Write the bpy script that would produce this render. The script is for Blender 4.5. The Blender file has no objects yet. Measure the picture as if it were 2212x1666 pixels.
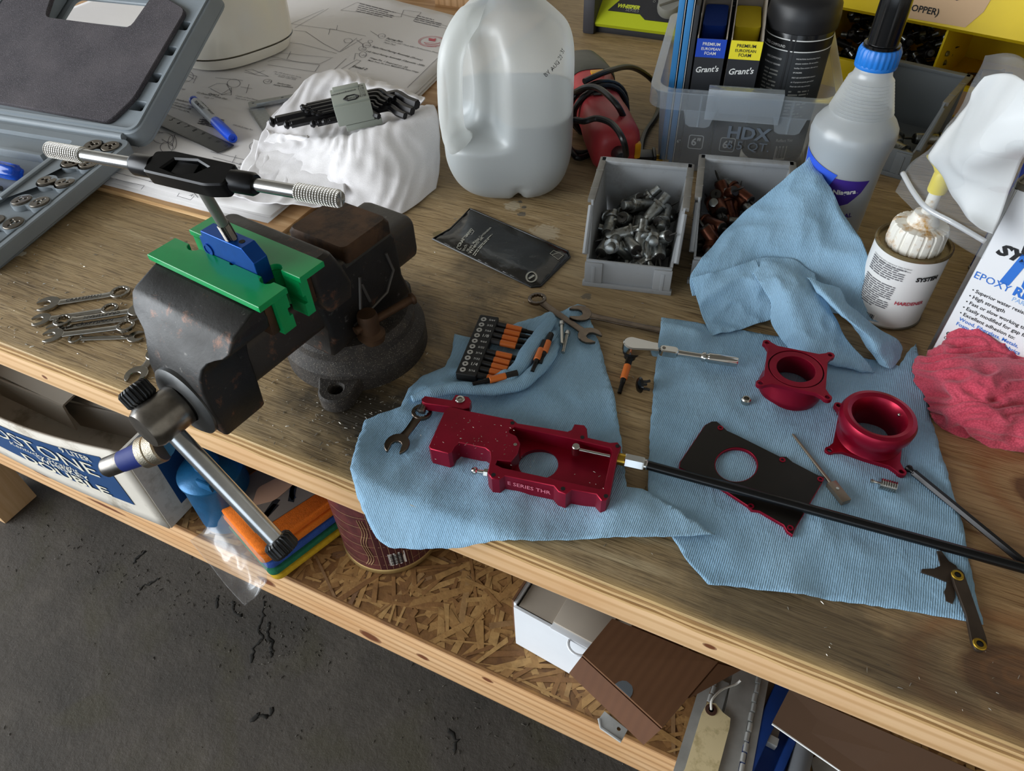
import bpy, bmesh, math, random
from mathutils import Vector, Matrix, geometry, noise
V = Vector
random.seed(7)
SC = bpy.context.scene
COL = SC.collection
PI = math.pi

# ------------------------------------------------------------------ camera
FPX = 1520.0
cam_d = bpy.data.cameras.new('camera')
cam_d.sensor_width = 36.0
cam_d.lens = FPX / 2212.0 * 36.0
cam_d.clip_start = 0.01
cam = bpy.data.objects.new('camera', cam_d)
COL.objects.link(cam)
_p, _r, _y = math.radians(45.41), math.radians(2.663), math.radians(-27.34)
FW = V((math.sin(_y)*math.cos(_p), math.cos(_y)*math.cos(_p), -math.sin(_p)))
_rt = V((math.cos(_y), -math.sin(_y), 0))
_dn = FW.cross(_rt)
RT = math.cos(_r)*_rt + math.sin(_r)*_dn
DN = -math.sin(_r)*_rt + math.cos(_r)*_dn
CAM = V((0, 0, 1.4))
_m = Matrix.Identity(4)
for i in range(3):
    _m[i][0], _m[i][1], _m[i][2], _m[i][3] = RT[i], -DN[i], -FW[i], CAM[i]
cam.matrix_world = _m
SC.camera = cam

# ------------------------------------------------------------------ light
SC.view_settings.view_transform = 'Standard'
SC.view_settings.look = 'None'
SC.view_settings.exposure = 0.5
SC.view_settings.gamma = 1.0
SC.view_settings.use_curve_mapping = False
w = bpy.data.worlds.new('overcast_sky')
SC.world = w
w.use_nodes = True
w.node_tree.nodes['Background'].inputs[0].default_value = (0.80, 0.90, 1.0, 1)
w.node_tree.nodes['Background'].inputs[1].default_value = 1.5
def area_light(name, loc, target, sx, sy, power, col):
    d = bpy.data.lights.new(name, 'AREA')
    d.shape = 'RECTANGLE'; d.size = sx; d.size_y = sy; d.energy = power; d.color = col
    o = bpy.data.objects.new(name, d); COL.objects.link(o)
    o.location = loc
    o.rotation_euler = (V(target)-V(loc)).to_track_quat('-Z', 'Y').to_euler()
    return o
# daylight through the open garage door, in front of and to the left of the bench
area_light('garage_door_daylight', (-3.1, -1.7, 1.9), (-0.2, 0.6, 0.9), 3.4, 2.4, 140, (0.93, 0.97, 1.0))

# ------------------------------------------------------------------ helpers
BT = 0.9                      # bench top height
SH = 0.612                    # lower shelf height
def ray(px, py): return RT*((px-1106)/FPX) + DN*((py-833)/FPX) + FW
def PZ(px, py, z):            # point of the scene seen at a pixel, at height z
    r = ray(px, py); return CAM + r*((z-CAM.z)/r.z)
def B(px, py, h=0.0): return PZ(px, py, BT+h)
def S(px, py, h=0.0): return PZ(px, py, SH+h)
def PYp(px, py, Y):
    r = ray(px, py); return CAM + r*(Y/r.y)
def srgb(c):
    if isinstance(c, str):
        c = c.lstrip('#'); c = [int(c[i:i+2], 16)/255 for i in (0, 2, 4)]
    return tuple(x/12.92 if x <= 0.04045 else ((x+0.055)/1.055)**2.4 for x in c[:3]) + (1,)
def yaw(a, b): d = b-a; return math.atan2(d.y, d.x)

class NT:
    def __init__(s, name):
        s.m = bpy.data.materials.new(name); s.m.use_nodes = True
        s.t = s.m.node_tree; s.n = s.t.nodes
        s.b = s.n['Principled BSDF']; s.out = s.n['Material Output']
    def node(s, typ, **kw):
        x = s.n.new(typ)
        for k, v in kw.items(): setattr(x, k, v)
        return x
    def link(s, a, b): s.t.links.new(a, b)
    def coord(s, scale=(1, 1, 1), rot=(0, 0, 0), kind='Object', loc=(0, 0, 0)):
        tc = s.node('ShaderNodeTexCoord'); mp = s.node('ShaderNodeMapping')
        mp.inputs['Scale'].default_value = scale; mp.inputs['Rotation'].default_value = rot; mp.inputs['Location'].default_value = loc
        s.link(tc.outputs[kind], mp.inputs[0]); return mp.outputs[0]
    def noise(s, vec, scale=5, detail=4, rough=.55, dist=0, out='Fac'):
        x = s.node('ShaderNodeTexNoise'); x.inputs['Scale'].default_value = scale
        x.inputs['Detail'].default_value = detail; x.inputs['Roughness'].default_value = rough
        x.inputs['Distortion'].default_value = dist
        if vec is not None: s.link(vec, x.inputs['Vector'])
        return x.outputs[out]
    def wave(s, vec, scale=5, dist=0, typ='BANDS', d='X', detail=2, dscale=1):
        x = s.node('ShaderNodeTexWave', wave_type=typ)
        if typ == 'BANDS': x.bands_direction = d
        else: x.rings_direction = d
        x.inputs['Scale'].default_value = scale; x.inputs['Distortion'].default_value = dist
        x.inputs['Detail'].default_value = detail; x.inputs['Detail Scale'].default_value = dscale
        s.link(vec, x.inputs['Vector']); return x.outputs['Fac']
    def voro(s, vec, scale=5, feat='F1', out='Distance'):
        x = s.node('ShaderNodeTexVoronoi', feature=feat); x.inputs['Scale'].default_value = scale
        s.link(vec, x.inputs['Vector']); return x.outputs[out]
    def ramp(s, fac, stops, interp='LINEAR'):
        x = s.node('ShaderNodeValToRGB'); e = x.color_ramp.elements; x.color_ramp.interpolation = interp
        while len(e) > 1: e.remove(e[-1])
        e[0].position, e[0].color = stops[0][0], srgb(stops[0][1]) if isinstance(stops[0][1], str) else (stops[0][1],)*3+(1,)
        for p, c in stops[1:]:
            q = e.new(p); q.color = srgb(c) if isinstance(c, str) else (c,)*3+(1,)
        s.link(fac, x.inputs[0]); return x.outputs[0]
    def mix(s, fac, a, b, mode='MIX'):
        x = s.node('ShaderNodeMix', data_type='RGBA', blend_type=mode)
        for i, v in ((0, fac), (6, a), (7, b)):
            if isinstance(v, (int, float)): x.inputs[i].default_value = v if i == 0 else (v, v, v, 1)
            elif isinstance(v, (str, tuple)): x.inputs[i].default_value = srgb(v) if isinstance(v, str) else v
            else: s.link(v, x.inputs[i])
        return x.outputs[2]
    def math(s, op, a, b=0.0, clamp=False):
        x = s.node('ShaderNodeMath', operation=op); x.use_clamp = clamp
        for i, v in ((0, a), (1, b)):
            if isinstance(v, (int, float)): x.inputs[i].default_value = v
            else: s.link(v, x.inputs[i])
        return x.outputs[0]
    def bump(s, h, strength=.3, dist=.001):
        x = s.node('ShaderNodeBump'); x.inputs['Strength'].default_value = strength; x.inputs['Distance'].default_value = dist
        s.link(h, x.inputs['Height']); s.link(x.outputs[0], s.b.inputs['Normal']); return x
    def blob(s, vec, x0, y0, rx, ry, soft=.5, rot=0):
        mp = s.node('ShaderNodeMapping', vector_type='TEXTURE'); mp.inputs['Location'].default_value = (x0, y0, 0)
        mp.inputs['Rotation'].default_value = (0, 0, rot); mp.inputs['Scale'].default_value = (rx, ry, 1)
        s.link(vec, mp.inputs[0])
        sp = s.node('ShaderNodeSeparateXYZ'); s.link(mp.outputs[0], sp.inputs[0])
        d = s.math('SQRT', s.math('ADD', s.math('MULTIPLY', sp.outputs[0], sp.outputs[0]), s.math('MULTIPLY', sp.outputs[1], sp.outputs[1])))
        return d
    def set(s, **kw):
        for k, v in kw.items():
            i = s.b.inputs[k]
            if isinstance(v, (int, float, tuple)): i.default_value = v
            elif isinstance(v, str): i.default_value = srgb(v)
            else: s.link(v, i)
        return s

MATS = {}
def mat(name, col, rough=.5, metal=0.0, var=0.0, vs=40, bump=0.0, bs=300, spec=.5, trans=0.0, ior=1.45, coat=0.0, alpha=1.0, dirt=None, ds=30, sheen=0.0):
    if name in MATS: return MATS[name]
    n = NT(name); c = srgb(col) if isinstance(col, str) else col
    n.b.inputs['Roughness'].default_value = rough; n.b.inputs['Metallic'].default_value = metal
    n.b.inputs['Specular IOR Level'].default_value = spec; n.b.inputs['IOR'].default_value = ior
    n.b.inputs['Transmission Weight'].default_value = trans; n.b.inputs['Coat Weight'].default_value = coat
    n.b.inputs['Alpha'].default_value = alpha; n.b.inputs['Sheen Weight'].default_value = sheen
    n.b.inputs['Base Color'].default_value = c
    if var or bump or dirt:
        co = n.coord()
        if var:
            f = n.noise(co, vs, 5)
            lo = tuple(x*(1-var) for x in c[:3])+(1,); hi = tuple(min(1, x*(1+var)) for x in c[:3])+(1,)
            cc = n.mix(n.ramp(f, [(.3, 0.), (.7, 1.)]), lo, hi)
            if dirt: cc = n.mix(n.ramp(n.noise(co, ds, 6, .7), [(.52, 0.), (.66, 1.)]), cc, dirt)
            n.link(cc, n.b.inputs['Base Color'])
        elif dirt:
            n.link(n.mix(n.ramp(n.noise(co, ds, 6, .7), [(.52, 0.), (.66, 1.)]), c, dirt), n.b.inputs['Base Color'])
        if bump: n.bump(n.noise(co, bs, 4), bump, .001)
    MATS[name] = n.m
    return n.m

def circ(x, y, r, n=24, a0=0.0, ry=None):
    return [(x+r*math.cos(a0+2*PI*i/n), y+(ry or r)*math.sin(a0+2*PI*i/n)) for i in range(n)]
def rrect(x0, y0, x1, y1, r, n=4):
    out = []
    for cx_, cy_, a in ((x1-r, y0+r, -PI/2), (x1-r, y1-r, 0), (x0+r, y1-r, PI/2), (x0+r, y0+r, PI)):
        for i in range(n+1):
            t = a+PI/2*i/n; out.append((cx_+r*math.cos(t), cy_+r*math.sin(t)))
    return out
def roundpoly(pts, r, n=3):
    out = []; m = len(pts)
    for i in range(m):
        p, a, b = V(pts[i]).to_2d(), V(pts[i-1]).to_2d(), V(pts[(i+1) % m]).to_2d()
        da, db = a-p, b-p; la, lb = da.length, db.length
        rr = min(r, la*.45, lb*.45); q0 = p+da*(rr/la); q1 = p+db*(rr/lb)
        for k in range(n+1):
            t = k/n; out.append(tuple(q0*(1-t)**2+p*2*t*(1-t)+q1*t*t))
    return out
def area2(p): return sum(p[i-1][0]*p[i][1]-p[i][0]*p[i-1][1] for i in range(len(p)))/2
def inset(p, d):
    s = 1 if area2(p) > 0 else -1; out = []; m = len(p)
    for i in range(m):
        e0 = V(p[i])-V(p[i-1]); e1 = V(p[(i+1) % m])-V(p[i])
        e0 = e0.normalized() if e0.length > 1e-9 else e1.normalized(); e1 = e1.normalized() if e1.length > 1e-9 else e0
        n0 = V((-e0.y, e0.x))*s; n1 = V((-e1.y, e1.x))*s; nn = n0+n1
        if nn.length < 1e-6: nn = n0
        nn.normalize(); k = max(.4, nn.dot(n0)); out.append(tuple(V(p[i])+nn*(d/k)))
    return out
def spline(pts, sub=8, closed=False):
    pts = [V(p) for p in pts]; out = []; m = len(pts)
    for i in range(m if closed else m-1):
        if closed: p0, p1, p2, p3 = pts[i-1], pts[i], pts[(i+1) % m], pts[(i+2) % m]
        else: p0, p1, p2, p3 = pts[max(i-1, 0)], pts[i], pts[i+1], pts[min(i+2, m-1)]
        for k in range(sub):
            t = k/sub
            out.append(.5*((2*p1)+(p2-p0)*t+(2*p0-5*p1+4*p2-p3)*t*t+(3*p1-p0-3*p2+p3)*t**3))
    if not closed: out.append(pts[-1])
    return out

class MB:
    """collects shapes into one bmesh"""
    def __init__(s): s.bm = bmesh.new()
    def _new(s, vs, M):
        if M is not None: vs = [M @ V(v) for v in vs]
        return [s.bm.verts.new(v) for v in vs]
    def face(s, vl):
        try: return s.bm.faces.new(vl)
        except ValueError: return None
    def poly(s, vs, faces, M=None):
        v = s._new(vs, M)
        for f in faces: s.face([v[i] for i in f])
        return s
    def box(s, c, d, rot=None, bev=0.0, seg=2, M=None):
        r = bmesh.ops.create_cube(s.bm, size=1)
        m = Matrix.Translation(V(c)) @ (rot.to_4x4() if rot is not None else Matrix.Identity(4)) @ Matrix.Diagonal((*d, 1))
        if M is not None: m = M @ m
        bmesh.ops.transform(s.bm, matrix=m, verts=r['verts'])
        if bev:
            es = list({e for v in r['verts'] for e in v.link_edges})
            bmesh.ops.bevel(s.bm, geom=es, offset=bev, segments=seg, affect='EDGES', profile=.6)
        return s
    def bx(s, x0, x1, y0, y1, z0, z1, bev=0.0, M=None, seg=2):
        return s.box(((x0+x1)/2, (y0+y1)/2, (z0+z1)/2), (abs(x1-x0), abs(y1-y0), abs(z1-z0)), bev=bev, M=M, seg=seg)
    def loft(s, rings, cap0=True, cap1=True, closed=True, M=None, loop=False):
        R = [s._new(r, M) for r in rings]; n = len(R[0])
        for i in range(len(R)-1 + (1 if loop else 0)):
            a, b = R[i], R[(i+1) % len(R)]
            for k in range(n if closed else n-1):
                k2 = (k+1) % n; s.face([a[k], a[k2], b[k2], b[k]])
        if not loop:
            if cap0: s.face(R[0][::-1])
            if cap1: s.face(R[-1])
        return s
    def lathe(s, prof, n=32, M=None, cap0=True, cap1=True, a0=0.0):
        return s.loft([[(r*math.cos(a0+2*PI*i/n), r*math.sin(a0+2*PI*i/n), z) for i in range(n)] for r, z in prof], cap0, cap1, M=M)
    def cyl(s, p0, p1, r0, r1=None, n=20, ch=0.0, a0=0.0):
        p0, p1 = V(p0), V(p1); L = (p1-p0).length; r1 = r0 if r1 is None else r1
        M = Matrix.Translation(p0) @ (p1-p0).to_track_quat('Z', 'Y').to_matrix().to_4x4()
        pr = [(r0, 0), (r1, L)] if not ch else [(r0-ch, 0), (r0, ch), (r1, L-ch), (r1-ch, L)]
        return s.lathe(pr, n, M, a0=a0)
    def rev(s, p0, p1, prof, n=24, a0=0.0, cap=True):
        """prof (r, t) with t in metres from p0 towards p1"""
        p0, p1 = V(p0), V(p1)
        M = Matrix.Translation(p0) @ (p1-p0).to_track_quat('Z', 'Y').to_matrix().to_4x4()
        return s.lathe(prof, n, M, cap, cap, a0)
    def tube(s, pts, r, n=10, closed=False, flat=None, cap=True):
        pts = [V(p) for p in pts]; m = len(pts); rings = []; up = None
        for i, p in enumerate(pts):
            t = (pts[(i+1) % m] - pts[i-1]) if closed else (pts[min(i+1, m-1)]-pts[max(i-1, 0)])
            t.normalize()
            if up is None:
                up = V((0, 0, 1)) if abs(t.z) < .9 else V((1, 0, 0))
            up = (up - t*up.dot(t)).normalized(); sd = t.cross(up)
            rr = r[i] if isinstance(r, (list, tuple)) else r
            a, b = (rr, rr) if flat is None else (rr*flat[0], rr*flat[1])
            rings.append([p+sd*(a*math.cos(2*PI*k/n))+up*(b*math.sin(2*PI*k/n)) for k in range(n)])
        return s.loft(rings, cap, cap, loop=closed)
    def prism(s, out, z0, z1, holes=(), M=None, ch=0.0):
        def ccw(p): return p if area2(p) > 0 else p[::-1]
        outs = [ccw(list(out))] + [ccw(list(h))[::-1] for h in holes]
        caps = []
        for i, p in enumerate(outs):
            q = inset(p, ch if i == 0 else -ch) if ch else p
            lv = [(q, z0), (p, z0+ch), (p, z1-ch), (q, z1)] if ch else [(p, z0), (p, z1)]
            R = [s._new([(x, y, z) for x, y in pp], M) for pp, z in lv]; n = len(p)
            for a, b in zip(R, R[1:]):
                for k in range(n):
                    k2 = (k+1) % n; s.face([a[k], a[k2], b[k2], b[k]])
            caps.append((q, R[0], R[-1]))
        if len(caps) == 1:
            s.face(caps[0][1][::-1]); s.face(caps[0][2])
        else:
            tri = geometry.tessellate_polygon([[V((x, y, 0)) for x, y in c[0]] for c in caps])
            lo = [v for c in caps for v in c[1]]; hi = [v for c in caps for v in c[2]]; fl = [p for c in caps for p in c[0]]
            for t in tri:
                a = area2([fl[i] for i in t]); t = t if a > 0 else t[::-1]
                s.face([hi[i] for i in t]); s.face([lo[i] for i in t[::-1]])
        return s
    def sphere(s, c, r, n=16, sc=(1, 1, 1), M=None):
        k = bmesh.ops.create_uvsphere(s.bm, u_segments=n, v_segments=max(6, n//2), radius=1)
        m = Matrix.Translation(V(c)) @ Matrix.Diagonal((r*sc[0], r*sc[1], r*sc[2], 1))
        if M is not None: m = M @ m
        bmesh.ops.transform(s.bm, matrix=m, verts=k['verts']); return s
    def grid(s, P):
        """P rows of points"""
        R = [[s.bm.verts.new(p) for p in row] for row in P]
        for i in range(len(R)-1):
            for k in range(len(R[0])-1): s.face([R[i][k], R[i][k+1], R[i+1][k+1], R[i+1][k]])
        return s
    def mesh(s, name, smooth=35):
        bmesh.ops.recalc_face_normals(s.bm, faces=s.bm.faces)
        me = bpy.data.meshes.new(name); s.bm.to_mesh(me); s.bm.free()
        if smooth:
            me.shade_smooth()
            if smooth < 180: me.set_sharp_from_angle(angle=math.radians(smooth))
        return me
    def ob(s, name, m, parent=None, smooth=35, loc=None, rot=None, solid=0, bev=0, sub=0, offs=0, kind=None):
        o = bpy.data.objects.new(name, s.mesh(name, smooth)); COL.objects.link(o)
        if m is not None: o.data.materials.append(m)
        if parent is not None: adopt(o, parent)
        if loc is not None: o.location = loc
        if rot is not None: o.rotation_euler = rot
        if sub:
            k = o.modifiers.new('s', 'SUBSURF'); k.levels = k.render_levels = sub
        if solid:
            k = o.modifiers.new('t', 'SOLIDIFY'); k.thickness = solid; k.offset = offs
        if bev:
            k = o.modifiers.new('b', 'BEVEL'); k.width = bev; k.segments = 2; k.limit_method = 'ANGLE'; k.angle_limit = .7; k.harden_normals = False
        if kind: o['kind'] = kind
        return o

WPAR = {}
def adopt(o, parent):
    o.parent = parent
    if parent.name in WPAR: o.matrix_parent_inverse = Matrix.Translation(-WPAR[parent.name])
def wthing(name, label, cat, base, group=None):
    """thing whose parts are modelled in scene coordinates"""
    o = thing(name, label, cat, base, 0, group); WPAR[o.name] = V(base); return o
def tag(o, label, cat, group=None):
    o['label'] = label; o['category'] = cat
    if group: o['group'] = group
    return o
def thing(name, label, cat, loc=(0, 0, 0), rz=0.0, group=None, rot=None):
    o = bpy.data.objects.new(name, None); COL.objects.link(o); o.empty_display_size = .02
    o.location = loc; o.rotation_euler = rot if rot is not None else (0, 0, rz)
    return tag(o, label, cat, group)
def struct(o): o['kind'] = 'structure'; return o
def dup(root, loc=None, rot=None, label=None, group=None, M=None):
    def cp(o, par):
        c = o.copy(); COL.objects.link(c); c.parent = par
        for ch in [x for x in bpy.data.objects if x.parent == o]: cp(ch, c)
        return c
    r = cp(root, None)
    if loc is not None: r.location = loc
    if rot is not None: r.rotation_euler = rot
    if label: r['label'] = label
    if group: r['group'] = group
    return r
_fc = {}
def txt(s, size, m, parent, M=None, align='LEFT', shear=0.0, bend=None, name='printed_text', lsp=1.0, bold=0.0, wx=1.0, label=None):
    """flat lettering; text baseline along local +x, up along +y, facing +z"""
    cu = bpy.data.curves.new('t', 'FONT'); cu.body = s; cu.size = size; cu.align_x = align; cu.shear = shear
    cu.space_line = lsp; cu.offset = bold; cu.resolution_u = 2; cu.fill_mode = 'FRONT'
    t = bpy.data.objects.new('t', cu)
    me = bpy.data.meshes.new_from_object(t)
    bpy.data.objects.remove(t); bpy.data.curves.remove(cu)
    for v in me.vertices:
        c = v.co; c.x *= wx
        c = (M @ c) if M is not None else c
        v.co = bend(c) if bend else c
    me.name = name
    o = bpy.data.objects.new(name, me); COL.objects.link(o); adopt(o, parent)
    me.materials.clear(); me.materials.append(m)
    return o
def lines(mb, x0, x1, y, h, rnd, words=(3, 9), gap=1.2, fill=.92, z=0.0, M=None, bend=None):
    """one line of print too small to read: a run of short dashes"""
    x = x0; end = x0+(x1-x0)*(fill if rnd.random() < .7 else rnd.uniform(.45, .95))
    while x < end:
        l = min(rnd.uniform(*words)*h*.62, end-x)
        if l < h*.4: break
        q = [(x, y, z), (x+l, y, z), (x+l, y+h*.62, z), (x, y+h*.62, z)]
        q = [(M @ V(p)) if M is not None else V(p) for p in q]
        if bend: q = [bend(p) for p in q]
        vs = [mb.bm.verts.new(p) for p in q]; mb.face(vs)
        x += l+h*gap*.5
def place(p0, p1, up=V((0, 0, 1))):
    """matrix: origin p0, x axis towards p1, z close to up"""
    x = (V(p1)-V(p0)).normalized(); y = up.cross(x).normalized(); z = x.cross(y)
    M = Matrix.Identity(4)
    for i in range(3): M[i][0], M[i][1], M[i][2], M[i][3] = x[i], y[i], z[i], p0[i]
    return M
def setM(o, M): o.matrix_world = M; return o
def nz(x, y, s=1.0, o=0.0): return noise.noise(V((x*s+o, y*s-o*.7, o*1.3)))
def inpoly(x, y, p):
    c = False; j = len(p)-1
    for i in range(len(p)):
        if (p[i][1] > y) != (p[j][1] > y) and x < (p[j][0]-p[i][0])*(y-p[i][1])/(p[j][1]-p[i][1])+p[i][0]: c = not c
        j = i
    return c
def sheet(outline, hf, step, jag=0.0, rnd=None, sub=None):
    """thin sheet: world xy outline, height function hf(x, y); constrained triangulation"""
    sub = sub or step
    ed = []; m = len(outline)
    for i in range(m):
        a, b = V(outline[i]).to_2d(), V(outline[(i+1) % m]).to_2d(); k = max(1, int((b-a).length/sub))
        nrm = V((-(b-a).y, (b-a).x)).normalized()
        for q in range(k):
            p = a+(b-a)*(q/k)
            if jag and q: p = p+nrm*(rnd.uniform(-1, 1)*jag)
            ed.append(p)
    xs = [p.x for p in ed]; ys = [p.y for p in ed]; pts = list(ed); bnd = [tuple(p) for p in ed]
    x = min(xs)+step*.5; row = 0
    while x < max(xs):
        y = min(ys)+step*.5*(row % 2)
        while y < max(ys):
            if inpoly(x, y, bnd) and all((V((x, y))-p).length_squared > (step*.45)**2 for p in ed[::1] if abs(p.x-x) < step and abs(p.y-y) < step): pts.append(V((x, y)))
            y += step
        x += step*.87; row += 1
    n = len(ed)
    vs, es, fs, *_ = geometry.delaunay_2d_cdt(pts, [(i, (i+1) % n) for i in range(n)], [list(range(n))], 1, 1e-6)
    mb = MB(); bv = [mb.bm.verts.new((v.x, v.y, hf(v.x, v.y))) for v in vs]
    for f in fs: mb.face([bv[i] for i in f])
    return mb
def net(rows, sub=8, amp=0.0, ns=60, o=0.0, ridge=0.0, rs=40, fold=0.0, fu=.3, fv=.04):
    """smooth surface through a net of world points, with small wrinkles"""
    R = [spline(r, sub) for r in rows]; cols = [spline([R[i][k] for i in range(len(R))], sub) for k in range(len(R[0]))]
    G = [[cols[k][i] for k in range(len(cols))] for i in range(len(cols[0]))]
    if amp or ridge or fold:
        H = []
        for i, row in enumerate(G):
            h = []
            for k, p in enumerate(row):
                a = G[min(i+1, len(G)-1)][k]-G[max(i-1, 0)][k]; b = row[min(k+1, len(row)-1)]-row[max(k-1, 0)]
                n = a.cross(b); n = n.normalized() if n.length > 1e-12 else V((0, 0, 1))
                d = amp*noise.noise(p*ns+V((o, o, o)))
                if ridge: d += ridge*(1-2*abs(noise.noise(p*rs+V((o, 7+o, 3)))))-ridge*.5
                if fold:
                    f_ = noise.noise(V((k*fu+.8*noise.noise(V((i*.06, k*.05, o))), i*fv, o))); d += fold*(1-2.2*abs(f_))
                h.append(p+n*d)
            H.append(h)
        G = H
    return MB().grid(G)
def fit(s, p0, p1, nrm, m, parent, off=.0002, name='printed_text', shear=0.0, bold=0.0, tall=1.0, bend=None):
    """lettering whose baseline runs exactly from p0 to p1 on a face with normal nrm"""
    p0, p1, nrm = V(p0), V(p1), V(nrm).normalized()
    cu = bpy.data.curves.new('t', 'FONT'); cu.body = s; cu.size = 1; cu.shear = shear; cu.offset = bold; cu.resolution_u = 2; cu.fill_mode = 'FRONT'
    t = bpy.data.objects.new('t', cu); me = bpy.data.meshes.new_from_object(t); bpy.data.objects.remove(t); bpy.data.curves.remove(cu)
    xs = [v.co.x for v in me.vertices] or [0, 1]; w_ = max(xs)-min(xs); x0 = min(xs)
    k = (p1-p0).length/w_; X = (p1-p0).normalized(); Y = nrm.cross(X).normalized(); N = X.cross(Y)
    for v in me.vertices:
        c = p0+X*((v.co.x-x0)*k)+Y*(v.co.y*k*tall)+N*off
        v.co = bend(c) if bend else c
    me.name = name; o = bpy.data.objects.new(name, me); COL.objects.link(o); adopt(o, parent)
    me.materials.clear(); me.materials.append(m); return o
INK = mat('black_ink', '#1d1d1f', .7)
INKW = mat('white_ink', '#e9e9e6', .6)
def strokes(pl, wd, m, parent, h, name='printed_lines', f=None):
    """printed line work: polylines of world points as thin flat strips"""
    mb = MB()
    for pts in pl:
        pts = [V(p) for p in pts]
        for a, b in zip(pts, pts[1:]):
            d = b-a
            if d.length < 1e-6: continue
            s = V((-d.y, d.x, 0)).normalized()*wd/2
            q = [a-s, b-s, b+s, a+s]; mb.face([mb.bm.verts.new(x) for x in q])
    return mb.ob(name, m, parent, smooth=0)
# ------------------------------------------------------------------ shared materials
M_RUST = mat('rusty_steel', '#4a3320', .55, .45, var=.35, vs=35, bump=.3, bs=200, dirt='#241a12', ds=24)
M_STEEL = mat('bright_steel', '#b9bbbd', .24, 1.0, var=.12, vs=60)
M_CHROME = mat('chrome', '#c8c8c6', .10, 1.0)
M_DSTEEL = mat('worn_steel', '#77726c', .34, 1.0, var=.25, vs=90, bump=.1)
M_BLKPL = mat('black_plastic', '#17181a', .38)
M_HOLE = mat('bore_black', '#08080a', .6)
def m_trans(name, col, transp=.3, translu=.5, rough=.3, gloss=.10, bump=0.0, bs=300, fres=.6):
    """thin clear or milky plastic: diffuse, translucent, see-through and a gloss layer"""
    if name in MATS: return MATS[name]
    n = NT(name); c = srgb(col); n.n.remove(n.b)
    d = n.node('ShaderNodeBsdfDiffuse'); d.inputs[0].default_value = c
    t = n.node('ShaderNodeBsdfTranslucent'); t.inputs[0].default_value = c
    g = n.node('ShaderNodeBsdfGlossy'); g.inputs['Roughness'].default_value = rough; g.inputs[0].default_value = (1, 1, 1, 1)
    p = n.node('ShaderNodeBsdfTransparent'); p.inputs[0].default_value = tuple(x**.25 for x in c[:3])+(1,)
    def mx(f, a, b):
        m = n.node('ShaderNodeMixShader')
        if isinstance(f, float): m.inputs[0].default_value = f
        else: n.link(f, m.inputs[0])
        n.link(a.outputs[0], m.inputs[1]); n.link(b.outputs[0], m.inputs[2]); return m
    a = mx(float(translu), d, t); b = mx(float(transp), a, p)
    lw = n.node('ShaderNodeLayerWeight'); lw.inputs[0].default_value = .25
    f = n.math('ADD', n.math('MULTIPLY', lw.outputs['Fresnel'], fres), gloss*.4, True)
    o = mx(f, b, g)
    if bump:
        bm_ = n.node('ShaderNodeBump'); bm_.inputs['Strength'].default_value = bump; bm_.inputs['Distance'].default_value = .001
        n.link(n.noise(n.coord(), bs, 3), bm_.inputs['Height'])
        for q in (d, t, g): n.link(bm_.outputs[0], q.inputs['Normal'])
    n.link(o.outputs[0], n.out.inputs[0]); MATS[name] = n.m; return n.m
def m_cloth(name, c0, c1, bs=700, bump=.5, tint_spots=None, st_s=9, rib=0.0):
    n = NT(name); co = n.coord(); f = n.noise(co, 6, 5, .6); w_ = n.noise(co, bs, 3, .6)
    c = n.ramp(f, [(.3, c0), (.7, c1)])
    c = n.mix(n.ramp(w_, [(.3, .22), (.6, 0.)]), c, tuple(x*.55 for x in srgb(c0)[:3])+(1,))
    if tint_spots:
        c = n.mix(n.math('MULTIPLY', n.ramp(n.noise(co, st_s, 5, .65), [(.57, 0.), (.72, .75)]), 1.0), c, tint_spots)
    h = w_
    if rib:
        h = n.math('ADD', n.math('MULTIPLY', n.wave(n.coord((1, 1, 1)), rib, 1.5, d='X', detail=2, dscale=3), .8), w_)
    n.set(**{'Base Color': c, 'Roughness': .92, 'Sheen Weight': .15}); n.bump(h, bump, .0010); return n.m
def patch(outline, R, m, parent, name, M=None, step=.004, prof=None, off=.0003):
    """thin label on a round body: outline in (R*angle, z)"""
    mb = sheet(outline, lambda x, y: 0.0, step)
    for v in mb.bm.verts:
        r = (prof(v.co.y) if prof else R)+off; a = v.co.x/R
        v.co = V((r*math.cos(a), r*math.sin(a), v.co.y))
    return mb.ob(name, m, parent, smooth=180)
def cb(R, off=.0006, prof=None): return lambda c: V(((prof(c.y) if prof else R)+off, 0, 0)).xyz if False else V((((prof(c.y) if prof else R)+off)*math.cos(c.x/R), ((prof(c.y) if prof else R)+off)*math.sin(c.x/R), c.y))
ZUP = V((0, 0, 1))
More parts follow.
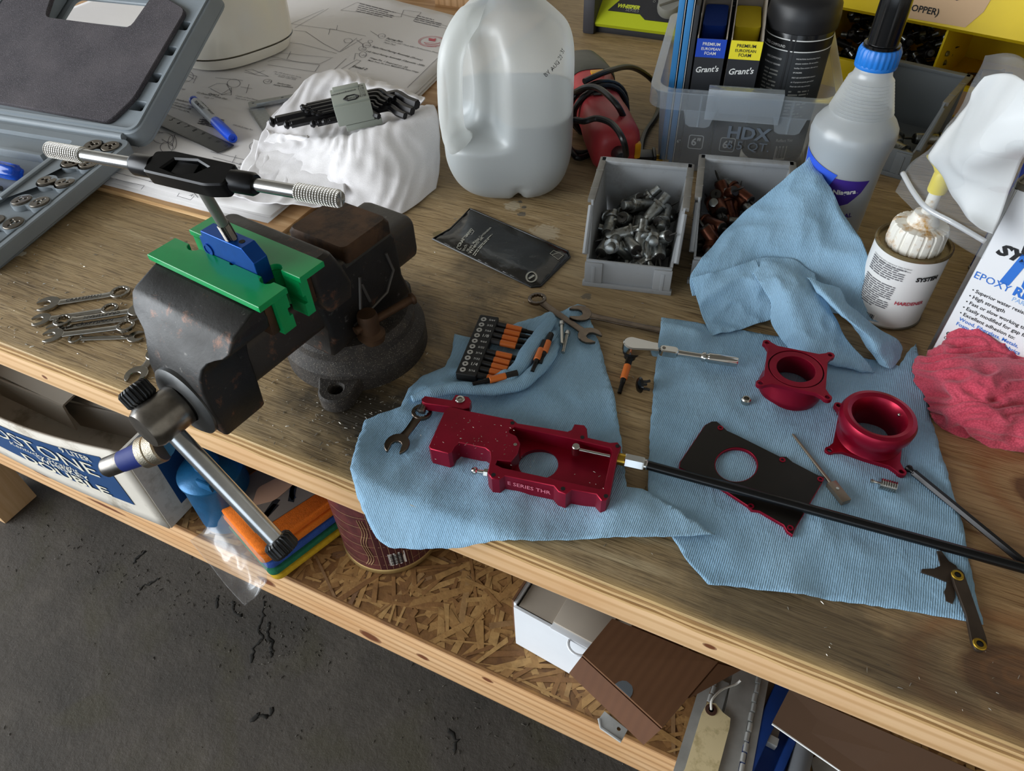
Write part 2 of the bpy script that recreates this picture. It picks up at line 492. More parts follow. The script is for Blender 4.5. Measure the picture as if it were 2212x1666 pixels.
# ================================================================== setting
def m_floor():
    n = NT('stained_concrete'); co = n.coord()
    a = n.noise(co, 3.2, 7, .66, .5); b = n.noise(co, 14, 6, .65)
    c = n.ramp(a, [(.30, '#29251f'), (.48, '#3d3730'), (.70, '#514a41')])  # stain tones, darkened overall so shade over the floor is in the colour
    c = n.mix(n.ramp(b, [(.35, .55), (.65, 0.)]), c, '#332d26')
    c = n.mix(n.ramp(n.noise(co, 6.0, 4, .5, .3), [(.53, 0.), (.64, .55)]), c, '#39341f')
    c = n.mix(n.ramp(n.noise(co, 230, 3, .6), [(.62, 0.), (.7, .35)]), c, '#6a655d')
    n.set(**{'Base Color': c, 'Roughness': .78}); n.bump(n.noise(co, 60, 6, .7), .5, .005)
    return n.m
def m_bench():
    n = NT('worn_plywood'); co = n.coord((1, 1, 1))
    g = n.coord((4.5, 52, 52)); gf = n.coord((26, 380, 380)); gs_ = n.coord((9, 150, 150), loc=(2, 7, 1))
    w1 = n.noise(g, 1.0, 6, .62, .9); w2 = n.noise(gf, 1.0, 4, .6, .3)
    c = n.ramp(w1, [(.24, '#846c4a'), (.42, '#9f855d'), (.58, '#ae946c'), (.78, '#c0a983')])
    c = n.mix(n.ramp(w2, [(.36, .7), (.50, 0.)]), c, '#5f4728')
    c = n.mix(n.ramp(n.noise(gs_, 1.0, 5, .65, .4), [(.30, .75), (.42, 0.)]), c, '#4a3620')
    c = n.mix(n.ramp(n.noise(co, 5.5, 5, .6, .5), [(.42, 0.), (.66, .35)]), c, '#948467')
    c = n.mix(n.ramp(n.noise(n.coord((30, 170, 1), loc=(3, 5, 0)), 1, 3, .5), [(.66, 0.), (.74, .6)]), c, '#c2ab83')
    # reddish, fresher wood towards the right end with two knots
    right = n.ramp(n.blob(co, .55, .45, .52, .6), [(.55, 1.), (1., 0.)])
    c = n.mix(n.math('MULTIPLY', right, .55), c, n.ramp(w1, [(.3, '#7a4d28'), (.5, '#966538'), (.7, '#ad7d4a')]))
    for kx, ky, rx, ry, rt in ((.246, .493, .046, .028, -.5), (.214, .322, .05, .034, .35), (.30, .335, .05, .03, 0.)):
        d = n.blob(co, kx, ky, rx, ry, rot=rt)
        d = n.math('ADD', d, n.math('MULTIPLY', n.noise(co, 26, 4), .45))
        rings = n.math('SINE', n.math('MULTIPLY', d, 22.0))
        kc = n.mix(n.ramp(rings, [(.3, 0.), (.9, 1.)]), '#5c3a22', '#6b4426')
        c = n.mix(n.ramp(d, [(.85, .85), (1.35, 0.)]), c, kc)
        c = n.mix(n.ramp(n.math('MULTIPLY', n.math('ABSOLUTE', n.math('SUBTRACT', d, 1.5)), 2.4), [(0., .5), (.8, 0.)]), c, '#8a5329')
    # black oily grime around the vise; also a dark band along the right front edge
    gn = n.noise(co, 9, 6, .68, .6)
    for kx, ky, rx, ry, st in ((-.30, .36, .17, .085, .95), (-.47, .47, .24, .12, .6), (-.25, .45, .10, .10, .4), (-.62, .50, .14, .06, .55), (-.86, .36, .08, .05, .35), (.10, .30, .22, .05, .6), (-.33, .62, .07, .07, .6)):
        d = n.blob(co, kx, ky, rx, ry)
        f = n.math('MULTIPLY', n.ramp(n.math('ADD', d, n.math('MULTIPLY', n.math('SUBTRACT', gn, .5), 2.2)), [(.35, 1.), (1.15, 0.)]), st)
        c = n.mix(f, c, '#2f2a22')
    # bleached scuffs and small spots of paint
    sc = n.noise(n.coord((7, 60, 1)), 1, 5, .6)
    c = n.mix(n.math('MULTIPLY', n.ramp(sc, [(.6, 0.), (.72, .6)]), n.ramp(n.noise(co, 4, 3), [(.45, 0.), (.6, 1.)])), c, '#c6b491')
    for kx, ky, r, cc in ((-.355, .745, .004, '#4c4b48'), (-.35, .728, .006, '#565450'), (-.365, .755, .0035, '#4c4b48'), (-.72, .50, .006, '#2c2f26'), (-.71, .48, .003, '#2c2f26'), (-.43, .645, .007, '#6f6038'), (-.21, .60, .006, '#6a6358'), (-.37, .742, .012, '#b9ab92'), (-.305, .70, .020, '#b5a58a'), (-.90, .40, .006, '#d7d0bf')):
        d = n.math('ADD', n.blob(co, kx, ky, r, r), n.math('MULTIPLY', n.math('SUBTRACT', n.noise(co, 180, 3), .5), 1.6))
        c = n.mix(n.ramp(d, [(.8, .8), (1.05, 0.)]), c, cc)
    # worn pale strip at the front edge
    sp = n.node('ShaderNodeSeparateXYZ'); n.link(co, sp.inputs[0])
    e = n.math('SUBTRACT', sp.outputs[1], n.math('MULTIPLY', n.noise(n.coord((9, 9, 9)), 1, 4, .6), .016))
    c = n.mix(n.ramp(n.math('MULTIPLY', n.math('SUBTRACT', e, .262), 60), [(.0, .9), (.35, .4), (.7, 0.)]), c, '#d0ae77')
    n.set(**{'Base Color': c, 'Roughness': n.ramp(w1, [(.3, .5), (.7, .68)])})
    h = n.math('ADD', n.math('MULTIPLY', w2, .6), w1); n.bump(h, .8, .0018)
    return n.m
def m_pine(name, base='#d9b183', dark='#b98d58', ax='X', knots=()):
    n = NT(name); k = (2.0, 34, 34) if ax == 'X' else (34, 34, 2.0)
    g = n.coord(k); co = n.coord()
    w1 = n.noise(g, 1.0, 4, .55, 1.6)
    wv = n.wave(g, .62, 3.0, d='Z' if ax == 'X' else 'X', detail=2, dscale=.6)
    c = n.mix(n.ramp(wv, [(.55, 0.), (.98, .55)]), n.ramp(w1, [(.3, base), (.75, '#e2bd92')]), dark)
    c = n.mix(n.ramp(n.noise(co, 5, 4), [(.5, 0.), (.75, .5)]), c, '#c58f5c')
    for kx, kz, rx, rz in knots:
        mp = n.node('ShaderNodeMapping', vector_type='TEXTURE'); mp.inputs['Location'].default_value = (kx, .272, kz); mp.inputs['Scale'].default_value = (rx, .05, rz)
        n.link(co, mp.inputs[0]); ln = n.node('ShaderNodeVectorMath', operation='LENGTH'); n.link(mp.outputs[0], ln.inputs[0])
        d = n.math('ADD', ln.outputs['Value'], n.math('MULTIPLY', n.noise(co, 60, 3), .4))
        c = n.mix(n.ramp(d, [(.7, 1.), (1.15, .5), (2.2, 0.)]), c, '#6b3a1c')
    n.set(**{'Base Color': c, 'Roughness': .6}); n.bump(wv, .15, .001); return n.m
def m_ply(name, c0, c1):
    n = NT(name); g = n.coord((14, 60, 260)); f = n.noise(g, 1, 5, .6)
    n.set(**{'Base Color': n.ramp(f, [(.35, c0), (.65, c1)]), 'Roughness': .75}); n.bump(f, .6, .002); return n.m
def m_osb(name, per=True):
    n = NT(name); co = n.coord()
    if per:
        ge = n.node('ShaderNodeNewGeometry'); r = ge.outputs['Random Per Island']
        c = n.ramp(r, [(0., '#7d5630'), (.25, '#91683b'), (.5, '#9f7745'), (.8, '#ab834e'), (.95, '#b8915a'), (1., '#6a4a38')])
        f = n.noise(n.coord((90, 90, 90)), 1, 4)
        c = n.mix(n.ramp(f, [(.3, .4), (.6, 0.)]), c, '#54361a')
    else:
        f = n.noise(co, 40, 5); c = n.ramp(f, [(.3, '#5e3d20'), (.7, '#8a6234')])
    n.set(**{'Base Color': c, 'Roughness': .62}); n.bump(n.noise(co, 200, 4), .4, .001); return n.m

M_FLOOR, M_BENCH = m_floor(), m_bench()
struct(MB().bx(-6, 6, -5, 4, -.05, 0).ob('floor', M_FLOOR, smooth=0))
M_WALL = mat('painted_drywall', '#b9b2a6', .85, var=.06, vs=3, bump=.1)
struct(MB().bx(-6, 6, 2.0, 2.1, 0, 2.8).ob('wall_back', M_WALL, smooth=0))
struct(MB().bx(1.9, 2.0, -5, 2.0, 0, 2.8).ob('wall_right', M_WALL, smooth=0))
struct(MB().bx(-6, 6, -5, 4, 2.8, 2.9).ob('ceiling', mat('ceiling_board', '#8d887f', .9, var=.08, vs=2, bump=.1), smooth=0))

BX0, BX1, BY0, BY1 = -2.6, 1.1, .272, 1.92
bench = wthing('workbench', 'long wooden workbench with worn plywood top and open lower shelf', 'workbench', (-.5, .3, 0))
# top veneer and the plies under it, each its own layer with a slightly ragged front edge
plies = [('#b08b5a', '#caa674'), ('#7d5c39', '#96744a'), ('#c09a66', '#d8b684'), ('#80603c', '#9c7a50'), ('#b9925e', '#d2ad78')]
pz = BT
o = MB().bx(BX0, BX1, BY0, BY1, BT-.0036, BT, bev=.0008, seg=1).ob('bench_top', M_BENCH, bench, smooth=0)
for k in range(1, 5):
    pz = BT-.0036*k; rr = random.Random(k); mb = MB(); N = 220
    xs = [BX0+(BX1-BX0)*i/N for i in range(N+1)]
    ys = [BY0-.0002+.0014*(k % 2)+.0012*nz(x, k, 30, k) for x in xs]
    out = [(x, y) for x, y in zip(xs, ys)]+[(BX1, BY1), (BX0, BY1)]
    mb.prism(out, pz-.0036, pz-.0001).ob('ply', m_ply('ply_edge_%d' % k, *plies[k]), bench, smooth=0)
M_RAIL = m_pine('pine_rail', '#d8b081', '#b78a55', knots=((.02, .866, .007, .004), (-.86, .868, .010, .006), (-.73, .862, .006, .004)))
M_RAIL2 = m_pine('pine_shelf_rail', '#c99a68', '#9a6a3c', knots=((-.52, .565, .02, .012), (-.36, .545, .022, .014), (-.28, .56, .012, .008), (-.82, .56, .05, .006), (-.95, .57, .03, .008), (-.19, .585, .010, .006)))
MB().bx(BX0, BX1, BY0+.001, BY0+.09, BT-.052, BT-.018, bev=.003).ob('edge_rail', M_RAIL, bench)
MB().bx(BX0, BX1, BY1-.09, BY1, BT-.107, BT-.018, bev=.003).ob('back_rail', M_RAIL, bench)
MB().bx(BX0, BX1, BY0, BY0+.038, SH-.087, SH-.011, bev=.003).ob('shelf_rail', M_RAIL2, bench)
MB().bx(BX0, BX1, BY0+.002, BY1-.02, SH-.011, SH-.0012).ob('shelf_board', m_osb('osb_core', False), bench, smooth=0)
# wood strands pressed into the shelf face
rr = random.Random(3); mb = MB()
for i in range(9000):
    x = rr.uniform(-1.5, .6); y = rr.uniform(BY0+.006, .95); a = rr.gauss(.9, .75); L = rr.uniform(.02, .095); W = rr.uniform(.003, .013)
    ca, sa = math.cos(a), math.sin(a); z = SH-.0013+rr.random()*.0013; tz = rr.uniform(-.0004, .0004)
    q = [(-L, -W*rr.uniform(.4, 1)), (L*rr.uniform(.8, 1), -W*rr.uniform(.3, 1)), (L, W*rr.uniform(.3, 1)), (-L*rr.uniform(.8, 1), W)]
    vs = []
    for (u, v) in q:
        X, Y = x+(u*ca-v*sa)*.5, y+(u*sa+v*ca)*.5
        vs.append(mb.bm.verts.new((X, max(BY0+.003, Y), z+(tz if u > 0 else -tz))))
    mb.face(vs)
mb.ob('wood_strands', m_osb('osb_strands'), bench, smooth=0, kind='stuff')
M_LEG = m_pine('pine_leg', '#cda273', '#a97b48', ax='Z')
lg = PZ(24, 1122, 0)
for (x, y) in ((lg.x-.045, lg.y+.03), (.85, .36), (.85, 1.86), (-2.3, 1.86)):
    MB().bx(x-.045, x+.045, y-.045, y+.045, 0, SH-.011 if x < 0 else BT-.018, bev=.003).ob('leg', M_LEG, bench)
MB().bx(lg.x-.9, lg.x-.1, lg.y-.2, lg.y-.16, SH-.1, SH-.011, bev=.003).ob('shelf_brace', M_LEG, bench)
# ================================================================== left back: case, board, plans, fairing
M_CASE = mat('grey_case_plastic', '#828a90', .55, bump=.12, bs=900, var=.04, vs=20)
M_FOAM = None
def m_foam():
    n = NT('black_foam'); co = n.coord(); a = n.noise(co, 900, 3, .6)
    c = n.ramp(a, [(.35, '#343034'), (.55, '#4a454a'), (.72, '#7d787c')])
    c = n.mix(n.ramp(n.noise(co, 12, 4), [(.4, 0.), (.7, .5)]), c, '#6a6366')
    n.set(**{'Base Color': c, 'Roughness': .95}); n.bump(a, .9, .002); return n.m
M_FOAM = m_foam()
case = thing('tap_and_die_case', 'open grey plastic tool case with foam-lined lid', 'tool case', (-.919, .632, BT+.001), 0, rot=(math.radians(4.5), 0, math.radians(6)))
CW, CD, CH = .40, .285, .045
mb = MB()
o1 = rrect(-CW, -CD, 0, 0, .018, 5)
mb.prism(inset(o1, .006), .0165, .030, ch=.003).prism(o1, .024, CH-.002, holes=[inset(o1, .010)], ch=.0015).bx(-CW+.008, -.008, -CD+.008, -.008, .026, .036)
mb.ob('base_shell', M_CASE, case)
tray = rrect(-CW+.009, -CD+.009, -.010, -.010, .012, 4)
# tray deck with round sockets for the dies and one long tool well
die_xy = []
for k in range(6):
    y = -.024-.046*k
    for j in range(2): die_xy.append((-.022-.0285*(1-j), y-.003*(1-j)))
holes = []
for k in range(0, 12, 2):
    (x0, y0), (x1, y1) = die_xy[k], die_xy[k+1]
    a = math.atan2(y1-y0, x1-x0); o_ = []
    for i in range(17):
        t = a+.62+(2*PI-1.24)*i/16+0; o_.append((x0+.0142*math.cos(t), y0+.0142*math.sin(t)))
    for i in range(17):
        t = a+PI+.62+(2*PI-1.24)*i/16; o_.append((x1+.0142*math.cos(t), y1+.0142*math.sin(t)))
    holes.append(o_)
well = rrect(-CW+.02, -.19, -.088, -.024, .008, 4)
well2 = rrect(-CW+.02, -.26, -.10, -.205, .008, 4)
MB().prism(tray, .0365, CH-.001, holes=holes+[well, well2]).ob('tray', M_CASE, case)
MB().bx(-.086, -.078, -.17, -.04, CH-.001, CH+.003, bev=.001).bx(-.20, -.10, -.075, -.068, .036, CH+.004, bev=.001).ob('tool_rest', M_CASE, case)
M_DIE = mat('die_steel', '#6b645b', .30, .9, var=.15, vs=120)
die0 = None
labs = ['first', 'second', 'third', 'fourth', 'fifth', 'sixth']
for i, (x, y) in enumerate(die_xy):
    Mc = Matrix.Translation(case.location) @ case.rotation_euler.to_matrix().to_4x4()
    p = Mc @ V((x, y, .0366)); r, j = i//2, i % 2
    if die0 is None:
        d = thing('threading_die', '', 'die')
        oth = []
        for k in range(36):
            a = 2*PI*k/36; oth.append((.0127*math.cos(a), .0127*math.sin(a)))
        hs = [circ(.0062*math.cos(a), .0062*math.sin(a), .0022, 10) for a in (.5, .5+2*PI/3, .5+4*PI/3)]
        MB().prism(oth, 0, .0088, holes=hs+[circ(0, 0, .0028, 12)], ch=.0006).ob('body', M_DIE, d)
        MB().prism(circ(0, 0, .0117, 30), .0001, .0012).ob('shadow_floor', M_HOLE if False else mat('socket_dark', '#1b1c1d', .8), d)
        die0 = d
    else: d = dup(die0)
    d.location = p; d.rotation_euler = (math.radians(4.5), 0, math.radians(6)+i*.7); d['group'] = 'round dies in the grey case'
    d['label'] = 'round steel threading die in %s pair from the case hinge, %s one' % (labs[r], 'left' if j == 0 else 'right')
# lid, hinged at the back edge and leaning back
lid_r = math.radians(4.5)+math.radians(180-65-90+0)
lidM = Matrix.Translation(V((0, .004, CH+.004))) @ Matrix.Rotation(math.radians(25-4.5), 4, 'X')
LD = .29
mb = MB(); ol = rrect(-CW, 0, 0.004, LD, .020, 5)
hole = rrect(-.285, .205, -.105, .262, .012, 4)
mb.prism(ol, -.030, -.024, holes=[hole], M=lidM, ch=.0015).prism(ol, -.025, .0, holes=[inset(ol, .008)], M=lidM, ch=.0012)
mb.prism(inset(ol, .004), 0, .003, holes=[inset(ol, .0085)], M=lidM)
mb.ob('lid_shell', M_CASE, case)
plate = roundpoly([(-CW+.012, .014), (-.008, .014), (-.008, .278), (-CW+.012, .278)], .012)
slots = [rrect(-.038, y, -.014, y+.016, .002, 2) for y in (.045, .098, .150, .200)]
hole2 = rrect(-.295, .195, -.095, .270, .014, 4)
MB().prism(plate, -.022, -.004, holes=slots+[hole2], M=lidM, ch=.001).ob('lid_liner', M_CASE, case)
foam = roundpoly([(-CW+.014, .022), (-.05, .013), (-.030, .060), (-.026, .232), (-.10, .262), (-.108, .186), (-.28, .19), (-.30, .26), (-CW+.014, .265)], .012)
MB().prism(foam, -.0035, .004, M=lidM, ch=.001).ob('foam_pad', M_FOAM, case)
MB().cyl(lidM @ V((-CW+.03, -.003, -.004)), lidM @ V((-.02, -.003, -.004)), .0055, n=12).ob('hinge', M_CASE, case)
Mc = Matrix.Translation(case.location) @ case.rotation_euler.to_matrix().to_4x4()
# tools lying in the tray
M_BLUCL = mat('clear_blue_plastic', '#1657c8', .12, trans=.45, ior=1.45)
scr = wthing('tap_driver', 'blue clear-handled driver lying in the grey case tray', 'screwdriver', Mc @ V((-.15, -.115, .04)))
a, b_ = Mc @ V((-.30, -.112, .048)), Mc @ V((-.098, -.118, .048))
a2 = b_+(a-b_).normalized()*.085
mb = MB(); rg = []
Mr = Matrix.Translation(b_) @ (a2-b_).to_track_quat('Z', 'Y').to_matrix().to_4x4()
for t, r in ((0, .007), (.003, .010), (.02, .0108), (.06, .0100), (.082, .0085), (.085, .006)):
    rg.append([((r+(.0008 if i % 6 < 3 else -.0006))*math.cos(2*PI*i/36), (r+(.0008 if i % 6 < 3 else -.0006))*math.sin(2*PI*i/36), t) for i in range(36)])
MB().loft(rg, M=Mr).ob('handle', M_BLUCL, scr, smooth=50)
MB().cyl(a2, a, .003, n=12).ob('shaft', M_STEEL, scr)
for i, (x0, y0, x1, y1, r, lb) in enumerate(((-.36, -.148, -.108, -.146, .0036, 'plain steel tap lying next to the blue driver'), (-.34, -.165, -.112, -.168, .0030, 'thin steel tap at the front of the case tool well'), (-.30, -.225, -.118, -.23, .0040, 'thick steel tap in the front well of the case'))):
    t_ = wthing('steel_tap', lb, 'tap', Mc @ V((x0, y0, .04)), 'taps in the grey case')
    a, b_ = Mc @ V((x0, y0, .0405)), Mc @ V((x1, y1, .0405))
    mm = a.lerp(b_, .55)
    MB().rev(a, mm, [(r, 0), (r, (mm-a).length)], 16).ob('shank', M_STEEL, t_)
    mb = MB(); n_ = 30; L = (b_-mm).length
    mb.rev(mm, b_, [(r*(1.15 if k % 2 else .95), L*k/n_) for k in range(n_+1)], 16).ob('thread', M_DSTEEL, t_)

# thin plywood board under the drawings
M_BOARD = m_pine('thin_ply_board', '#a5794a', '#8a6238'); M_BOARDE = m_ply('board_edge', '#c99d69', '#e0bb88')
bd = wthing('plywood_board', 'thin brown plywood board lying under the paper plans', 'board', (-1.1, .9, BT))
MB().bx(-1.75, -.612, .555, 1.45, BT, BT+.006, bev=.0006).ob('board_face', M_BOARD, bd)
MB().bx(-1.75, -.6125, .5535, .5552, BT+.0005, BT+.0062).ob('front_edge', M_BOARDE, bd, smooth=0)

# stack of drawings
def m_paper(name, col='#dedbdc'):
    n = NT(name); co = n.coord(); f = n.noise(co, 3, 4)
    n.set(**{'Base Color': n.ramp(f, [(.3, col), (.7, '#e6e3e2')]), 'Roughness': .8}); n.bump(n.noise(co, 9, 3), .15, .01); return n.m
M_PAPER = m_paper('plan_paper')
plans = wthing('plan_sheets', 'stack of large white engineering drawing sheets on the board', 'paper', (-.95, .95, BT+.006))
PH = .0165
def paper_h(x, y): return BT+PH+.0012*nz(x, y, 6, 2)
rp = random.Random(11)
for k in range(7):
    z = BT+.0065+.0013*k; dx, dy = rp.uniform(-.004, .006), rp.uniform(-.006, .006)
    if k < 3: dx -= .05; 
    yf = .571-(.010 if k < 3 else .0)+dy
    out = [(-1.6, yf-.002), (-.75, yf+.002*rp.random()), (-.642+dx, yf+.003), (-.655+dx, .98), (-.675+dx, 1.16), (-.70+dx, 1.30), (-1.0, 1.385), (-1.6, 1.40)]
    # each sheet bundle sags and curls a little along the front
    def hf(x, y, z=z, k=k): return z+.0018*nz(x, y, 14, k)*max(0, 1-(y-.56)/.1)
    sheet(out, hf, .06).ob('sheet', M_PAPER, plans, solid=.0009, offs=-1)
top = [(-1.6, .574), (-.960, .570), (-.80, .572), (-.638, .577), (-.650, .85), (-.657, .98), (-.671, 1.104), (-.70, 1.30), (-.785, 1.326), (-.974, 1.372), (-1.2, 1.42), (-1.6, 1.42)]
sheet(top, paper_h, .03).ob('top_sheet', M_PAPER, plans, solid=.0005, offs=-1)
def pp(px, py): p = B(px, py, PH); return V((p.x, p.y, paper_h(p.x, p.y)+.0007))
LT_ = mat('drawing_ink', '#57545a', .8); RD = mat('red_stamp_ink', '#c9606a', .8)
def arc(cx_, cy_, r, a0=0, a1=2*PI, ry=None, n=20): return [pp(cx_+r*math.cos(a0+(a1-a0)*i/n), cy_+(ry or r)*math.sin(a0+(a1-a0)*i/n)) for i in range(n+1)]
Lp = lambda *q: [pp(*p) for p in q]
st = [Lp((960, 112), (880, 190)), Lp((736, 22), (772, 5), (970, 58)), Lp((736, 22), (866, 37), (872, 22)), Lp((872, 22), (910, 27)), Lp((893, 45), (910, 27)), Lp((893, 45), (966, 62)), Lp((620, 55), (700, 20)), Lp((637, 60), (710, 18)),
      Lp((548, 70), (600, 62), (660, 68), (700, 95), (733, 112)), Lp((570, 88), (650, 95), (728, 116)), Lp((550, 50), (580, 44), (640, 53), (727, 65), (729, 55)), Lp((710, 75), (713, 62), (790, 78)), Lp((735, 112), (782, 84)), Lp((733, 112), (771, 82)),
      Lp((770, 86), (784, 96), (785, 104)), Lp((800, 67), (818, 78)), Lp((765, 130), (768, 116), (776, 117)), Lp((728, 154), (770, 130), (780, 132), (738, 160), (728, 154)), Lp((700, 170), (748, 127)), Lp((560, 120), (600, 125), (640, 133), (690, 138), (716, 126)), Lp((570, 112), (720, 125)), Lp((628, 112), (620, 128)), Lp((578, 133), (596, 128), (690, 140), (680, 155), (600, 143), (578, 140)), Lp((528, 152), (545, 150), (580, 165), (560, 163), (528, 156)), Lp((530, 152), (550, 160), (572, 152)),
      Lp((450, 190), (470, 180), (490, 182), (500, 200), (480, 205), (455, 192)), Lp((485, 200), (500, 190), (500, 206), (478, 204), (485, 200)), Lp((520, 188), (545, 192)), Lp((538, 182), (532, 202)), Lp((465, 168), (525, 174)), Lp((370, 175), (395, 158), (425, 165), (418, 180)), Lp((365, 172), (410, 176)), Lp((398, 160), (420, 172)), 
      Lp((278, 300), (300, 318)), Lp((268, 318), (275, 280)), Lp((350, 300), (372, 315), (378, 290)), Lp((250, 300), (330, 255)), Lp((252, 270), (318, 262)), Lp((340, 330), (372, 330)),
      Lp((455, 328), (580, 358)), Lp((460, 340), (580, 372)), Lp((510, 336), (502, 352)), Lp((200, 360), (420, 418), (428, 428)), Lp((250, 388), (312, 402), (305, 410)), Lp((385, 425), (412, 433), (420, 425)), Lp((388, 418), (383, 426))]
st += [arc(825, 78, 8, ry=5), arc(792, 98, 9, ry=5), arc(783, 106, 8, ry=5), arc(784, 119, 8, ry=6), arc(578, 176, 9, ry=5), arc(398, 165, 20, ry=13), arc(505, 180, 14, ry=9), arc(549, 317, 10, ry=9), arc(352, 298, 22, ry=12), arc(360, 318, 14, ry=12), arc(372, 308, 9, ry=16), arc(275, 318, 6, ry=9), arc(800, 90, 5, ry=3), arc(752, 88, 9, ry=5)]
strokes(st, .0008, LT_, plans, 0)['kind'] = 'stuff'
strokes([arc(933, 90, 29, ry=12), arc(933, 90, 26, ry=10)], .0010, RD, plans, 0, 'red_stamp')
strokes([arc(933, 90, 18, PI*.1, PI*.9, ry=6), Lp((916, 92), (950, 94)), Lp((918, 96), (946, 98)), Lp((922, 100), (944, 101))], .0012, RD, plans, 0, 'red_stamp')
MB().poly([pp(926, 82), pp(936, 84), pp(942, 83), pp(940, 90), pp(926, 88)], [(0, 1, 2, 3, 4)]).ob('red_stamp', RD, plans, smooth=0)
UP = V((0, 0, 1))
for s_, a, b_, bo in (('-11', (820, 80), (830, 80), 0), ('Fairing Skin', (834, 84), (868, 92), .02), ('Make from .020" Thick 6061-T4 Aluminum Sheet', (830, 88), (945, 116), 0), ('Paint Part', (828, 93), (853, 99), 0), ('-20R', (786, 99), (798, 100), 0), ('Right Hand Fairing Assembly (Shown)', (803, 102), (910, 132), .01), ('-20L', (777, 107), (789, 108), 0), ('Left Hand Fairing Assembly (Opposite -20R)', (790, 112), (915, 144), .01), ('-22', (779, 121), (790, 122), 0), ('Hinge Pin, 1 Required on -20', (798, 127), (878, 148), .01), ('Make from Pin from MS20001P4 Piano Hinge', (794, 132), (903, 158), .01), ('Detail 2', (760, 145), (790, 152), .02), ('-21', (572, 177), (584, 178), 0), ('Standard Gear', (598, 180), (628, 186), .02), ('Fairing Installation', (590, 184), (632, 190), .02), ('-20L, -20R Standard Gear Fairing', (590, 155), (650, 168), 0), ('Seat to Gear Leg Shown', (592, 160), (640, 170), 0), ('Install 1 per Side', (600, 165), (638, 173), 0),
                       ('Detail 6', (450, 204), (472, 208), .02), ('Cut Detail for Tricycle Gear', (424, 201), (490, 216), .01), ('Scale: 1:4', (440, 211), (460, 215), 0), ('Detail G', (362, 182), (382, 186), .02), ('Not Required for Tricycle Gear', (335, 180), (400, 195), 0), ('Right Hand Wheel Pant Installation -20R', (322, 202), (420, 226), .01), ('Made from 250-24-21 Standard Gear Fairing', (318, 208), (418, 233), 0), ('Left Hand Wheel Pant Installation -20L', (325, 215), (412, 238), .01), ('Made from 250-24-22 Standard Gear Fairing', (322, 220), (408, 243), 0), ('Center of Fuel Fitting', (508, 208), (556, 218), 0), ('Paint inside at installation', (508, 213), (560, 223), 0), ('#48-L00-20 Hinge Part', (502, 270), (545, 282), 0), ('-18', (543, 319), (555, 320), 0), ('Tricycle Gear', (514, 356), (556, 366), .01), ('Standard Gear', (512, 363), (550, 374), 0), ('Details', (478, 400), (503, 407), .03), ('Drawing Number', (480, 410), (503, 416), 0), ('NB-L06-', (458, 409), (503, 424), .02), ('DIMENSIONS', (322, 393), (365, 404), 0), ('A', (408, 424), (414, 426), 0), ('Attach to Tire Shield', (310, 275), (350, 288), 0)):
    fit(s_, pp(*a), pp(*b_), UP, INK if bo else LT_, plans, .0001, 'plan_lettering', bold=bo)
mb = MB(); rr = random.Random(5)
for (x0, y0, x1, y1, n_) in ((776, 8, 862, 30, 5), (900, 34, 962, 50, 4), (440, 250, 490, 262, 5), (430, 258, 480, 272, 3)):
    for k in range(n_):
        a, b_ = pp(x0-2*k, y0+4*k), pp(x1-3*k, y1+3.2*k); M_ = place(a, b_); lines(mb, 0, (b_-a).length, 0, .0035, rr, M=M_)
mb.ob('fine_print', LT_, plans, smooth=0, kind='stuff')

# steel rule, marker, square
M_RULE = mat('dull_steel_rule', '#4b4a49', .38, .85, var=.15, vs=25)
rule = wthing('steel_rule', 'dark twelve inch steel rule lying on the plans', 'ruler', B(400, 280, .018))
a, b_ = B(283, 226, .0183), B(489, 323, .0183); Mr = place(a, b_); L = (b_-a).length
MB().prism(rrect(0, -.0145, L, .0145, .002, 2), 0, .0009, M=Mr).ob('blade', M_RULE, rule)
for k in range(1, 13):
    x = L*(1-(12.4-k)/12.6)
    if x > .02: fit(str(k), Mr @ V((x-.003, .004, .0010)), Mr @ V((x+.002, .004, .0010)), UP, INK, rule, .0001, 'numeral')
mb = MB()
for k in range(int(L/.003)):
    for s_, h_ in ((1, .003), (-1, .0022)):
        h2 = h_*(1.8 if k % 8 == 0 else 1); y1 = s_*.0145
        mb.poly([(k*.003, y1, .00096), (k*.003+.0004, y1, .00096), (k*.003+.0004, y1-s_*h2, .00096), (k*.003, y1-s_*h2, .00096)], [(0, 1, 2, 3)], M=Mr)
mb.ob('graduations', INK, rule, smooth=0)
mk = wthing('marker_pen', 'blue-capped grey marker pen lying on the plans', 'marker', B(460, 255, .018))
a, b_ = B(417, 216, .0235), B(503, 299, .0235); d = (b_-a).normalized(); L = (b_-a).length; k = L/.137
M_MKG = mat('marker_grey', '#b9bcc0', .4); M_MKB = mat('marker_blue', '#1f52d8', .3)
MB().rev(a, b_, [(.0042*k, 0), (.0056*k, .002), (.0058*k, .010), (.0050*k, .012)], 24).ob('end_plug', M_MKB, mk)
MB().rev(a+d*.010, b_, [(.0052*k, 0), (.0060*k, .004), (.0060*k, L-.062*k), (.0054*k, L-.060*k)], 28).ob('barrel', M_MKG, mk)
MB().rev(b_-d*.056*k, b_, [(.0062*k, 0), (.0064*k, .004), (.0063*k, .048*k), (.0052*k, .056*k), (.0030*k, .056*k), (.0028*k, .054*k)], 28).ob('cap', M_MKB, mk)
s0 = V((0, 0, 1)).cross(d).normalized()
def wrapcyl(p, ax0, axd, R):
    """lay flat lettering, drawn on the plane through the axis top, around a cylinder"""
    q = p-ax0; t = q.dot(axd); upv = (V((0, 0, 1))-axd*axd.z).normalized(); sv = upv.cross(axd)
    u = q.dot(sv); an = u/R
    return ax0+axd*t+upv*(R*math.cos(an))+sv*(R*math.sin(an))
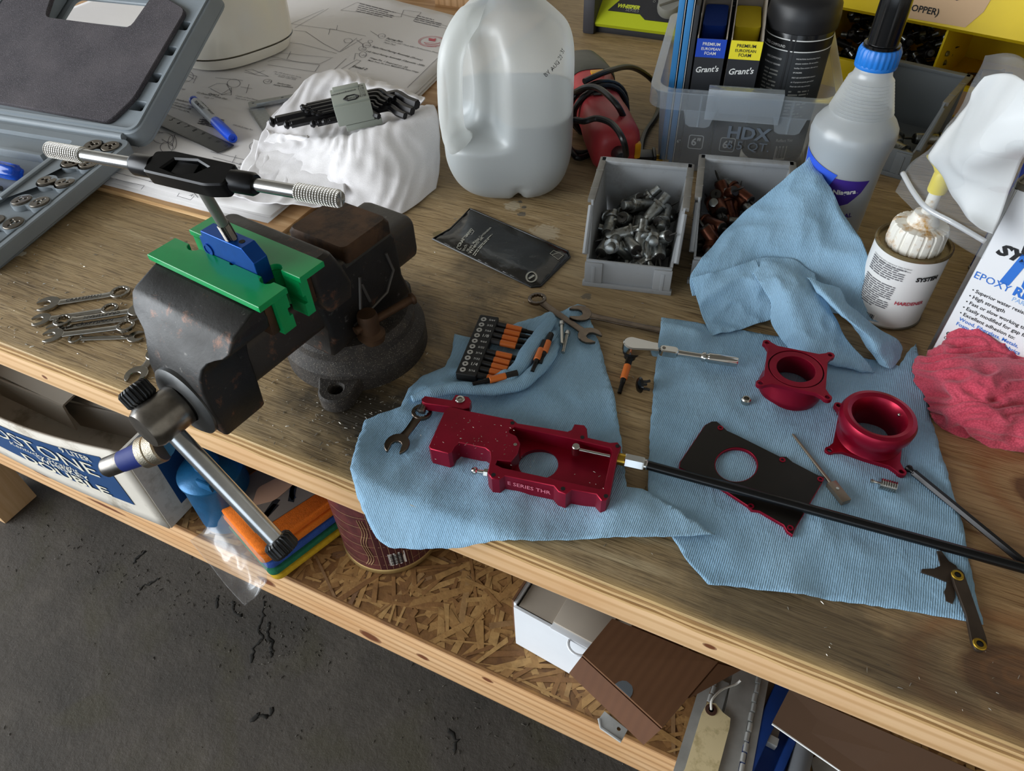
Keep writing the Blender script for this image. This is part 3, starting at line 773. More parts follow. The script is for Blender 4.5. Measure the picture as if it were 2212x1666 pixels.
for s_, t0, t1, u in (('FINE POINT', .022, .052, .0035), ('PERMANENT', .020, .05, -.004), ('MARKER', .054, .072, .001)):
    q0 = a+d*(t0*k)+s0*u*k+UP*(.0062*k); q1 = a+d*(t1*k)+s0*u*k+UP*(.0062*k)
    fit(s_, q0, q1, UP, INK, mk, 0, 'lettering', bend=lambda c: wrapcyl(c, a, d, .0062*k), bold=.02)
sq = wthing('steel_square', 'silver steel square with ruled blade half under the white cloth', 'square', B(590, 260, .018))
M_ALU = mat('brushed_aluminium', '#a9adb0', .32, .9, var=.08, vs=200)
a, b_ = B(540, 238, .0185), B(600, 330, .0185); Mr = place(a, b_)
L = (b_-a).length
MB().prism([(0, -.002), (L, -.002), (L, .022), (0, .022)], 0, .0012, M=Mr).ob('ruled_blade', M_ALU, sq)
mb = MB()
for i in range(int(L/.0025)): mb.poly([(i*.0025, -.0019, .0013), (i*.0025+.0004, -.0019, .0013), (i*.0025+.0004, .0015+.002*(i % 4 == 0), .0013), (i*.0025, .0015+.002*(i % 4 == 0), .0013)], [(0, 1, 2, 3)], M=Mr)
mb.ob('graduations', INK, sq, smooth=0)
a, b_ = B(536, 224, .0205), B(690, 196, .0205); Mr = place(a, b_); L = (b_-a).length
MB().prism(rrect(0, -.020, L+.08, .002, .003, 3), 0, .0016, holes=[circ(.008, -.005, .0022, 12), circ(.055, -.004, .0022, 12)], M=Mr).bx(.012, L+.08, -.0215, -.018, 0, .006, M=Mr, bev=.0008).ob('stock', M_ALU, sq)

# white fibreglass wheel fairing
M_GEL = mat('white_gelcoat', '#f4f0e5', .22, coat=.3, var=.03, vs=6)
fr = thing('wheel_fairing', 'large white fibreglass wheel fairing standing behind the grey case', 'fairing', (-1.10, 1.02, BT+.0165), math.radians(-18))
def fsec(z, a, b, cx_, cy_): return [(cx_+a*math.copysign(abs(math.cos(t))**.72, math.cos(t)), cy_+b*math.copysign(abs(math.sin(t))**.72, math.sin(t)), z) for t in [2*PI*i/56 for i in range(56)]]
MB().loft([fsec(.0005, .108, .095, 0, 0), fsec(.004, .114, .102, 0, 0), fsec(.022, .122, .112, -.001, .001)], cap1=False).ob('lower_rim', M_GEL, fr)
MB().loft([fsec(.0225, .1195, .109, -.001, .001), fsec(.0245, .1195, .109, -.001, .001)]).ob('seam_line', mat('seam_dirt', '#7d7358', .8), fr)
MB().loft([fsec(.0245, .1215, .1115, -.001, .001), fsec(.06, .120, .112, -.004, .006), fsec(.12, .113, .110, -.012, .018), fsec(.19, .098, .100, -.022, .034), fsec(.25, .075, .080, -.032, .052), fsec(.29, .045, .050, -.04, .066), fsec(.305, .015, .017, -.043, .072)]).ob('shell', M_GEL, fr, smooth=60)
# ================================================================== bench vise and what it holds
def m_iron():
    n = NT('black_cast_iron'); co = n.coord()
    a = n.noise(co, 55, 6, .7); b = n.noise(co, 18, 5, .6)
    c = n.ramp(b, [(.3, '#131110'), (.6, '#211f1d'), (.8, '#312e2b')])
    c = n.mix(n.ramp(n.noise(co, 38, 6, .72, .3), [(.58, 0.), (.67, .85)]), c, '#6d4630')
    ge = n.node('ShaderNodeNewGeometry'); c = n.mix(n.ramp(ge.outputs['Pointiness'], [(.54, 0.), (.66, .6)]), c, '#73604f')
    c = n.mix(n.ramp(n.noise(co, 120, 3, .6), [(.66, 0.), (.76, .5)]), c, '#77736e')
    n.set(**{'Base Color': c, 'Roughness': n.ramp(b, [(.3, .36), (.7, .58)]), 'Metallic': .25}); n.bump(a, .35, .0015); return n.m
M_IRON = m_iron()
def m_dusty():
    n = NT('gritty_cast_iron'); co = n.coord()
    c = n.ramp(n.noise(co, 60, 6, .7), [(.3, '#1e1a17'), (.55, '#332d28'), (.75, '#483f36')])
    c = n.mix(n.ramp(n.voro(co, 620), [(.10, .8), (.22, 0.)]), c, '#a8a08f')
    n.set(**{'Base Color': c, 'Roughness': .7, 'Metallic': .1}); n.bump(n.noise(co, 400, 4), .6, .001); return n.m
M_GRIT = m_dusty()
M_GREEN = mat('green_urethane', '#0a9652', .28, coat=.25, var=.08, vs=30, spec=.5)
M_BLUEAN = mat('blue_anodized', '#0c4a9e', .33, .55, var=.1, vs=90)
def m_knurl(name, col, sc):
    n = NT(name); co = n.coord((1, 1, 1))
    sp = n.node('ShaderNodeSeparateXYZ'); n.link(co, sp.inputs[0])
    an = n.math('ARCTAN2', sp.outputs[2], sp.outputs[1])
    a = n.math('SINE', n.math('ADD', n.math('MULTIPLY', sp.outputs[0], sc), n.math('MULTIPLY', an, 14)))
    b = n.math('SINE', n.math('SUBTRACT', n.math('MULTIPLY', sp.outputs[0], sc), n.math('MULTIPLY', an, 14)))
    h = n.math('MULTIPLY', a, b)
    n.set(**{'Base Color': srgb(col), 'Metallic': 1.0, 'Roughness': .3}); n.bump(h, 1.0, .0012); return n.m
M_KNURL = m_knurl('knurled_steel', '#d6d3cc', 1500)

vise = thing('bench_vise', 'black cast-iron bench vise clamped open on the bench edge', 'vise', (-.405, .43, BT), math.radians(-8))
def ring(a, v0, v1, w, r=.008, n=4): return [(x, y, w) for x, y in rrect(-a, v0, a, v1, r, n)]
# swivel base with bolt lugs
mb = MB()
mb.lathe([(.074, 0), (.074, .022), (.068, .030), (.064, .034)], 56)
for lx, ly in ((.042, -.074), (-.014, .080), (-.080, -.012)):
    L = math.hypot(lx, ly); ux, uy = lx/L, ly/L; px, py = -uy, ux
    out = [(ux*(L-.045)+px*.030, uy*(L-.045)+py*.030)]
    for k in range(13):
        t = PI/2-PI*k/12; out.append((lx+ux*.018*math.cos(t)+px*.018*math.sin(t), ly+uy*.018*math.cos(t)+py*.018*math.sin(t)))
    out.append((ux*(L-.045)-px*.030, uy*(L-.045)-py*.030))
    mb.prism(out, 0, .017, holes=[circ(lx, ly, .0065, 16)], ch=.002)
mb.ob('swivel_base', M_GRIT, vise)
MB().lathe([(.065, .030), (.065, .042), (.060, .048), (.02, .050)], 56).ob('swivel_plate', M_GRIT, vise)
mb = MB()
# fixed body: side profile in (v, w), slightly tapered
prof = [(-.062, .046), (-.058, .075), (-.062, .10), (-.060, .125), (-.050, .134), (-.022, .134), (-.020, .128), (.040, .128), (.046, .120), (.046, .075), (.055, .046)]
rings = []
for u, k in ((-.037, 1.0), (-.033, 1.02), (.033, 1.02), (.037, 1.0)): rings.append([(u, v*k, w_) for v, w_ in prof])
mb.loft(rings); mb.ob('fixed_body', M_IRON, vise, bev=.003)
mb = MB().loft([ring(.056, -.066, -.038, .112, .004), ring(.061, -.076, -.038, .130, .005), ring(.062, -.080, -.044, .150, .006), ring(.061, -.080, -.052, .168, .006), ring(.058, -.078, -.056, .171, .005)])
mb.ob('fixed_jaw', M_IRON, vise)
MB().bx(-.060, .060, -.086, -.079, .136, .166, bev=.001).ob('jaw_plate', M_RUST, vise)
MB().loft([ring(.036, -.020, .043, .122, .004), ring(.0365, -.020, .043, .139, .005), ring(.034, -.018, .041, .143, .006)]).ob('anvil', M_RUST, vise)
# cast marks on the side of the body
mb = MB()
for pts in ([(-.018, .075), (-.010, .108)], [(-.004, .075), (-.010, .100)], [(-.030, .062), (.02, .070), (.034, .088), (.028, .112)]):
    mb.tube([(.0375, v, w_) for v, w_ in pts], .0016, 6)
mb.ob('cast_mark', mat('worn_cast_edge', '#57534f', .5, .5), vise)
# sliding bar and moving jaw
def bar(v0, v1, a, w0, w1, r):
    return [[(x, v, z) for x, z in rrect(-a, w0, a, w1, r, 4)] for v in (v0, v0+.004, v1-.004, v1)]
b = bar(-.15, .078, .034, .076, .124, .010); b[0] = [(x*.93, y, .101+(z-.101)*.93) for x, y, z in b[0]]; b[-1] = [(x*.93, y, .101+(z-.101)*.93) for x, y, z in b[-1]]
MB().loft(b).ob('slide_bar', M_IRON, vise)
mb = MB()
prof = [(.053, .033, -.186, -.146, .002), (.056, .035, -.188, -.144, .003), (.085, .0355, -.191, -.142, .003), (.108, .0345, -.190, -.140, .003), (.120, .034, -.187, -.138, .003), (.128, .036, -.183, -.133, .003), (.134, .041, -.179, -.130, .003), (.138, .048, -.176, -.129, .003), (.141, .056, -.173, -.128, .003), (.145, .060, -.170, -.128, .003), (.154, .0615, -.165, -.128, .003), (.157, .061, -.161, -.1285, .003), (.1655, .060, -.139, -.129, .003)]
mb.loft([ring(a, f, bk, w_, r) for w_, a, f, bk, r in prof]); mb.ob('moving_jaw', M_IRON, vise, smooth=40)
MB().bx(-.060, .060, -.129, -.1215, .134, .163, bev=.001).ob('jaw_plate', M_RUST, vise)
MB().rev((0, -.186, .081), (0, -.2, .081), [(.034, 0), (.034, .006), (.030, .0085), (.018, .0085), (.018, .006)], 40).ob('screw_collar', mat('grey_iron', '#565757', .45, .7, var=.2, vs=60), vise)
MB().rev((-.003, -.188, .080), (-.003, -.232, .080), [(.014, 0), (.0178, .004), (.0190, .008), (.0190, .038), (.0160, .043), (.014, .0435)], 32).ob('screw_head', mat('hub_steel', '#8b8680', .28, 1.0, var=.3, vs=60), vise)
h0, h1 = V((-.024, -.213, .094)), V((.095, -.213, -.030))
MB().cyl(h0, h1, .0078, n=20).ob('handle', M_STEEL, vise)
def knobring(p, d):
    out = []
    for t in (0, .014):
        out.append([(.0125+.0006*(i % 2))*1.0 for i in range(48)])
    M = Matrix.Translation(p) @ d.to_track_quat('Z', 'Y').to_matrix().to_4x4()
    f = lambda r0, z: [((r0+(.0011 if i % 4 < 2 else 0))*math.cos(2*PI*i/88), (r0+(.0011 if i % 4 < 2 else 0))*math.sin(2*PI*i/88), z) for i in range(88)]
    return MB().loft([f(.010, 0), f(.0122, .0025), f(.0122, .0135), f(.010, .016)], M=M)
dr = (h1-h0).normalized()
knobring(h0-dr*.010, dr).ob('handle_knob', M_BLKPL, vise)
knobring(h1-dr*.008, dr).ob('handle_knob', M_BLKPL, vise)
MB().rev((.047, -.020, .044), (.047, -.020, .08), [(.014, 0), (.014, .006), (.010, .010), (.010, .028), (.009, .031)], 28).ob('swivel_lock_bolt', M_RUST, vise)
q0, q1 = V((.046, -.022, .062)), V((.058, .030, .062))
q0 = q0-(q1-q0)*.25
MB().cyl(q0, q1, .0042, n=14).ob('lock_lever', M_RUST, vise)
MB().rev(q1, q1+(q1-q0), [(.0042, 0), (.0062, .0015), (.0062, .0035), (.004, .005)], 16).ob('lever_stop', M_RUST, vise)

# soft jaw pads, each an L with worn notches
def pad(label, sgn, vf, vb, vl, notches):
    p = thing('jaw_pad', label, 'jaw pad', vise.location, math.radians(-8), 'green soft pads on the vise jaws')
    # gap side is at vb for the front pad (sgn=1) and vf for the back one
    out = []
    if sgn > 0:
        out = [(-.067, vf), (.067, vf), (.067, vb)]
        for u, r in sorted(notches, reverse=True):
            out += [(u+r, vb)]+[(u+r*math.cos(PI*k/6), vb-r*.8*math.sin(PI*k/6)) for k in range(1, 6)]+[(u-r, vb)]
        out += [(-.067, vb)]
    else:
        out = [(.067, vb), (-.067, vb), (-.067, vf)]
        for u, r in sorted(notches):
            out += [(u-r, vf)]+[(u-r*math.cos(PI*k/6), vf+r*.8*math.sin(PI*k/6)) for k in range(1, 6)]+[(u+r, vf)]
        out += [(.067, vf)]
    MB().prism(out, .1665, .172, ch=.0004).ob('top_flange', M_GREEN, p)
    l0, l1 = (vl, vb) if sgn > 0 else (vf, vl)
    leg = [(-.064, l0), (.064, l0), (.064, l1), (-.064, l1)]
    if sgn > 0: leg = [(-.064, l0), (.064, l0), (.064, l1)]+[q for u, r in sorted(notches, reverse=True) for q in ((u+r, l1), (u, l1-r*.8), (u-r, l1))]+[(-.064, l1)]
    else: leg = [(.064, l1), (-.064, l1), (-.064, l0)]+[q for u, r in sorted(notches) for q in ((u-r, l0), (u, l0+r*.8), (u+r, l0))]+[(.064, l0)]
    mid = leg if False else None
    MB().prism(leg, .152, .1664).prism(leg, .132, .1445).ob('clamp_face', M_GREEN, p)
    g = .003*sgn
    MB().bx(-.064, .064, l0 if sgn > 0 else l0+.003, (l1-.003) if sgn > 0 else l1, .1445, .152).ob('groove', M_GREEN, p)
    return p
pad('green plastic jaw pad on the moving jaw, nearest the handle', 1, -.137, -.1085, -.1212, [(-.042, .007), (.005, .0025), (.046, .007)])
pad('green plastic jaw pad on the fixed jaw, behind the blue block', -1, -.0945, -.068, -.0862, [(.040, .006), (-.046, .005)])
# small blue machined block gripped between the pads
blk = thing('anodized_block', 'small blue anodized block gripped between the green jaw pads', 'machine part', vise.location, math.radians(-8))
pr = [(-.030, .150), (.020, .150), (.034, .160), (.0345, .182), (.025, .193), (-.024, .193), (-.0245, .188), (-.029, .186)]
MB().loft([[(u, v, z) for u, z in pr] for v in (-.1084, -.1075, -.0955, -.0946)]).ob('block', M_BLUEAN, blk, bev=.0006)
MB().rev((.018, -.1015, .1922), (.018, -.1015, .2), [(.0025, 0), (.0025, .0011)], 16).ob('bolt_hole', M_HOLE, blk)
MB().rev((-.022, -.1086, .176), (-.022, -.2, .176), [(.0055, 0), (.0055, .0009), (.004, .0009), (.004, .0003)], 18).ob('boss', M_BLUEAN, blk)
# tap standing in the block, tap wrench on it
tw = wthing('tap_wrench', 'steel tap wrench with black body and knurled handles above the vise', 'tap wrench', B(415, 372, .262))
ta0 = B(503, 520, .190); c0 = B(418, 376, .262)
A, Z = B(112, 318, .262), B(742, 425, .262)
ax = (Z-A).normalized(); tdir = (c0-ta0).normalized(); nrm = (tdir-ax*tdir.dot(ax)).normalized(); sd = nrm.cross(ax)
Mw = Matrix.Identity(4)
for i in range(3): Mw[i][0], Mw[i][1], Mw[i][2], Mw[i][3] = ax[i], sd[i], nrm[i], c0[i]
tw.matrix_world = Mw; WPAR.pop(tw.name)
la, lz = -(A-c0).length, (Z-c0).length
M_BLKOX = mat('black_oxide', '#141416', .30, .5, var=.3, vs=80)
out = roundpoly([(-.034, -.0095), (.020, -.0125), (.034, -.0095), (.034, .0095), (-.020, .0125), (-.034, .0095)], .003)
MB().prism(out, -.0068, .0068, holes=[[(-.020, -.004), (-.006, -.007), (.008, -.003), (.014, .003), (.003, .007), (-.015, .005)]], ch=.0012).ob('body', M_BLKOX, tw)
MB().bx(-.014, .004, -.0058, .0058, -.0060, .0040, bev=.0008).ob('clamp_block', mat('dark_steel', '#232325', .35, .6), tw)
for s_, L in ((-1, la), (1, lz)):
    MB().rev((s_*.033, 0, 0), (s_*.07, 0, 0), [(.0080, 0), (.0080, .016), (.0066, .0185), (.0045, .0185)], 24).ob('sleeve', M_BLKOX, tw)
    MB().rev((s_*.05, 0, 0), (L, 0, 0), [(.0046, 0), (.0046, abs(L)-.05-.033)], 20).ob('handle_rod', M_STEEL, tw)
    MB().rev((L-s_*.034, 0, 0), (L, 0, 0), [(.0046, 0), (.0060, .0012), (.0060, .032), (.0050, .034)], 32).ob('knurled_grip', M_KNURL, tw)
tp = wthing('thread_tap', 'steel thread tap standing in the blue block', 'tap', ta0)
dt = (c0-ta0); LT = dt.length
mb = MB(); rg = []
for i in range(49):
    t = i/48*.034; pts = []
    for k in range(24):
        a = 2*PI*k/24; fl = .62 if (k % 6) in (0, 1) else 1.0
        pts.append((fl*(.0046+(.0005 if i % 2 else 0))*math.cos(a), fl*(.0046+(.0005 if i % 2 else 0))*math.sin(a), t))
    rg.append(pts)
Mt = Matrix.Translation(ta0-dt.normalized()*.012) @ dt.to_track_quat('Z', 'Y').to_matrix().to_4x4()
MB().loft(rg, M=Mt).ob('threaded_end', M_DSTEEL, tp, smooth=25)
MB().rev(ta0+dt.normalized()*.022, c0, [(.0042, 0), (.0042, LT-.034)], 20).ob('shank', mat('tap_steel', '#8f8d88', .38, .6), tp)
MB().box((0, 0, 0), (.0055, .0055, .016), M=Mt @ Matrix.Translation((0, 0, LT+.006))).ob('square_end', M_STEEL, tp)
# ================================================================== cloth with hex keys
M_WCLOTH = m_cloth('white_cotton', '#e6e3e6', '#f1eeee', 900, .25)
wr = [[(640, 212, .018), (684, 168, .022), (740, 150, .03), (800, 172, .03), (860, 190, .03), (905, 214, .012)],
      [(622, 222, .040), (668, 172, .055), (735, 166, .062), (800, 186, .060), (868, 198, .058), (918, 216, .050)],
      [(584, 256, .034), (640, 232, .044), (715, 222, .045), (790, 216, .044), (850, 218, .042), (905, 232, .046)],
      [(577, 272, .028), (640, 283, .040), (705, 290, .044), (770, 280, .046), (840, 262, .052), (930, 228, .062)],
      [(562, 306, .024), (635, 312, .036), (700, 306, .052), (765, 298, .062), (850, 272, .068), (942, 240, .066)],
      [(552, 340, .021), (622, 348, .026), (690, 345, .040), (768, 360, .046), (862, 345, .046), (950, 300, .044)],
      [(530, 385, .020), (600, 392, .020), (680, 398, .022), (764, 410, .022), (862, 415, .020), (948, 360, .020)],
      [(500, 425, .0195), (570, 440, .0195), (660, 446, .0185), (757, 455, .008), (850, 470, .002), (940, 408, .002)]]
cl = net([[B(*p) for p in r] for r in wr], 14, .0014, 45, 2.0, .0012, 30, fold=.0022, fu=.22, fv=.05).ob('cotton_rag', M_WCLOTH, smooth=180, solid=.0012)
tag(cl, 'bundled white cotton cloth lying half over the plans beside the jug', 'cloth')
# frayed loose end tucked under the bundle
lc = net([[B(*p) for p in r] for r in ([(548, 300, .020), (610, 318, .030), (690, 330, .038)], [(540, 330, .020), (620, 350, .028), (700, 355, .036)], [(520, 360, .019), (620, 385, .024), (740, 385, .030)], [(520, 400, .0195), (630, 415, .021), (748, 420, .022)])], 12, .0012, 60, 5., .0012, 30).ob('folded_layer', M_WCLOTH, cl, smooth=180, solid=.0012)
rn = [[B(*p) for p in r] for r in ([(575, 280, .03), (620, 300, .036), (665, 292, .04)], [(580, 288, .036), (622, 292, .042), (668, 300, .044)], [(570, 305, .03), (625, 315, .032), (690, 318, .036)])]
net(rn, 14, .0012, 80, 9., .0022, 70).ob('crumpled_hem', M_WCLOTH, cl, smooth=180, solid=.001)

M_KEY = mat('black_oxide_keys', '#161517', .30, .35, var=.2, vs=200)
M_HOLD = mat('grey_green_plastic', '#8f948a', .5)
ka, kb = B(585, 276, .064), B(792, 230, .074); kd = (kb-ka).normalized(); kn = (ZUP-kd*kd.z).normalized(); ks = kd.cross(kn)
LK = (kb-ka).length
def KP(t, s_, n_): return ka+kd*(t*LK)+ks*s_+kn*n_
# (start t, side, rise, radius, bend t, arm length)
keys = [(0.02, -0.0054, 0.0050, 0.0070, 1.30, 0.045, 'thickest'), (.16, 0.0081, 0.0025, 0.0059, 1.24, 0.043, 'second thickest'), (.42, 0.0209, 0.0013, 0.0050, 1.18, 0.037, 'third thickest'), (.36, -0.0135, 0.0125, 0.0042, 1.14, 0.035, 'fourth thickest'), (.38, -0.0041, 0.0137, 0.0038, 1.10, 0.030, 'fifth thickest'), (.40, 0.0041, 0.0125, 0.0034, 1.07, 0.027, 'sixth thickest'), (.46, 0.0115, 0.0112, 0.0028, 1.04, 0.025, 'third thinnest'), (.50, 0.0169, 0.0106, 0.0024, 1.01, 0.022, 'second thinnest'), (.54, 0.0277, 0.0037, 0.0042, 1.00, 0.020, 'lowest')]
for t0, s_, n_, r, t1, L, nm in keys:
    k = wthing('hex_key', 'black ball-end hex key, %s of those in the grey holder' % nm, 'hex key', KP(t0, s_, n_), 'hex keys in the holder')
    bend = KP(t1, s_, n_); dirb = (ks*.80+kd*.62-kn*.12).normalized()
    pts = spline([KP(t0+.05, s_, n_), KP((t0+t1)/2, s_, n_), KP(t1-.05, s_, n_), bend+kd*.004+dirb*.004, bend+dirb*L*.6, bend+dirb*L], 5)
    MB().tube(pts, r, 6).ob('key_shaft', M_KEY, k, smooth=20)
    c = KP(t0+.05, s_, n_)
    MB().rev(c+kd*.002, c-kd, [(r*.98, 0), (r*.62, .003), (r*.62, .0045), (r*1.0, .0065), (r*1.05, .0085), (r*.6, .0115)], 14).ob('ball_end', M_KEY, k)
hd = wthing('hex_key_holder', 'grey plastic hex key holder marked INCH on the white cloth', 'holder', KP(.84, 0, 0))
Mh = Matrix.Identity(4)
for i in range(3): Mh[i][0], Mh[i][1], Mh[i][2], Mh[i][3] = kd[i], -ks[i], kn[i], KP(.86, .008, .021)[i]
Mh = Mh @ Matrix.Scale(1.32, 4)
MB().bx(-.019, .019, -.021, .019, -.003, .004, bev=.0015, M=Mh).bx(-.016, .012, .012, .022, -.006, .0052, bev=.0015, M=Mh).ob('upper_clip', M_HOLD, hd)
MB().bx(-.019, .019, -.024, -.019, -.018, .002, bev=.001, M=Mh).bx(-.012, .026, -.022, .018, -.026, -.019, bev=.0015, M=Mh).ob('lower_clip', M_HOLD, hd)
hx = [(math.cos(PI/3*i)*.0085+.001, math.sin(PI/3*i)*.0072-.0125) for i in range(6)]
MB().prism(hx, .004, .0049, M=Mh, holes=[inset(hx, .0011)]).ob('hexagon_badge', INK, hd)
mh = lambda x, y: Mh @ V((x, y, .0042))
fit('INCH', mh(-.004, -.0145), mh(.0065, -.0145), kn, INK, hd, .0003, bold=.03, tall=1.1)
fit('amazonbasics', mh(-.0185, .0025), mh(.008, .0045), kn, INK, hd, .0003, bold=.02)
for i, s_ in enumerate(('3/8', '5/16', '1/4', '7/32', '3/16', '5/32', '9/64', '1/8')):
    fit(s_, mh(.0105, .010-.0037*i), mh(.0165, .010-.0037*i), kn, INK, hd, .0003, 'size_mark')

# ================================================================== water jug
M_HDPE = m_trans('milky_polyethylene', '#f1f3f1', .46, .45, .36, .08, bump=.10, bs=500, fres=.45)
M_WATER = m_trans('water_in_plastic', '#7d8a92', .0, .30, .2, .02)
JC = V((-.402, .806, BT)); jug = thing('water_jug', 'translucent gallon plastic jug partly filled with water', 'jug', JC)
jug.scale = (1.10, 1.10, .97)
JA = math.radians(-114)
def jsec(z, s_, e=4.0, rec=0.0, n=96, sc=1.0):
    out = []
    for i in range(n):
        a = 2*PI*i/n; b = a-JA+PI/4
        r = s_/((abs(math.cos(b))**e+abs(math.sin(b))**e)**(1/e))*sc
        dd = (a-JA+PI) % (2*PI)-PI
        if rec: r *= 1-rec*math.exp(-(abs(dd)/.74)**6)
        gr = math.exp(-((((a-JA-math.radians(58)+PI) % (2*PI))-PI)/.10)**2)
        if z < .03: r *= 1-.05*gr
        out.append((r*math.cos(a), r*math.sin(a), z+(.010*gr*(1-z/.02) if z < .02 else 0)))
    return out
jp = [(.0, .046, 2.8, 0), (.005, .0555, 3, 0), (.016, .064, 3.3, 0), (.032, .0705, 3.6, 0), (.055, .0750, 4, 0), (.078, .0758, 4, .0), (.088, .0758, 4, .10), (.096, .0758, 4, .30), (.110, .0755, 4, .44), (.135, .0755, 4, .49), (.160, .0755, 4, .49), (.182, .0735, 3.8, .46), (.200, .068, 3.4, .38), (.214, .058, 3, .24), (.228, .046, 2.6, .10), (.240, .034, 2.2, .0), (.247, .024, 2, 0), (.252, .0205, 2, 0), (.266, .0205, 2, 0)]
# resample for smooth recess
def jres(P_, k=4):
    q = spline([V((a, b, c)) for a, b, c, d in P_], k); r = spline([V((a, d, 0)) for a, b, c, d in P_], k)
    return [(a.x, a.y, a.z, max(0, b.y)) for a, b in zip(q, r)]
JR = jres(jp)
MB().loft([jsec(z, s_, e, r) for z, s_, e, r in JR], cap1=False).ob('jug_shell', M_HDPE, jug, smooth=180)
WL = .118
MB().loft([jsec(max(.002, z), s_, e, r, sc=.972) for z, s_, e, r in JR if z < WL]+[jsec(WL, .0755, 4, min((abs(q[0]-WL), q[3]) for q in JR)[1]+.02, sc=.965)]).ob('water', M_WATER, jug, smooth=50)
ca, sa = math.cos(JA), math.sin(JA)
hp = [(.018, .240), (.040, .234), (.054, .227), (.068, .212), (.0775, .192), (.0815, .165), (.0835, .140), (.0840, .118), (.082, .100), (.076, .086), (.066, .078)]
hpts = spline([V((r*ca, r*sa, z)) for r, z in hp], 5); nn = len(hpts)
rad = [.006+.0065*min(1, i/8) if i < 8 else .0125 if i < nn*.75 else .0125+.006*(i-nn*.75)/(nn*.25) for i in range(nn)]
MB().tube(hpts, rad, 18, flat=(1.0, 1.15)).ob('handle', M_HDPE, jug, smooth=180)
MB().lathe([(.0215, .252), (.0235, .254), (.0235, .268), (.021, .270), (.0, .270)], 36).ob('cap', mat('blue_cap', '#3a6fb5', .4), jug)
def jr(a, z):
    q = min(JR, key=lambda t: abs(t[0]-z)); b = a-JA+PI/4
    return q[1]/((abs(math.cos(b))**q[2]+abs(math.sin(b))**q[2])**(1/q[2]))
RT_ = .085
def jbend(c): a = c.x/RT_; r = jr(a, c.y)+.0012; return V((r*math.cos(a), r*math.sin(a), c.y))
fit('BY AUG 25 25', (RT_*math.radians(-36), .178, 0), (RT_*math.radians(-15), .198, 0), ZUP, INK, jug, 0, 'date_print', bend=jbend)

# ================================================================== red power tool with its cord
M_REDP = mat('red_tool_plastic', '#a8353a', .42, var=.12, vs=30)
gr = wthing('angle_polisher', 'red corded power tool lying behind the water jug', 'power tool', B(1300, 280, 0))
ga, gb = B(1318, 322, .037)+V((.010, .0, 0)), B(1262, 205, .037)+V((.012, .004, 0)); gd = (gb-ga).normalized(); GL = (gb-ga).length
gs = gd.cross(ZUP).normalized(); gu = gs.cross(gd)
Mg = Matrix.Identity(4)
for i in range(3): Mg[i][0], Mg[i][1], Mg[i][2], Mg[i][3] = gs[i], gu[i], gd[i], (ga-gd*.010)[i]
def gsec(a, b, z, e=3): return [(a*math.copysign(abs(math.cos(t))**(2/e), math.cos(t)), b*math.copysign(abs(math.sin(t))**(2/e), math.sin(t)), z) for t in [2*PI*i/40 for i in range(40)]]
MB().loft([gsec(.018, .018, 0), gsec(.026, .026, .003), gsec(.031, .031, .010), gsec(.034, .034, .022), gsec(.034, .034, .085), gsec(.032, .032, .12), gsec(.033, .033, .16), gsec(.036, .036, .20)], M=Mg).ob('motor_body', M_REDP, gr, smooth=50)
MB().loft([gsec(.037, .037, .198), gsec(.039, .039, .21), gsec(.036, .034, .26), gsec(.030, .028, .30)], M=Mg).ob('gear_head', mat('grey_green_metal', '#4b4c45', .45, .5, var=.2), gr, smooth=50)
mb = MB()
for i in range(7):
    a = .35+i*.16
    mb.box((.0335*math.cos(a), .0335*math.sin(a), .040), (.0025, .0025, .022), rot=Matrix.Rotation(a, 3, 'Z'), M=Mg)
for i in range(4): mb.box((.008+i*.0065, -.004-.004*i, .0055+.0012*i), (.0025, .020, .004), M=Mg)
mb.ob('air_vents', M_HOLE, gr, kind='stuff')
MB().rev(Mg @ V((0, 0, .004)), Mg @ V((-.004, .012, -.03)), [(.011, 0), (.009, .012), (.0055, .036), (.0045, .038)], 18).ob('cord_guard', M_BLKPL, gr)
MB().bx(.022, .031, -.010, .012, .000, .024, bev=.003, M=Mg).ob('brush_cap', mat('amber_plastic', '#d79a1e', .35), gr)
MB().box((-.008, .0345, .125), (.014, .001, .028), M=Mg, bev=.0004).ob('name_plate', M_BLKPL, gr)
MB().box((.005, .036, .185), (.020, .004, .014), M=Mg, bev=.001).ob('switch', mat('amber_plastic', '#d79a1e', .35), gr)
M_CORD = mat('black_rubber_cord', '#151516', .35)
cp = [Mg @ V((-.003, .010, -.025)), B(1352, 335, .052), B(1345, 300, .078), B(1322, 268, .082), B(1290, 256, .082), B(1262, 262, .078), B(1235, 262, .06), B(1225, 300, .02), B(1245, 340, .008), B(1275, 330, .006), B(1230, 320, .008), B(1215, 230, .02), B(1250, 195, .075), B(1290, 190, .09), B(1335, 230, .085), B(1360, 290, .03), B(1370, 330, .01)]
MB().tube(spline(cp, 8), .0042, 10).ob('power_cord', M_CORD, gr)
for r_, oz in ((0, 0), (1, 0)):
    c0 = Mg @ V((0, 0, .128+.012*r_)); pts = []
    for i in range(28):
        a = 2*PI*i/28; pts.append(c0+gs*((.040+.003*r_)*math.cos(a))+gu*((.039+.003*r_)*math.sin(a))+gd*(.006*math.sin(a*2+r_)))
    MB().tube(pts, .0042, 10, closed=True).ob('cord_coil', M_CORD, gr)
cp = [B(1262, 176, .085), B(1310, 155, .085), B(1360, 145, .06), B(1400, 165, .03), B(1425, 200, .006), B(1420, 245, .005), B(1395, 285, .005), B(1385, 320, .008), B(1388, 345, .010)]
MB().tube(spline(cp, 8), .0042, 10).ob('power_cord', M_CORD, gr)
pl = B(1378, 345, .010); pd = (B(1420, 345, .010)-pl).normalized(); Mp = place(pl, pl+pd)
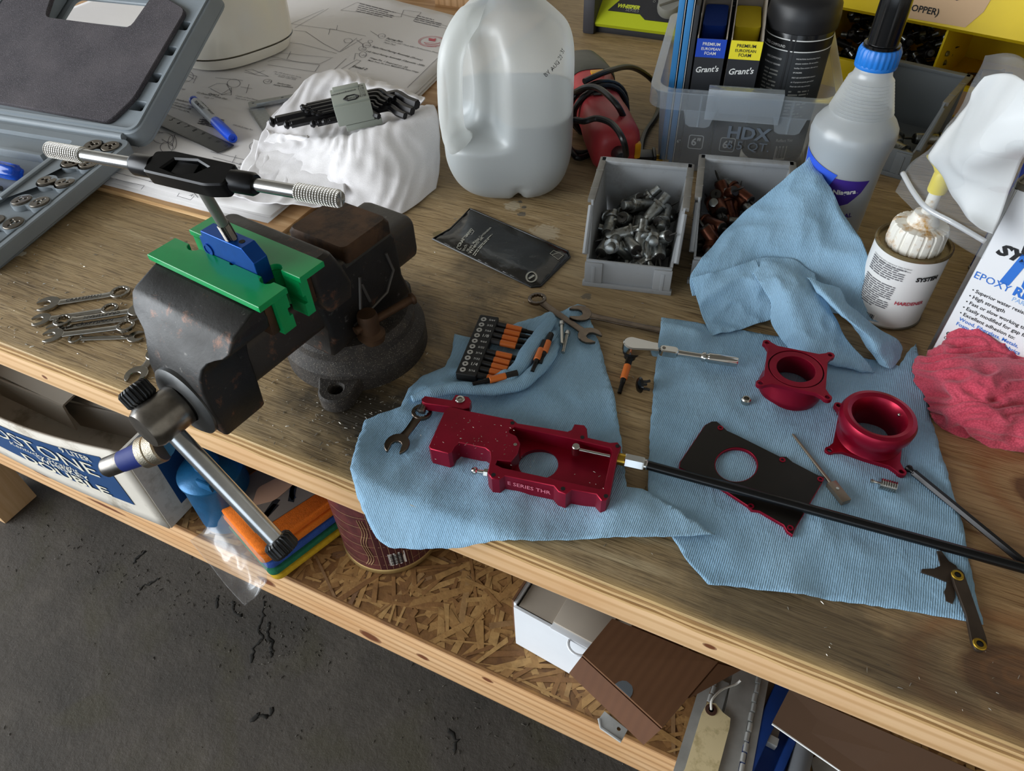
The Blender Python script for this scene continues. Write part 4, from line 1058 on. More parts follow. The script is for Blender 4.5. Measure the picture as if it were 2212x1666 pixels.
MB().bx(-.006, .020, -.012, .012, -.009, .010, bev=.002, M=Mp).bx(.020, .024, -.014, .014, -.0095, .012, bev=.001, M=Mp).ob('plug', M_BLKPL, gr)
M_BRASS = mat('brass', '#c4a13e', .3, 1.0)
for y in (-.0065, .0065): MB().bx(.024, .042, y-.0008, y+.0008, -.003, .0035, M=Mp).ob('plug_blade', M_BRASS, gr)

# ================================================================== green and black machine at the back
wa, wb = B(1262, 68, .0), B(1445, 92, .0)
wd = thing('inverter_unit', 'lime green and black power unit with a grey knob at the back', 'machine', wa, yaw(wa, wb))
M_LIME = mat('lime_plastic', '#b9c423', .4); M_DKG = mat('charcoal_plastic', '#2b2b2e', .5, var=.08, vs=60)
MB().bx(.0, .024, -.012, .17, 0, .075, bev=.005).ob('end_bumper', mat('grey_bumper', '#3c3b40', .5), wd)
MB().bx(.022, .30, .004, .17, .0, .016, bev=.003).ob('base', M_DKG, wd)
sl = [[(x, -.004, .014), (x, -.008, .020), (x, .002, .030), (x, .060, .072), (x, .17, .10), (x, .17, .016)] for x in (.024, .028, .30, .304)]
MB().loft(sl).ob('front_shell', M_LIME, wd, smooth=20)
fd = V((0, .058, .042)).normalized(); fn = V((0, -.042, .058)).normalized(); fo = V((.03, .002, .030))+fn*.0012
F = lambda x, y: fo+V((x, 0, 0))+fd*y
ol = [(.012, .014), (.075, .014), (.088, .004), (.26, .004), (.26, .075), (.05, .075), (.045, .062)]
mb = MB(); mb.loft([[F(x, y)-fn*.004 for x, y in ol], [F(x, y)+fn*.0005 for x, y in ol]]); mb.ob('front_panel', M_DKG, wd, smooth=0)
fit('WHISPER', F(.028, .022), F(.072, .022), fn, mat('lime_print', '#c2cc3a', .5), wd, .001, bold=.05, shear=.2)
fit('SERIES', F(.046, .016), F(.072, .016), fn, mat('grey_print', '#8a8a84', .5), wd, .001)
fit('O', F(.092, .040), F(.097, .040), fn, mat('grey_print', '#8a8a84', .5), wd, .001)
kc = F(.128, .034)
MB().rev(kc, kc+fn, [(.024, 0), (.024, .006), (.021, .016), (.0195, .018)], 36).ob('dial_knob', mat('grey_knob', '#7d7c76', .5), wd)
Mk = Matrix.Translation(kc+fn*.018) @ fn.to_track_quat('Z', 'Y').to_matrix().to_4x4() @ Matrix.Rotation(.5, 4, 'Z')
MB().bx(-.020, .020, -.0055, .0055, -.001, .007, bev=.002, M=Mk).ob('knob_grip', mat('grey_knob', '#7d7c76', .5), wd)
tb = wthing('wood_block', 'light wooden block end at the back of the bench', 'wood', B(975, 12, 0))
q = B(958, 18, 0)
MB().bx(q.x-.02, q.x+.16, q.y, q.y+.14, BT, BT+.04, bev=.002).ob('block', M_LEG, tb)
blk2 = wthing('black_foot', 'dark rounded object at the back behind the plans', 'object', B(860, 2, 0)); q = B(845, 2, 0)
MB().lathe([(.03, 0), (.034, .008), (.034, .03), (.028, .04)], 28, M=Matrix.Translation(q+V((.03, .06, 0)))).ob('body', M_DKG, blk2)
MB().lathe([(.026, .038), (.014, .044), (.014, .052), (.010, .055)], 28, M=Matrix.Translation(q+V((.03, .06, 0)))).ob('neck', M_DKG, blk2)
# ================================================================== grey bins and spring fasteners
M_BIN = mat('grey_bin_plastic', '#9a9da0', .42, var=.05, vs=25, dirt='#83827d', ds=14)
def make_bin(label, loc, rz, W=.105, D=.150, H=.078, mt=None):
    mt = mt or M_BIN
    b = thing('parts_bin', label, 'bin', loc, rz, 'open grey parts bins')
    t = .0025; w0 = W/2-.008
    # side walls: full height at the back, stepping down to a low front lip
    sp = [(0, 0), (D-.006, 0), (D, H), (D*.36, H), (D*.33, H*.90), (.012, H*.46), (.004, H*.44)]
    for s_ in (-1, 1):
        M_ = Matrix.Identity(4)
        mb = MB(); ri = []
        for e in (0, 1):
            ri.append([(s_*(w0+.008*z/H-(t if e else 0)), y, z) for y, z in sp])
        mb.loft(ri); mb.ob('side_wall', mt, b, smooth=0)
        # wide flat rim along the top of the wall
        rim = [(D*.34, H*.985), (D+.002, H*.985)]
        xo = s_*(w0+.008)
        mb = MB().bx(xo-.004, xo+.004, D*.36, D+.004, H-.004, H+.001, bev=.0008)
        for yy in (D*.52, D*.80): mb.bx(xo-.0042, xo+.0042, yy, yy+.002, H-.001, H+.0016)
        mb.ob('side_rim', mat('worn_bin_rim', '#77746e', .5, var=.15, vs=60), b)
        a_, c_ = V((s_*(w0+.0065), .010, H*.45)), V((s_*(w0+.0078), D*.345, H*.92))
        MB().tube([a_, c_], .0028, 8).ob('sloped_rim', mt, b)
    MB().bx(-w0-.008, w0+.008, D-.003, D+.001, 0, H, bev=.0006).bx(-w0-.010, w0+.010, D-.006, D+.005, H-.004, H+.001, bev=.001).ob('back_wall', mt, b)
    MB().bx(-w0, w0, 0, D-.002, 0, .003).ob('bin_floor', mt, b, smooth=0)
    fh = H*.44
    MB().bx(-w0-.003, w0+.003, 0, .003, 0, fh, bev=.0006).bx(-w0-.006, w0+.006, -.003, .003, 0, .006, bev=.0006).ob('front_lip', mt, b)
    for s_ in (-1, 1): MB().bx(s_*(w0+.004), s_*(w0-.016), -.0028, .0008, .006, fh-.002, bev=.001).bx(s_*(w0-.004), s_*(w0-.008), -.0036, .0008, .006, fh-.006, bev=.0005).ob('label_slot', mt, b)
    return b
A1 = math.radians(12)
f1a, f1b = B(1253, 612), B(1455, 638)
b1 = make_bin('grey plastic bin of silver fasteners beside the jug', f1a.lerp(f1b, .5), A1)
f2 = B(1470, 607)
b2 = make_bin('grey plastic bin of copper fasteners half covered by blue towel', f2+V((math.cos(A1)*.058, math.sin(A1)*.053, 0)), A1)
f3 = B(1905, 405)
b3 = make_bin('grey plastic bin behind the spray bottle', f3+V((-.030, .045, 0)), math.radians(-14), .120, .165, .085, mat('dark_grey_bin', '#74797c', .45))

M_ZINC = mat('zinc_plated', '#8f9290', .33, .9, var=.2, vs=160, dirt='#5b564c', ds=120)
M_COPPER = mat('copper_plated', '#61392a', .33, .85, var=.25, vs=160, dirt='#4e2f22', ds=120)
M_NEEDLE = mat('needle_steel', '#3c3a37', .4, .8)
def cleco_mesh(bm_, col_):
    c = thing('spring_fastener', '', 'fastener')
    MB().lathe([(.0030, -.022), (.0040, -.0215), (.0040, -.010)], 14).ob('plunger', M_ZINC, c)
    MB().lathe([(.0052, -.012), (.0056, -.011), (.0056, .011), (.0050, .012)], 18).ob('body', bm_, c)
    MB().lathe([(.0050, -.0125), (.0068, -.012), (.0068, -.0100), (.0056, -.0095)], 18).ob('collar', col_, c)
    MB().lathe([(.0050, .012), (.0046, .0130), (.0022, .0132)], 14).lathe([(.0011, .0125), (.0010, .020), (.0004, .0235)], 8).ob('needle_tip', M_NEEDLE, c)
    return c
zx = lambda a, b: (1230+a/4.1736, 330+b/4.1736)
silver = [(690, 860, 600, 530, .040), (355, 970, 430, 800, .034), (490, 850, 590, 1000, .033), (720, 1050, 640, 920, .030), (770, 880, 800, 1085, .031), (590, 760, 310, 765, .036), (880, 720, 945, 480, .040), (450, 570, 830, 430, .044), (790, 770, 905, 850, .037), (745, 850, 730, 690, .037), (335, 545, 240, 820, .036), (350, 580, 410, 705, .033), (560, 600, 470, 680, .036), (790, 560, 690, 600, .044), (690, 1075, 400, 1010, .026), (340, 840, 210, 1015, .028), (870, 560, 790, 700, .036), (640, 820, 620, 910, .034), (880, 900, 850, 1075, .028), (520, 440, 620, 500, .037), (700, 430, 610, 440, .036), (925, 690, 910, 830, .030), (400, 560, 470, 620, .030), (560, 950, 400, 960, .022), (540, 870, 560, 780, .026), (700, 660, 640, 760, .030), (820, 620, 900, 640, .026), (760, 520, 850, 540, .026)]
words = ['nearest the front lip', 'tilted', 'lying flat']
def put(c, p, q, h):
    a, b = B(*p, h), B(*q, h); d = b-a; 
    tilt = random.uniform(-.35, .35)
    dd = V((d.x, d.y, 0)).normalized(); dd.z = tilt if d.length > .030 else .9*(1 if random.random() < .7 else -1)
    p_ = a.lerp(b, .5); bn = b1 if c.get('group', '').startswith('silver') else b2
    q_ = Matrix.Rotation(-A1, 3, 'Z') @ (p_-bn.location)
    q_.x = max(-.030, min(.030, q_.x)); q_.y = max(.036, min(.120, q_.y)); q_.z = max(q_.z, .012)+.004
    c.location = bn.location+Matrix.Rotation(A1, 3, 'Z') @ q_; c.scale = (1.3,)*3
    c.rotation_euler = dd.to_track_quat('Z', 'Y').to_euler()
sv = cleco_mesh(M_ZINC, M_ZINC); first = True
lab_s = 'silver spring fastener buried low in the pile of the bin near the jug'
ords = ['first', 'second', 'third', 'fourth', 'fifth', 'sixth', 'seventh', 'eighth', 'ninth', 'tenth', 'eleventh', 'twelfth', 'thirteenth', 'fourteenth', 'fifteenth', 'sixteenth', 'seventeenth', 'eighteenth', 'nineteenth', 'twentieth', 'twenty-first', 'twenty-second', 'twenty-third', 'twenty-fourth', 'twenty-fifth', 'twenty-sixth', 'twenty-seventh', 'twenty-eighth']
def rank(cs, bn, what):
    for i, c in enumerate(sorted(cs, key=lambda c: -(Matrix.Rotation(-A1, 3, 'Z') @ (c.location-bn.location)).y)): c['label'] = what % ords[i]
tops = []
rf = random.Random(21)
for x0, y0, x1, y1, h in silver:
    c = sv if first else dup(sv)
    first = False; c['label'] = lab_s; c['group'] = 'silver fasteners in the bin'; tops.append(c)
    put(c, zx(x0, y0), zx(x1, y1), h)
rank(tops, b1, 'silver spring fastener on the pile, %s from the bin back wall')
for k in range(22):        # deeper layer
    c = dup(sv); c['group'] = 'silver fasteners in the bin'; c['label'] = lab_s
    lx, ly, lz = rf.uniform(-.028, .028), rf.uniform(.026, .10), rf.choice((.010, .019, .024)); c.scale = (1.22,)*3; a = rf.uniform(0, 6.28)
    cs, sn = math.cos(A1), math.sin(A1)
    c.location = b1.location+V((lx*cs-ly*sn, lx*sn+ly*cs, lz)); c.rotation_euler = (PI/2+rf.uniform(-.2, .2), 0, a)
copper = [(1400, 190, 1690, 350, .046), (1620, 440, 1420, 290, .042), (1440, 430, 1340, 360, .044), (1300, 360, 1390, 650, .040), (1300, 600, 1170, 420, .036), (1170, 610, 1320, 730, .038), (1480, 530, 1500, 470, .034), (1150, 900, 1180, 690, .032), (1240, 840, 1160, 810, .034), (1330, 230, 1310, 330, .038), (1360, 240, 1450, 280, .042), (1230, 560, 1260, 470, .028), (1400, 520, 1480, 600, .030)]
cpx = cleco_mesh(M_COPPER, M_COPPER); first = True
lab_c = 'copper spring fastener buried low in the towel-covered bin'; tops = []
for x0, y0, x1, y1, h in copper:
    c = cpx if first else dup(cpx)
    first = False; c['label'] = lab_c; c['group'] = 'copper fasteners in the bin'; tops.append(c)
    put(c, zx(x0, y0), zx(x1, y1), h)
rank(tops, b2, 'copper spring fastener on the pile, %s from the bin back wall')
for k in range(16):
    c = dup(cpx); c['group'] = 'copper fasteners in the bin'; c['label'] = lab_c
    lx, ly, lz = rf.uniform(-.028, .028), rf.uniform(.026, .118), rf.choice((.010, .019, .028)); c.scale = (1.22,)*3; a = rf.uniform(0, 6.28)
    cs, sn = math.cos(A1), math.sin(A1)
    c.location = b2.location+V((lx*cs-ly*sn, lx*sn+ly*cs, lz)); c.rotation_euler = (PI/2+rf.uniform(-.2, .2), 0, a)
M_GPL = mat('grey_fitting', '#4d5357', .45, .2)
for k in range(7):
    c = dup(sv); c['group'] = 'fittings in the back bin'; c['label'] = 'metal fastener lying in the grey bin behind the spray bottle'
    lx, ly = rf.uniform(-.035, .04), rf.uniform(.02, .12); cs, sn = math.cos(math.radians(-20)), math.sin(math.radians(-20))
    c.location = b3.location+V((lx*cs-ly*sn, lx*sn+ly*cs, .012+.006*(k % 3))); c.rotation_euler = (PI/2, 0, rf.uniform(0, 6.28)); c.scale = (1.4,)*3

# ================================================================== clear storage box and its contents
M_CLEAR = m_trans('clear_polypropylene', '#dfe8f0', .72, .5, .18, .16)
BXA = math.radians(11)
cbx = thing('clear_storage_box', 'clear plastic storage box with wide rim holding polishing supplies', 'storage box', (-.127, .925, BT), BXA)
def bsec(z, wd, y0, y1, r): return [(x, y, z) for x, y in rrect(-wd/2, y0, wd/2, y1, r, 4)]
HB = .122
secs = [bsec(.001, .190, .004, .232, .018), bsec(.004, .198, .0, .236, .020), bsec(.06, .206, -.009, .246, .021), bsec(HB, .214, -.018, .256, .022)]
MB().loft(secs, cap1=False).ob('box_shell', M_CLEAR, cbx, smooth=50)
ro = rrect(-.118, -.030, .118, .268, .026, 5); ri = rrect(-.107, -.018, .107, .256, .022, 5)
# deep skirt-like rim with two tongues on the front
mb = MB(); mb.prism(ro, HB-.001, HB+.0006, holes=[ri])
ring_ = lambda o_, z: [(x, y, z) for x, y in o_]
mb.loft([ring_(ro, HB), ring_(ro, HB-.022)], cap0=False, cap1=False); mb.ob('rim', M_CLEAR, cbx, smooth=40)
for xc in (-.052, .058):
    q = [(xc-.020, -.0302, HB-.021), (xc+.020, -.0302, HB-.021), (xc+.015, -.0290, HB-.040), (xc+.010, -.0285, HB-.043), (xc-.010, -.0285, HB-.043), (xc-.015, -.0290, HB-.040)]
    MB().loft([q, [(x, y+.001, z) for x, y, z in q]]).bx(xc-.001, xc+.001, -.030, -.018, HB-.042, HB-.001).ob('rim_tongue', M_CLEAR, cbx, smooth=0)
mb = MB(); o_ = rrect(-.045, -.034, .045, .004, .006, 3)
MB().bx(-.045, .045, -.033, -.0315, HB-.030, HB+.008, bev=.0006).bx(-.045, .045, -.033, -.019, HB+.007, HB+.0085, bev=.0006).ob('latch_tab', M_CLEAR, cbx, smooth=30)
fr_ = lambda x, z: V((x, -.0178*z/HB-.0012, z)); fnn = V((0, -1, -.145)).normalized()
EMB = mat('embossed_plastic', '#76808c', .3)
fit('HDX', fr_(-.012, .060), fr_(.042, .060), fnn, EMB, cbx, .0006, 'embossed_text', bold=.03)
fit('6.5 QT.', fr_(-.010, .044), fr_(.044, .044), fnn, EMB, cbx, .0006, 'embossed_text')
stk = mat('sticker_paper', '#d8d4cc', .5)
q = [fr_(-.040, .010), fr_(.040, .010), fr_(.040, .026), fr_(-.040, .026)]
MB().poly([p+fnn*.0008 for p in q], [(0, 1, 2, 3)]).ob('sticker', mat('sticker_dark', '#3a362f', .5), cbx, smooth=0)
q = [fr_(.012, .010), fr_(.040, .010), fr_(.040, .026), fr_(.012, .026)]
MB().poly([p+fnn*.0010 for p in q], [(0, 1, 2, 3)]).ob('sticker_panel', stk, cbx, smooth=0)
fit('HDX', fr_(-.026, .017), fr_(-.006, .017), fnn, mat('orange_print', '#e07a3a', .5), cbx, .0013, bold=.04)
q = [fr_(-.008, .011), fr_(.001, .011), fr_(.011, .024), fr_(.002, .024)]
MB().poly([p+fnn*.0012 for p in q], [(0, 1, 2, 3)]).ob('sticker_stripe', mat('yellow_print', '#e3cf3a', .5), cbx, smooth=0)
mb = MB(); rr = random.Random(4); x = .019
while x < .037:
    w_ = rr.choice((.0004, .0007, .0011)); mb.poly([fr_(x, .012)+fnn*.0012, fr_(x+w_, .012)+fnn*.0012, fr_(x+w_, .020)+fnn*.0012, fr_(x, .020)+fnn*.0012], [(0, 1, 2, 3)]); x += w_+rr.choice((.0004, .0007))
mb.ob('barcode', INK, cbx, smooth=0, kind='stuff')
def inb(x, y, z=0): c, s_ = math.cos(BXA), math.sin(BXA); return cbx.location+V((x*c-y*s_, x*s_+y*c, z))
# torn-open foam pad boxes
M_BOXK = mat('black_carton', '#26272b', .5); M_CARD = mat('raw_carton_inside', '#a79e93', .8)
def padbox(label, x, w_, col, band, textm, hh, torn):
    b = thing('foam_pad_box', label, 'box', inb(x, .014, .0045), BXA, 'foam pad cartons')
    D, t = .150, .0011; z1 = hh
    MB().bx(-w_/2, w_/2, 0, t, 0, z1-.030).ob('carton_front', M_BOXK, b, smooth=0)
    MB().bx(-w_/2, w_/2, D-t, D, 0, z1+.03).ob('carton_back', M_CARD, b, smooth=0)
    MB().bx(-w_/2, w_/2, 0, t, z1-.030, z1-.008).ob('colour_band', band, b, smooth=0)
    for s_ in (-1, 1):
        xo = s_*w_/2; rr = random.Random(int(x*1e4)); N = 14
        pts = [(0, 0), (D, 0)]+[(D-(D-.002)*i/N, z1-.006+(.04*(1-i/N))+rr.uniform(-.002, .002)) for i in range(N+1)]
        r0 = [(xo, y, z) for y, z in pts]; r1 = [(xo-s_*t, y, z) for y, z in pts]
        MB().loft([r0, r1]).ob('side_flap', M_CARD, b, smooth=0)
    MB().prism(rrect(-w_/2+.003, .004, w_/2-.003, D-.006, .006, 3), .002, z1-.034).prism(rrect(-w_/2+.003, .06, w_/2-.003, D-.006, .006, 3), z1-.034, z1-.012).ob('foam_stack', mat('foam_'+label.split()[0], col, .9, bump=.3, bs=500), b)
    f_ = V((0, -1, 0)); k = w_/2-.004
    for i, s_ in enumerate(('PREMIUM', 'EUROPEAN', 'FOAM')):
        e = (.92, 1.0, .6)[i]*k*.82; fit(s_, (-e, 0, z1-.0155-.0055*i), (e, 0, z1-.0155-.0055*i), f_, textm, b, .0004, bold=.008)
    fit("Grant's", (-k, 0, z1-.049), (k, 0, z1-.046), f_, INKW, b, .0004, bold=.02, shear=.25)
    ic = rrect(-.010, .024, .010, .044, .003, 3)
    MB().prism(ic, 0, .0003, holes=[inset(ic, .001)], M=Matrix.Translation((0, -.0004, 0)) @ Matrix.Rotation(PI/2, 4, 'X')).ob('size_icon', INKW, b)
    fit('6"', (-.006, 0, .029), (.006, 0, .029), f_, INKW, b, .0004, bold=.02)
    return b
padbox('blue banded carton of blue foam pads in the clear box', -.0505, .036, '#0f3fa0', mat('blue_band', '#1746b8', .4), INKW, .176, 0)
padbox('yellow banded carton of yellow foam pads in the clear box', -.0085, .038, '#d9c21c', mat('yellow_band', '#efdf2c', .4), INK, .176, 0)
for i, (x, hh, lb) in enumerate(((-.0930, .215, 'thin blue sanding disc pack at the left wall of the clear box'), (-.0825, .212, 'second thin blue sanding disc pack from the clear box wall'))):
    b = thing('disc_pack', lb, 'pack', inb(x, .014, .0045), BXA, 'blue sanding disc packs')
    MB().bx(-.0036, .0036, 0, .15, 0, hh, bev=.0005).ob('sleeve', mat('blue_pack', '#2d7fbd', .45), b)
    MB().bx(.0036, .0046, .001, .15, 0, hh).ob('black_face', M_BOXK, b, smooth=0)
    MB().bx(.0046, .0052, .0005, .0012, 0, hh).ob('white_edge', INKW, b, smooth=0)
b = thing('carton', 'tall black carton standing behind the foam pad boxes', 'box', inb(-.02, .172, .0045), BXA)
MB().bx(-.045, .045, 0, .05, 0, .215, bev=.0006).ob('carton_body', M_BOXK, b)
mb = MB(); rr = random.Random(9)
for k in range(8): lines(mb, -.035, .035, .20-.006*k, .003, rr, M=Matrix.Translation((0, -.0005, 0)) @ Matrix.Rotation(PI/2, 4, 'X'))
mb.ob('fine_print', mat('grey_print', '#8a8a84', .5), b, smooth=0, kind='stuff')
b = thing('carton', 'dark carton between the disc packs and blue foam box', 'box', inb(-.0735, .016, .0045), BXA)
MB().bx(-.0028, .0028, 0, .148, 0, .205, bev=.0004).ob('carton_body', M_BOXK, b)
fit('6"', (-.0024, 0, .03), (.0024, 0, .03), V((0, -1, 0)), INKW, b, .0004)
# black compound bottle
cbm = mat('glossy_black', '#0f1012', .22); cbl = mat('label_charcoal', '#2c2f32', .45)
bt = thing('compound_bottle', 'black compound bottle with domed cap in the clear box', 'bottle', inb(.055, .072, .0045), 0)
bt.scale = (.93, .93, 1)
RB = .0445
MB().lathe([(.040, 0), (RB-.001, .003), (RB, .006), (RB, .178), (RB-.002, .182)], 56).ob('bottle', cbm, bt)
MB().lathe([(RB+.0005, .172), (RB+.0022, .173), (RB+.0028, .186), (RB+.001, .200), (.040, .207), (.030, .212), (.014, .214)], 56).ob('cap', mat('satin_black', '#1a1a1c', .42), bt)
th = math.atan2(-bt.location.y, -bt.location.x)
def lab(a0, a1, z0, z1, m, nm): patch([(RB*(th+a0), z0), (RB*(th+a1), z0), (RB*(th+a1), z1), (RB*(th+a0), z1)], RB, m, bt, nm, step=.005)
lab(-1.5, 1.5, .012, .152, cbl, 'label')
for z in (.152, .165): lab(-1.5, 1.5, z, z+.0012, INKW, 'white_stripe')
lab(-1.5, 1.5, .1535, .1648, mat('label_black', '#151618', .3), 'label_band')
lab(-.20, -.02, .010, .172, mat('satin_black', '#1a1a1c', .42), 'sight_strip')
def onb(s_, a0, a1, z0, z1=None, m=INKW, bold=0.): fit(s_, (RB*(th+a0), z0, 0), (RB*(th+a1), z1 or z0, 0), ZUP, m, bt, 0, bend=cb(RB, .0008), bold=bold, tall=1.15)
onb('SPEED COMPOUND', -1.05, -.30, .156, None, INKW, .0)
onb('SAFE COMPOUND', -.85, -.32, .141); onb('TECHNOLOGY DESIGNED', -.92, -.32, .134)
onb('PRECAUTIONS: Avoid breathing of vapors', .10, .85, .144); onb('adequate ventilation. Do not swallow.', .10, .82, .1385); onb('handling. Close container after each use.', .10, .85, .133); onb('OF CHILDREN.', .10, .36, .1275, None, INKW, .02); onb('FIRST AID INFORMATION: Inhalation', .10, .85, .121); onb('air. If symptoms persist, get medical', .10, .82, .1155); onb('Wash skin with soap and water.', .10, .75, .110)
mb = MB(); rr = random.Random(8)
for k in range(9):
    lines(mb, RB*(th+.10), RB*(th+.80), .103-.0042*k, .003, rr, bend=cb(RB, .0008))
    lines(mb, RB*(th-.85), RB*(th-.30), .126-.0046*k, .003, rr, bend=cb(RB, .0008))
mb.ob('fine_print', mat('grey_print', '#8a8a84', .5), bt, smooth=0, kind='stuff')
onb('Reflect You', -.25+.35, .62, .036); 
lab(.14, .50, .010, .030, stk, 'barcode_panel')
mb = MB(); x = RB*(th+.17); rr = random.Random(2)
while x < RB*(th+.47):
    w_ = rr.choice((.0004, .0007, .001)); mb.poly([cb(RB, .0010)(V(p)) for p in ((x, .012, 0), (x+w_, .012, 0), (x+w_, .028, 0), (x, .028, 0))], [(0, 1, 2, 3)]); x += w_+rr.choice((.0004, .0008))
mb.ob('barcode', INK, bt, smooth=0, kind='stuff')

# ================================================================== spray bottle
sb = thing('spray_bottle', 'clear spray bottle with blue collar and black tube neck', 'bottle', (.010, .826, BT), 0)
sb.scale = (.86, .86, .885)
M_SPR = m_trans('frosted_bottle', '#eef2f4', .45, .45, .28, .10, fres=.5)
prof = [(.041, 0), (.0445, .003), (.046, .010), (.0465, .060), (.0475, .110), (.0495, .132), (.0515, .140), (.0525, .150), (.0505, .160), (.0455, .168), (.0385, .175)]
z = .178; r = .0372
for k in range(11):
    prof += [(r-.0004, z), (r+.0012, z+.0014), (r-.0008, z+.0030)]; z += .0036; r -= .00115
prof += [(.0225, z+.003), (.0215, z+.008), (.0218, z+.018), (.0190, z+.021)]
NZ = z+.016
def sprof(zz):
    for (r0, z0), (r1, z1) in zip(prof, prof[1:]):
        if z0 <= zz <= z1: return r0+(r1-r0)*(zz-z0)/max(1e-6, z1-z0)
    return prof[-1][0]
MB().lathe(prof, 64).ob('bottle_shell', M_SPR, sb, smooth=50)
MB().lathe([(r*.955, max(.002, z_)) for r, z_ in prof if z_ < .158]+[(.0488, .1585)], 48).ob('liquid', m_trans('clear_liquid', '#98a4ad', .1, .4, .2, .03), sb, smooth=40)
M_COL = mat('blue_collar', '#1c6fc4', .35)
cr = lambda R0, zz: [((R0+(.0008 if i % 4 < 2 else 0))*math.cos(2*PI*i/96), (R0+(.0008 if i % 4 < 2 else 0))*math.sin(2*PI*i/96), zz) for i in range(96)]
MB().loft([cr(.0225, NZ-.002), cr(.0235, NZ), cr(.0235, NZ+.014), cr(.0215, NZ+.018), cr(.019, NZ+.0185)]).lathe([(.0238, NZ-.004), (.0243, NZ-.002), (.0238, NZ+.0005)], 48).ob('collar', M_COL, sb, smooth=30)
MB().lathe([(.0205, NZ+.018), (.0205, NZ+.0215), (.0175, NZ+.022), (.0172, NZ+.060), (.0165, NZ+.11), (.013, NZ+.118)], 40).ob('sprayer_tube', mat('gloss_black_plastic', '#0c0c0d', .15), sb)
MB().bx(-.02, .05, -.012, .012, NZ+.112, NZ+.145, bev=.006).ob('sprayer_head', mat('gloss_black_plastic', '#0c0c0d', .15), sb)
ts = math.atan2(-sb.location.y, -sb.location.x); RS = .047
ps = lambda z_: sprof(z_)
PUR = mat('purple_label', '#3a2382', .4); TAPE = mat('blue_tape', '#2a55cf', .6, bump=.2)
patch([(RS*(ts-.35), .110), (RS*(ts+.88), .106), (RS*(ts+.72), .090), (RS*(ts+.45), .076), (RS*(ts+.1), .070), (RS*(ts-.35), .074)], RS, PUR, sb, 'label_patch', prof=ps)
fit('Niagara', (RS*(ts-.02), .088, 0), (RS*(ts+.56), .091, 0), ZUP, INKW, sb, 0, bend=cb(RS, .0010, ps), bold=.03)
fit('TM', (RS*(ts+.58), .091, 0), (RS*(ts+.62), .091, 0), ZUP, INKW, sb, 0, bend=cb(RS, .0010, ps))
fit('PROFESSIONAL', (RS*(ts-.62), .050, 0), (RS*(ts+.70), .056, 0), ZUP, PUR, sb, 0, bend=cb(RS, .0006, ps), bold=.03)
patch([(RS*(ts-1.25), .130), (RS*(ts-.05), .114), (RS*(ts-.16), .100), (RS*(ts-.20), .088), (RS*(ts-1.2), .085)], RS, TAPE, sb, 'tape', prof=ps, off=.0009)

# ================================================================== yellow parts cabinet
ya, yb = B(1800, 187), B(2062, 252)
yc = thing('parts_cabinet', 'yellow plastic parts cabinet with open compartments at the back', 'cabinet', ya+(yb-ya)*-.35, yaw(ya, yb))
M_YEL = mat('yellow_plastic', '#f0d01a', .42, var=.06, vs=12)
YW, YD = .60, .22
MB().bx(0, YW, 0, YD, 0, .012, bev=.001).bx(0, YW, -.004, .006, 0, .046, bev=.003).ob('bottom_lip', M_YEL, yc)
MB().bx(0, YW, YD-.006, YD, 0, .34).ob('back_panel', M_YEL, yc, smooth=0)
for x in (0, YW-.01): MB().bx(x, x+.01, 0, YD, 0, .34).ob('side_panel', M_YEL, yc, smooth=0)
fl = [(0, -.012, .118), (0, -.020, .124), (0, -.012, .172), (0, .004, .178), (0, .012, .118)]
MB().loft([[(x, y, z) for _, y, z in fl] for x in (0, YW)]).bx(0, YW, 0, YD, .118, .124).ob('middle_shelf', M_YEL, yc, smooth=30)
MB().bx(0, YW, 0, YD, .25, .256).bx(0, YW, -.004, .006, .25, .30, bev=.003).ob('top_shelf', M_YEL, yc)
for x in (.20, .33): MB().bx(x, x+.003, .004, YD, .012, .118).ob('divider', M_YEL, yc, smooth=0)
sl_ = [(.33, .118), (.36, .118), (.345, .046), (.33, .046)]
MB().loft([[(x, y, z) for x, z in sl_] for y in (-.003, .006)]).ob('front_post', M_YEL, yc, smooth=0)
MT = mat('masking_tape', '#d9b690', .8)
nv = V((0, -.052, -.008)).normalized()
tp_ = [(.130, .126), (.226, .128), (.240, .150), (.243, .172), (.130, .170)]
fy = lambda x, z: V((x, -.020+(z-.124)*(.008/.048)-.0008, z))
MB().poly([fy(x, z) for x, z in tp_], [(0, 1, 2, 3, 4)]).ob('tape_label', MT, yc, smooth=0)
fit('COPPER)', fy(.140, .136), fy(.186, .136), V((0, -1, .16)), INK, yc, .0006, 'handwriting', bold=.02)
fit('CLECOS', fy(.150, .156), fy(.205, .158), V((0, -1, .16)), INK, yc, .0006, 'handwriting', bold=.02)
MB().bx(.19, .295, -.0052, -.0042, .004, .040).ob('tape_label', MT, yc, smooth=0)
Myc = Matrix.Translation(yc.location) @ Matrix.Rotation(yaw(ya, yb), 4, 'Z')
M_BLKCL = mat('black_fastener', '#1d1c1c', .35, .6)
bk = cleco_mesh(M_BLKCL, M_BLKCL); bk['label'] = 'black spring fastener in the dark left compartment of the yellow cabinet'; bk['group'] = 'black fasteners in the cabinet'
for k in range(70):
    c = bk if k == 0 else dup(bk)
    lx, ly = rf.uniform(.03, .192), rf.uniform(.022, .17)
    c.location = Myc @ V((lx, ly, .020+.04*rf.random()+.25*max(0, ly-.02)*.9)); c.rotation_euler = (PI/2+rf.uniform(-.6, .6), rf.uniform(-.3, .3), rf.uniform(0, 6.28))
bz = cleco_mesh(mat('dull_brass', '#8a6a2c', .4, .8), mat('dull_brass', '#8a6a2c', .4, .8)); bz['label'] = 'brass spring fastener in the right compartment of the yellow cabinet'; bz['group'] = 'brass fasteners in the cabinet'
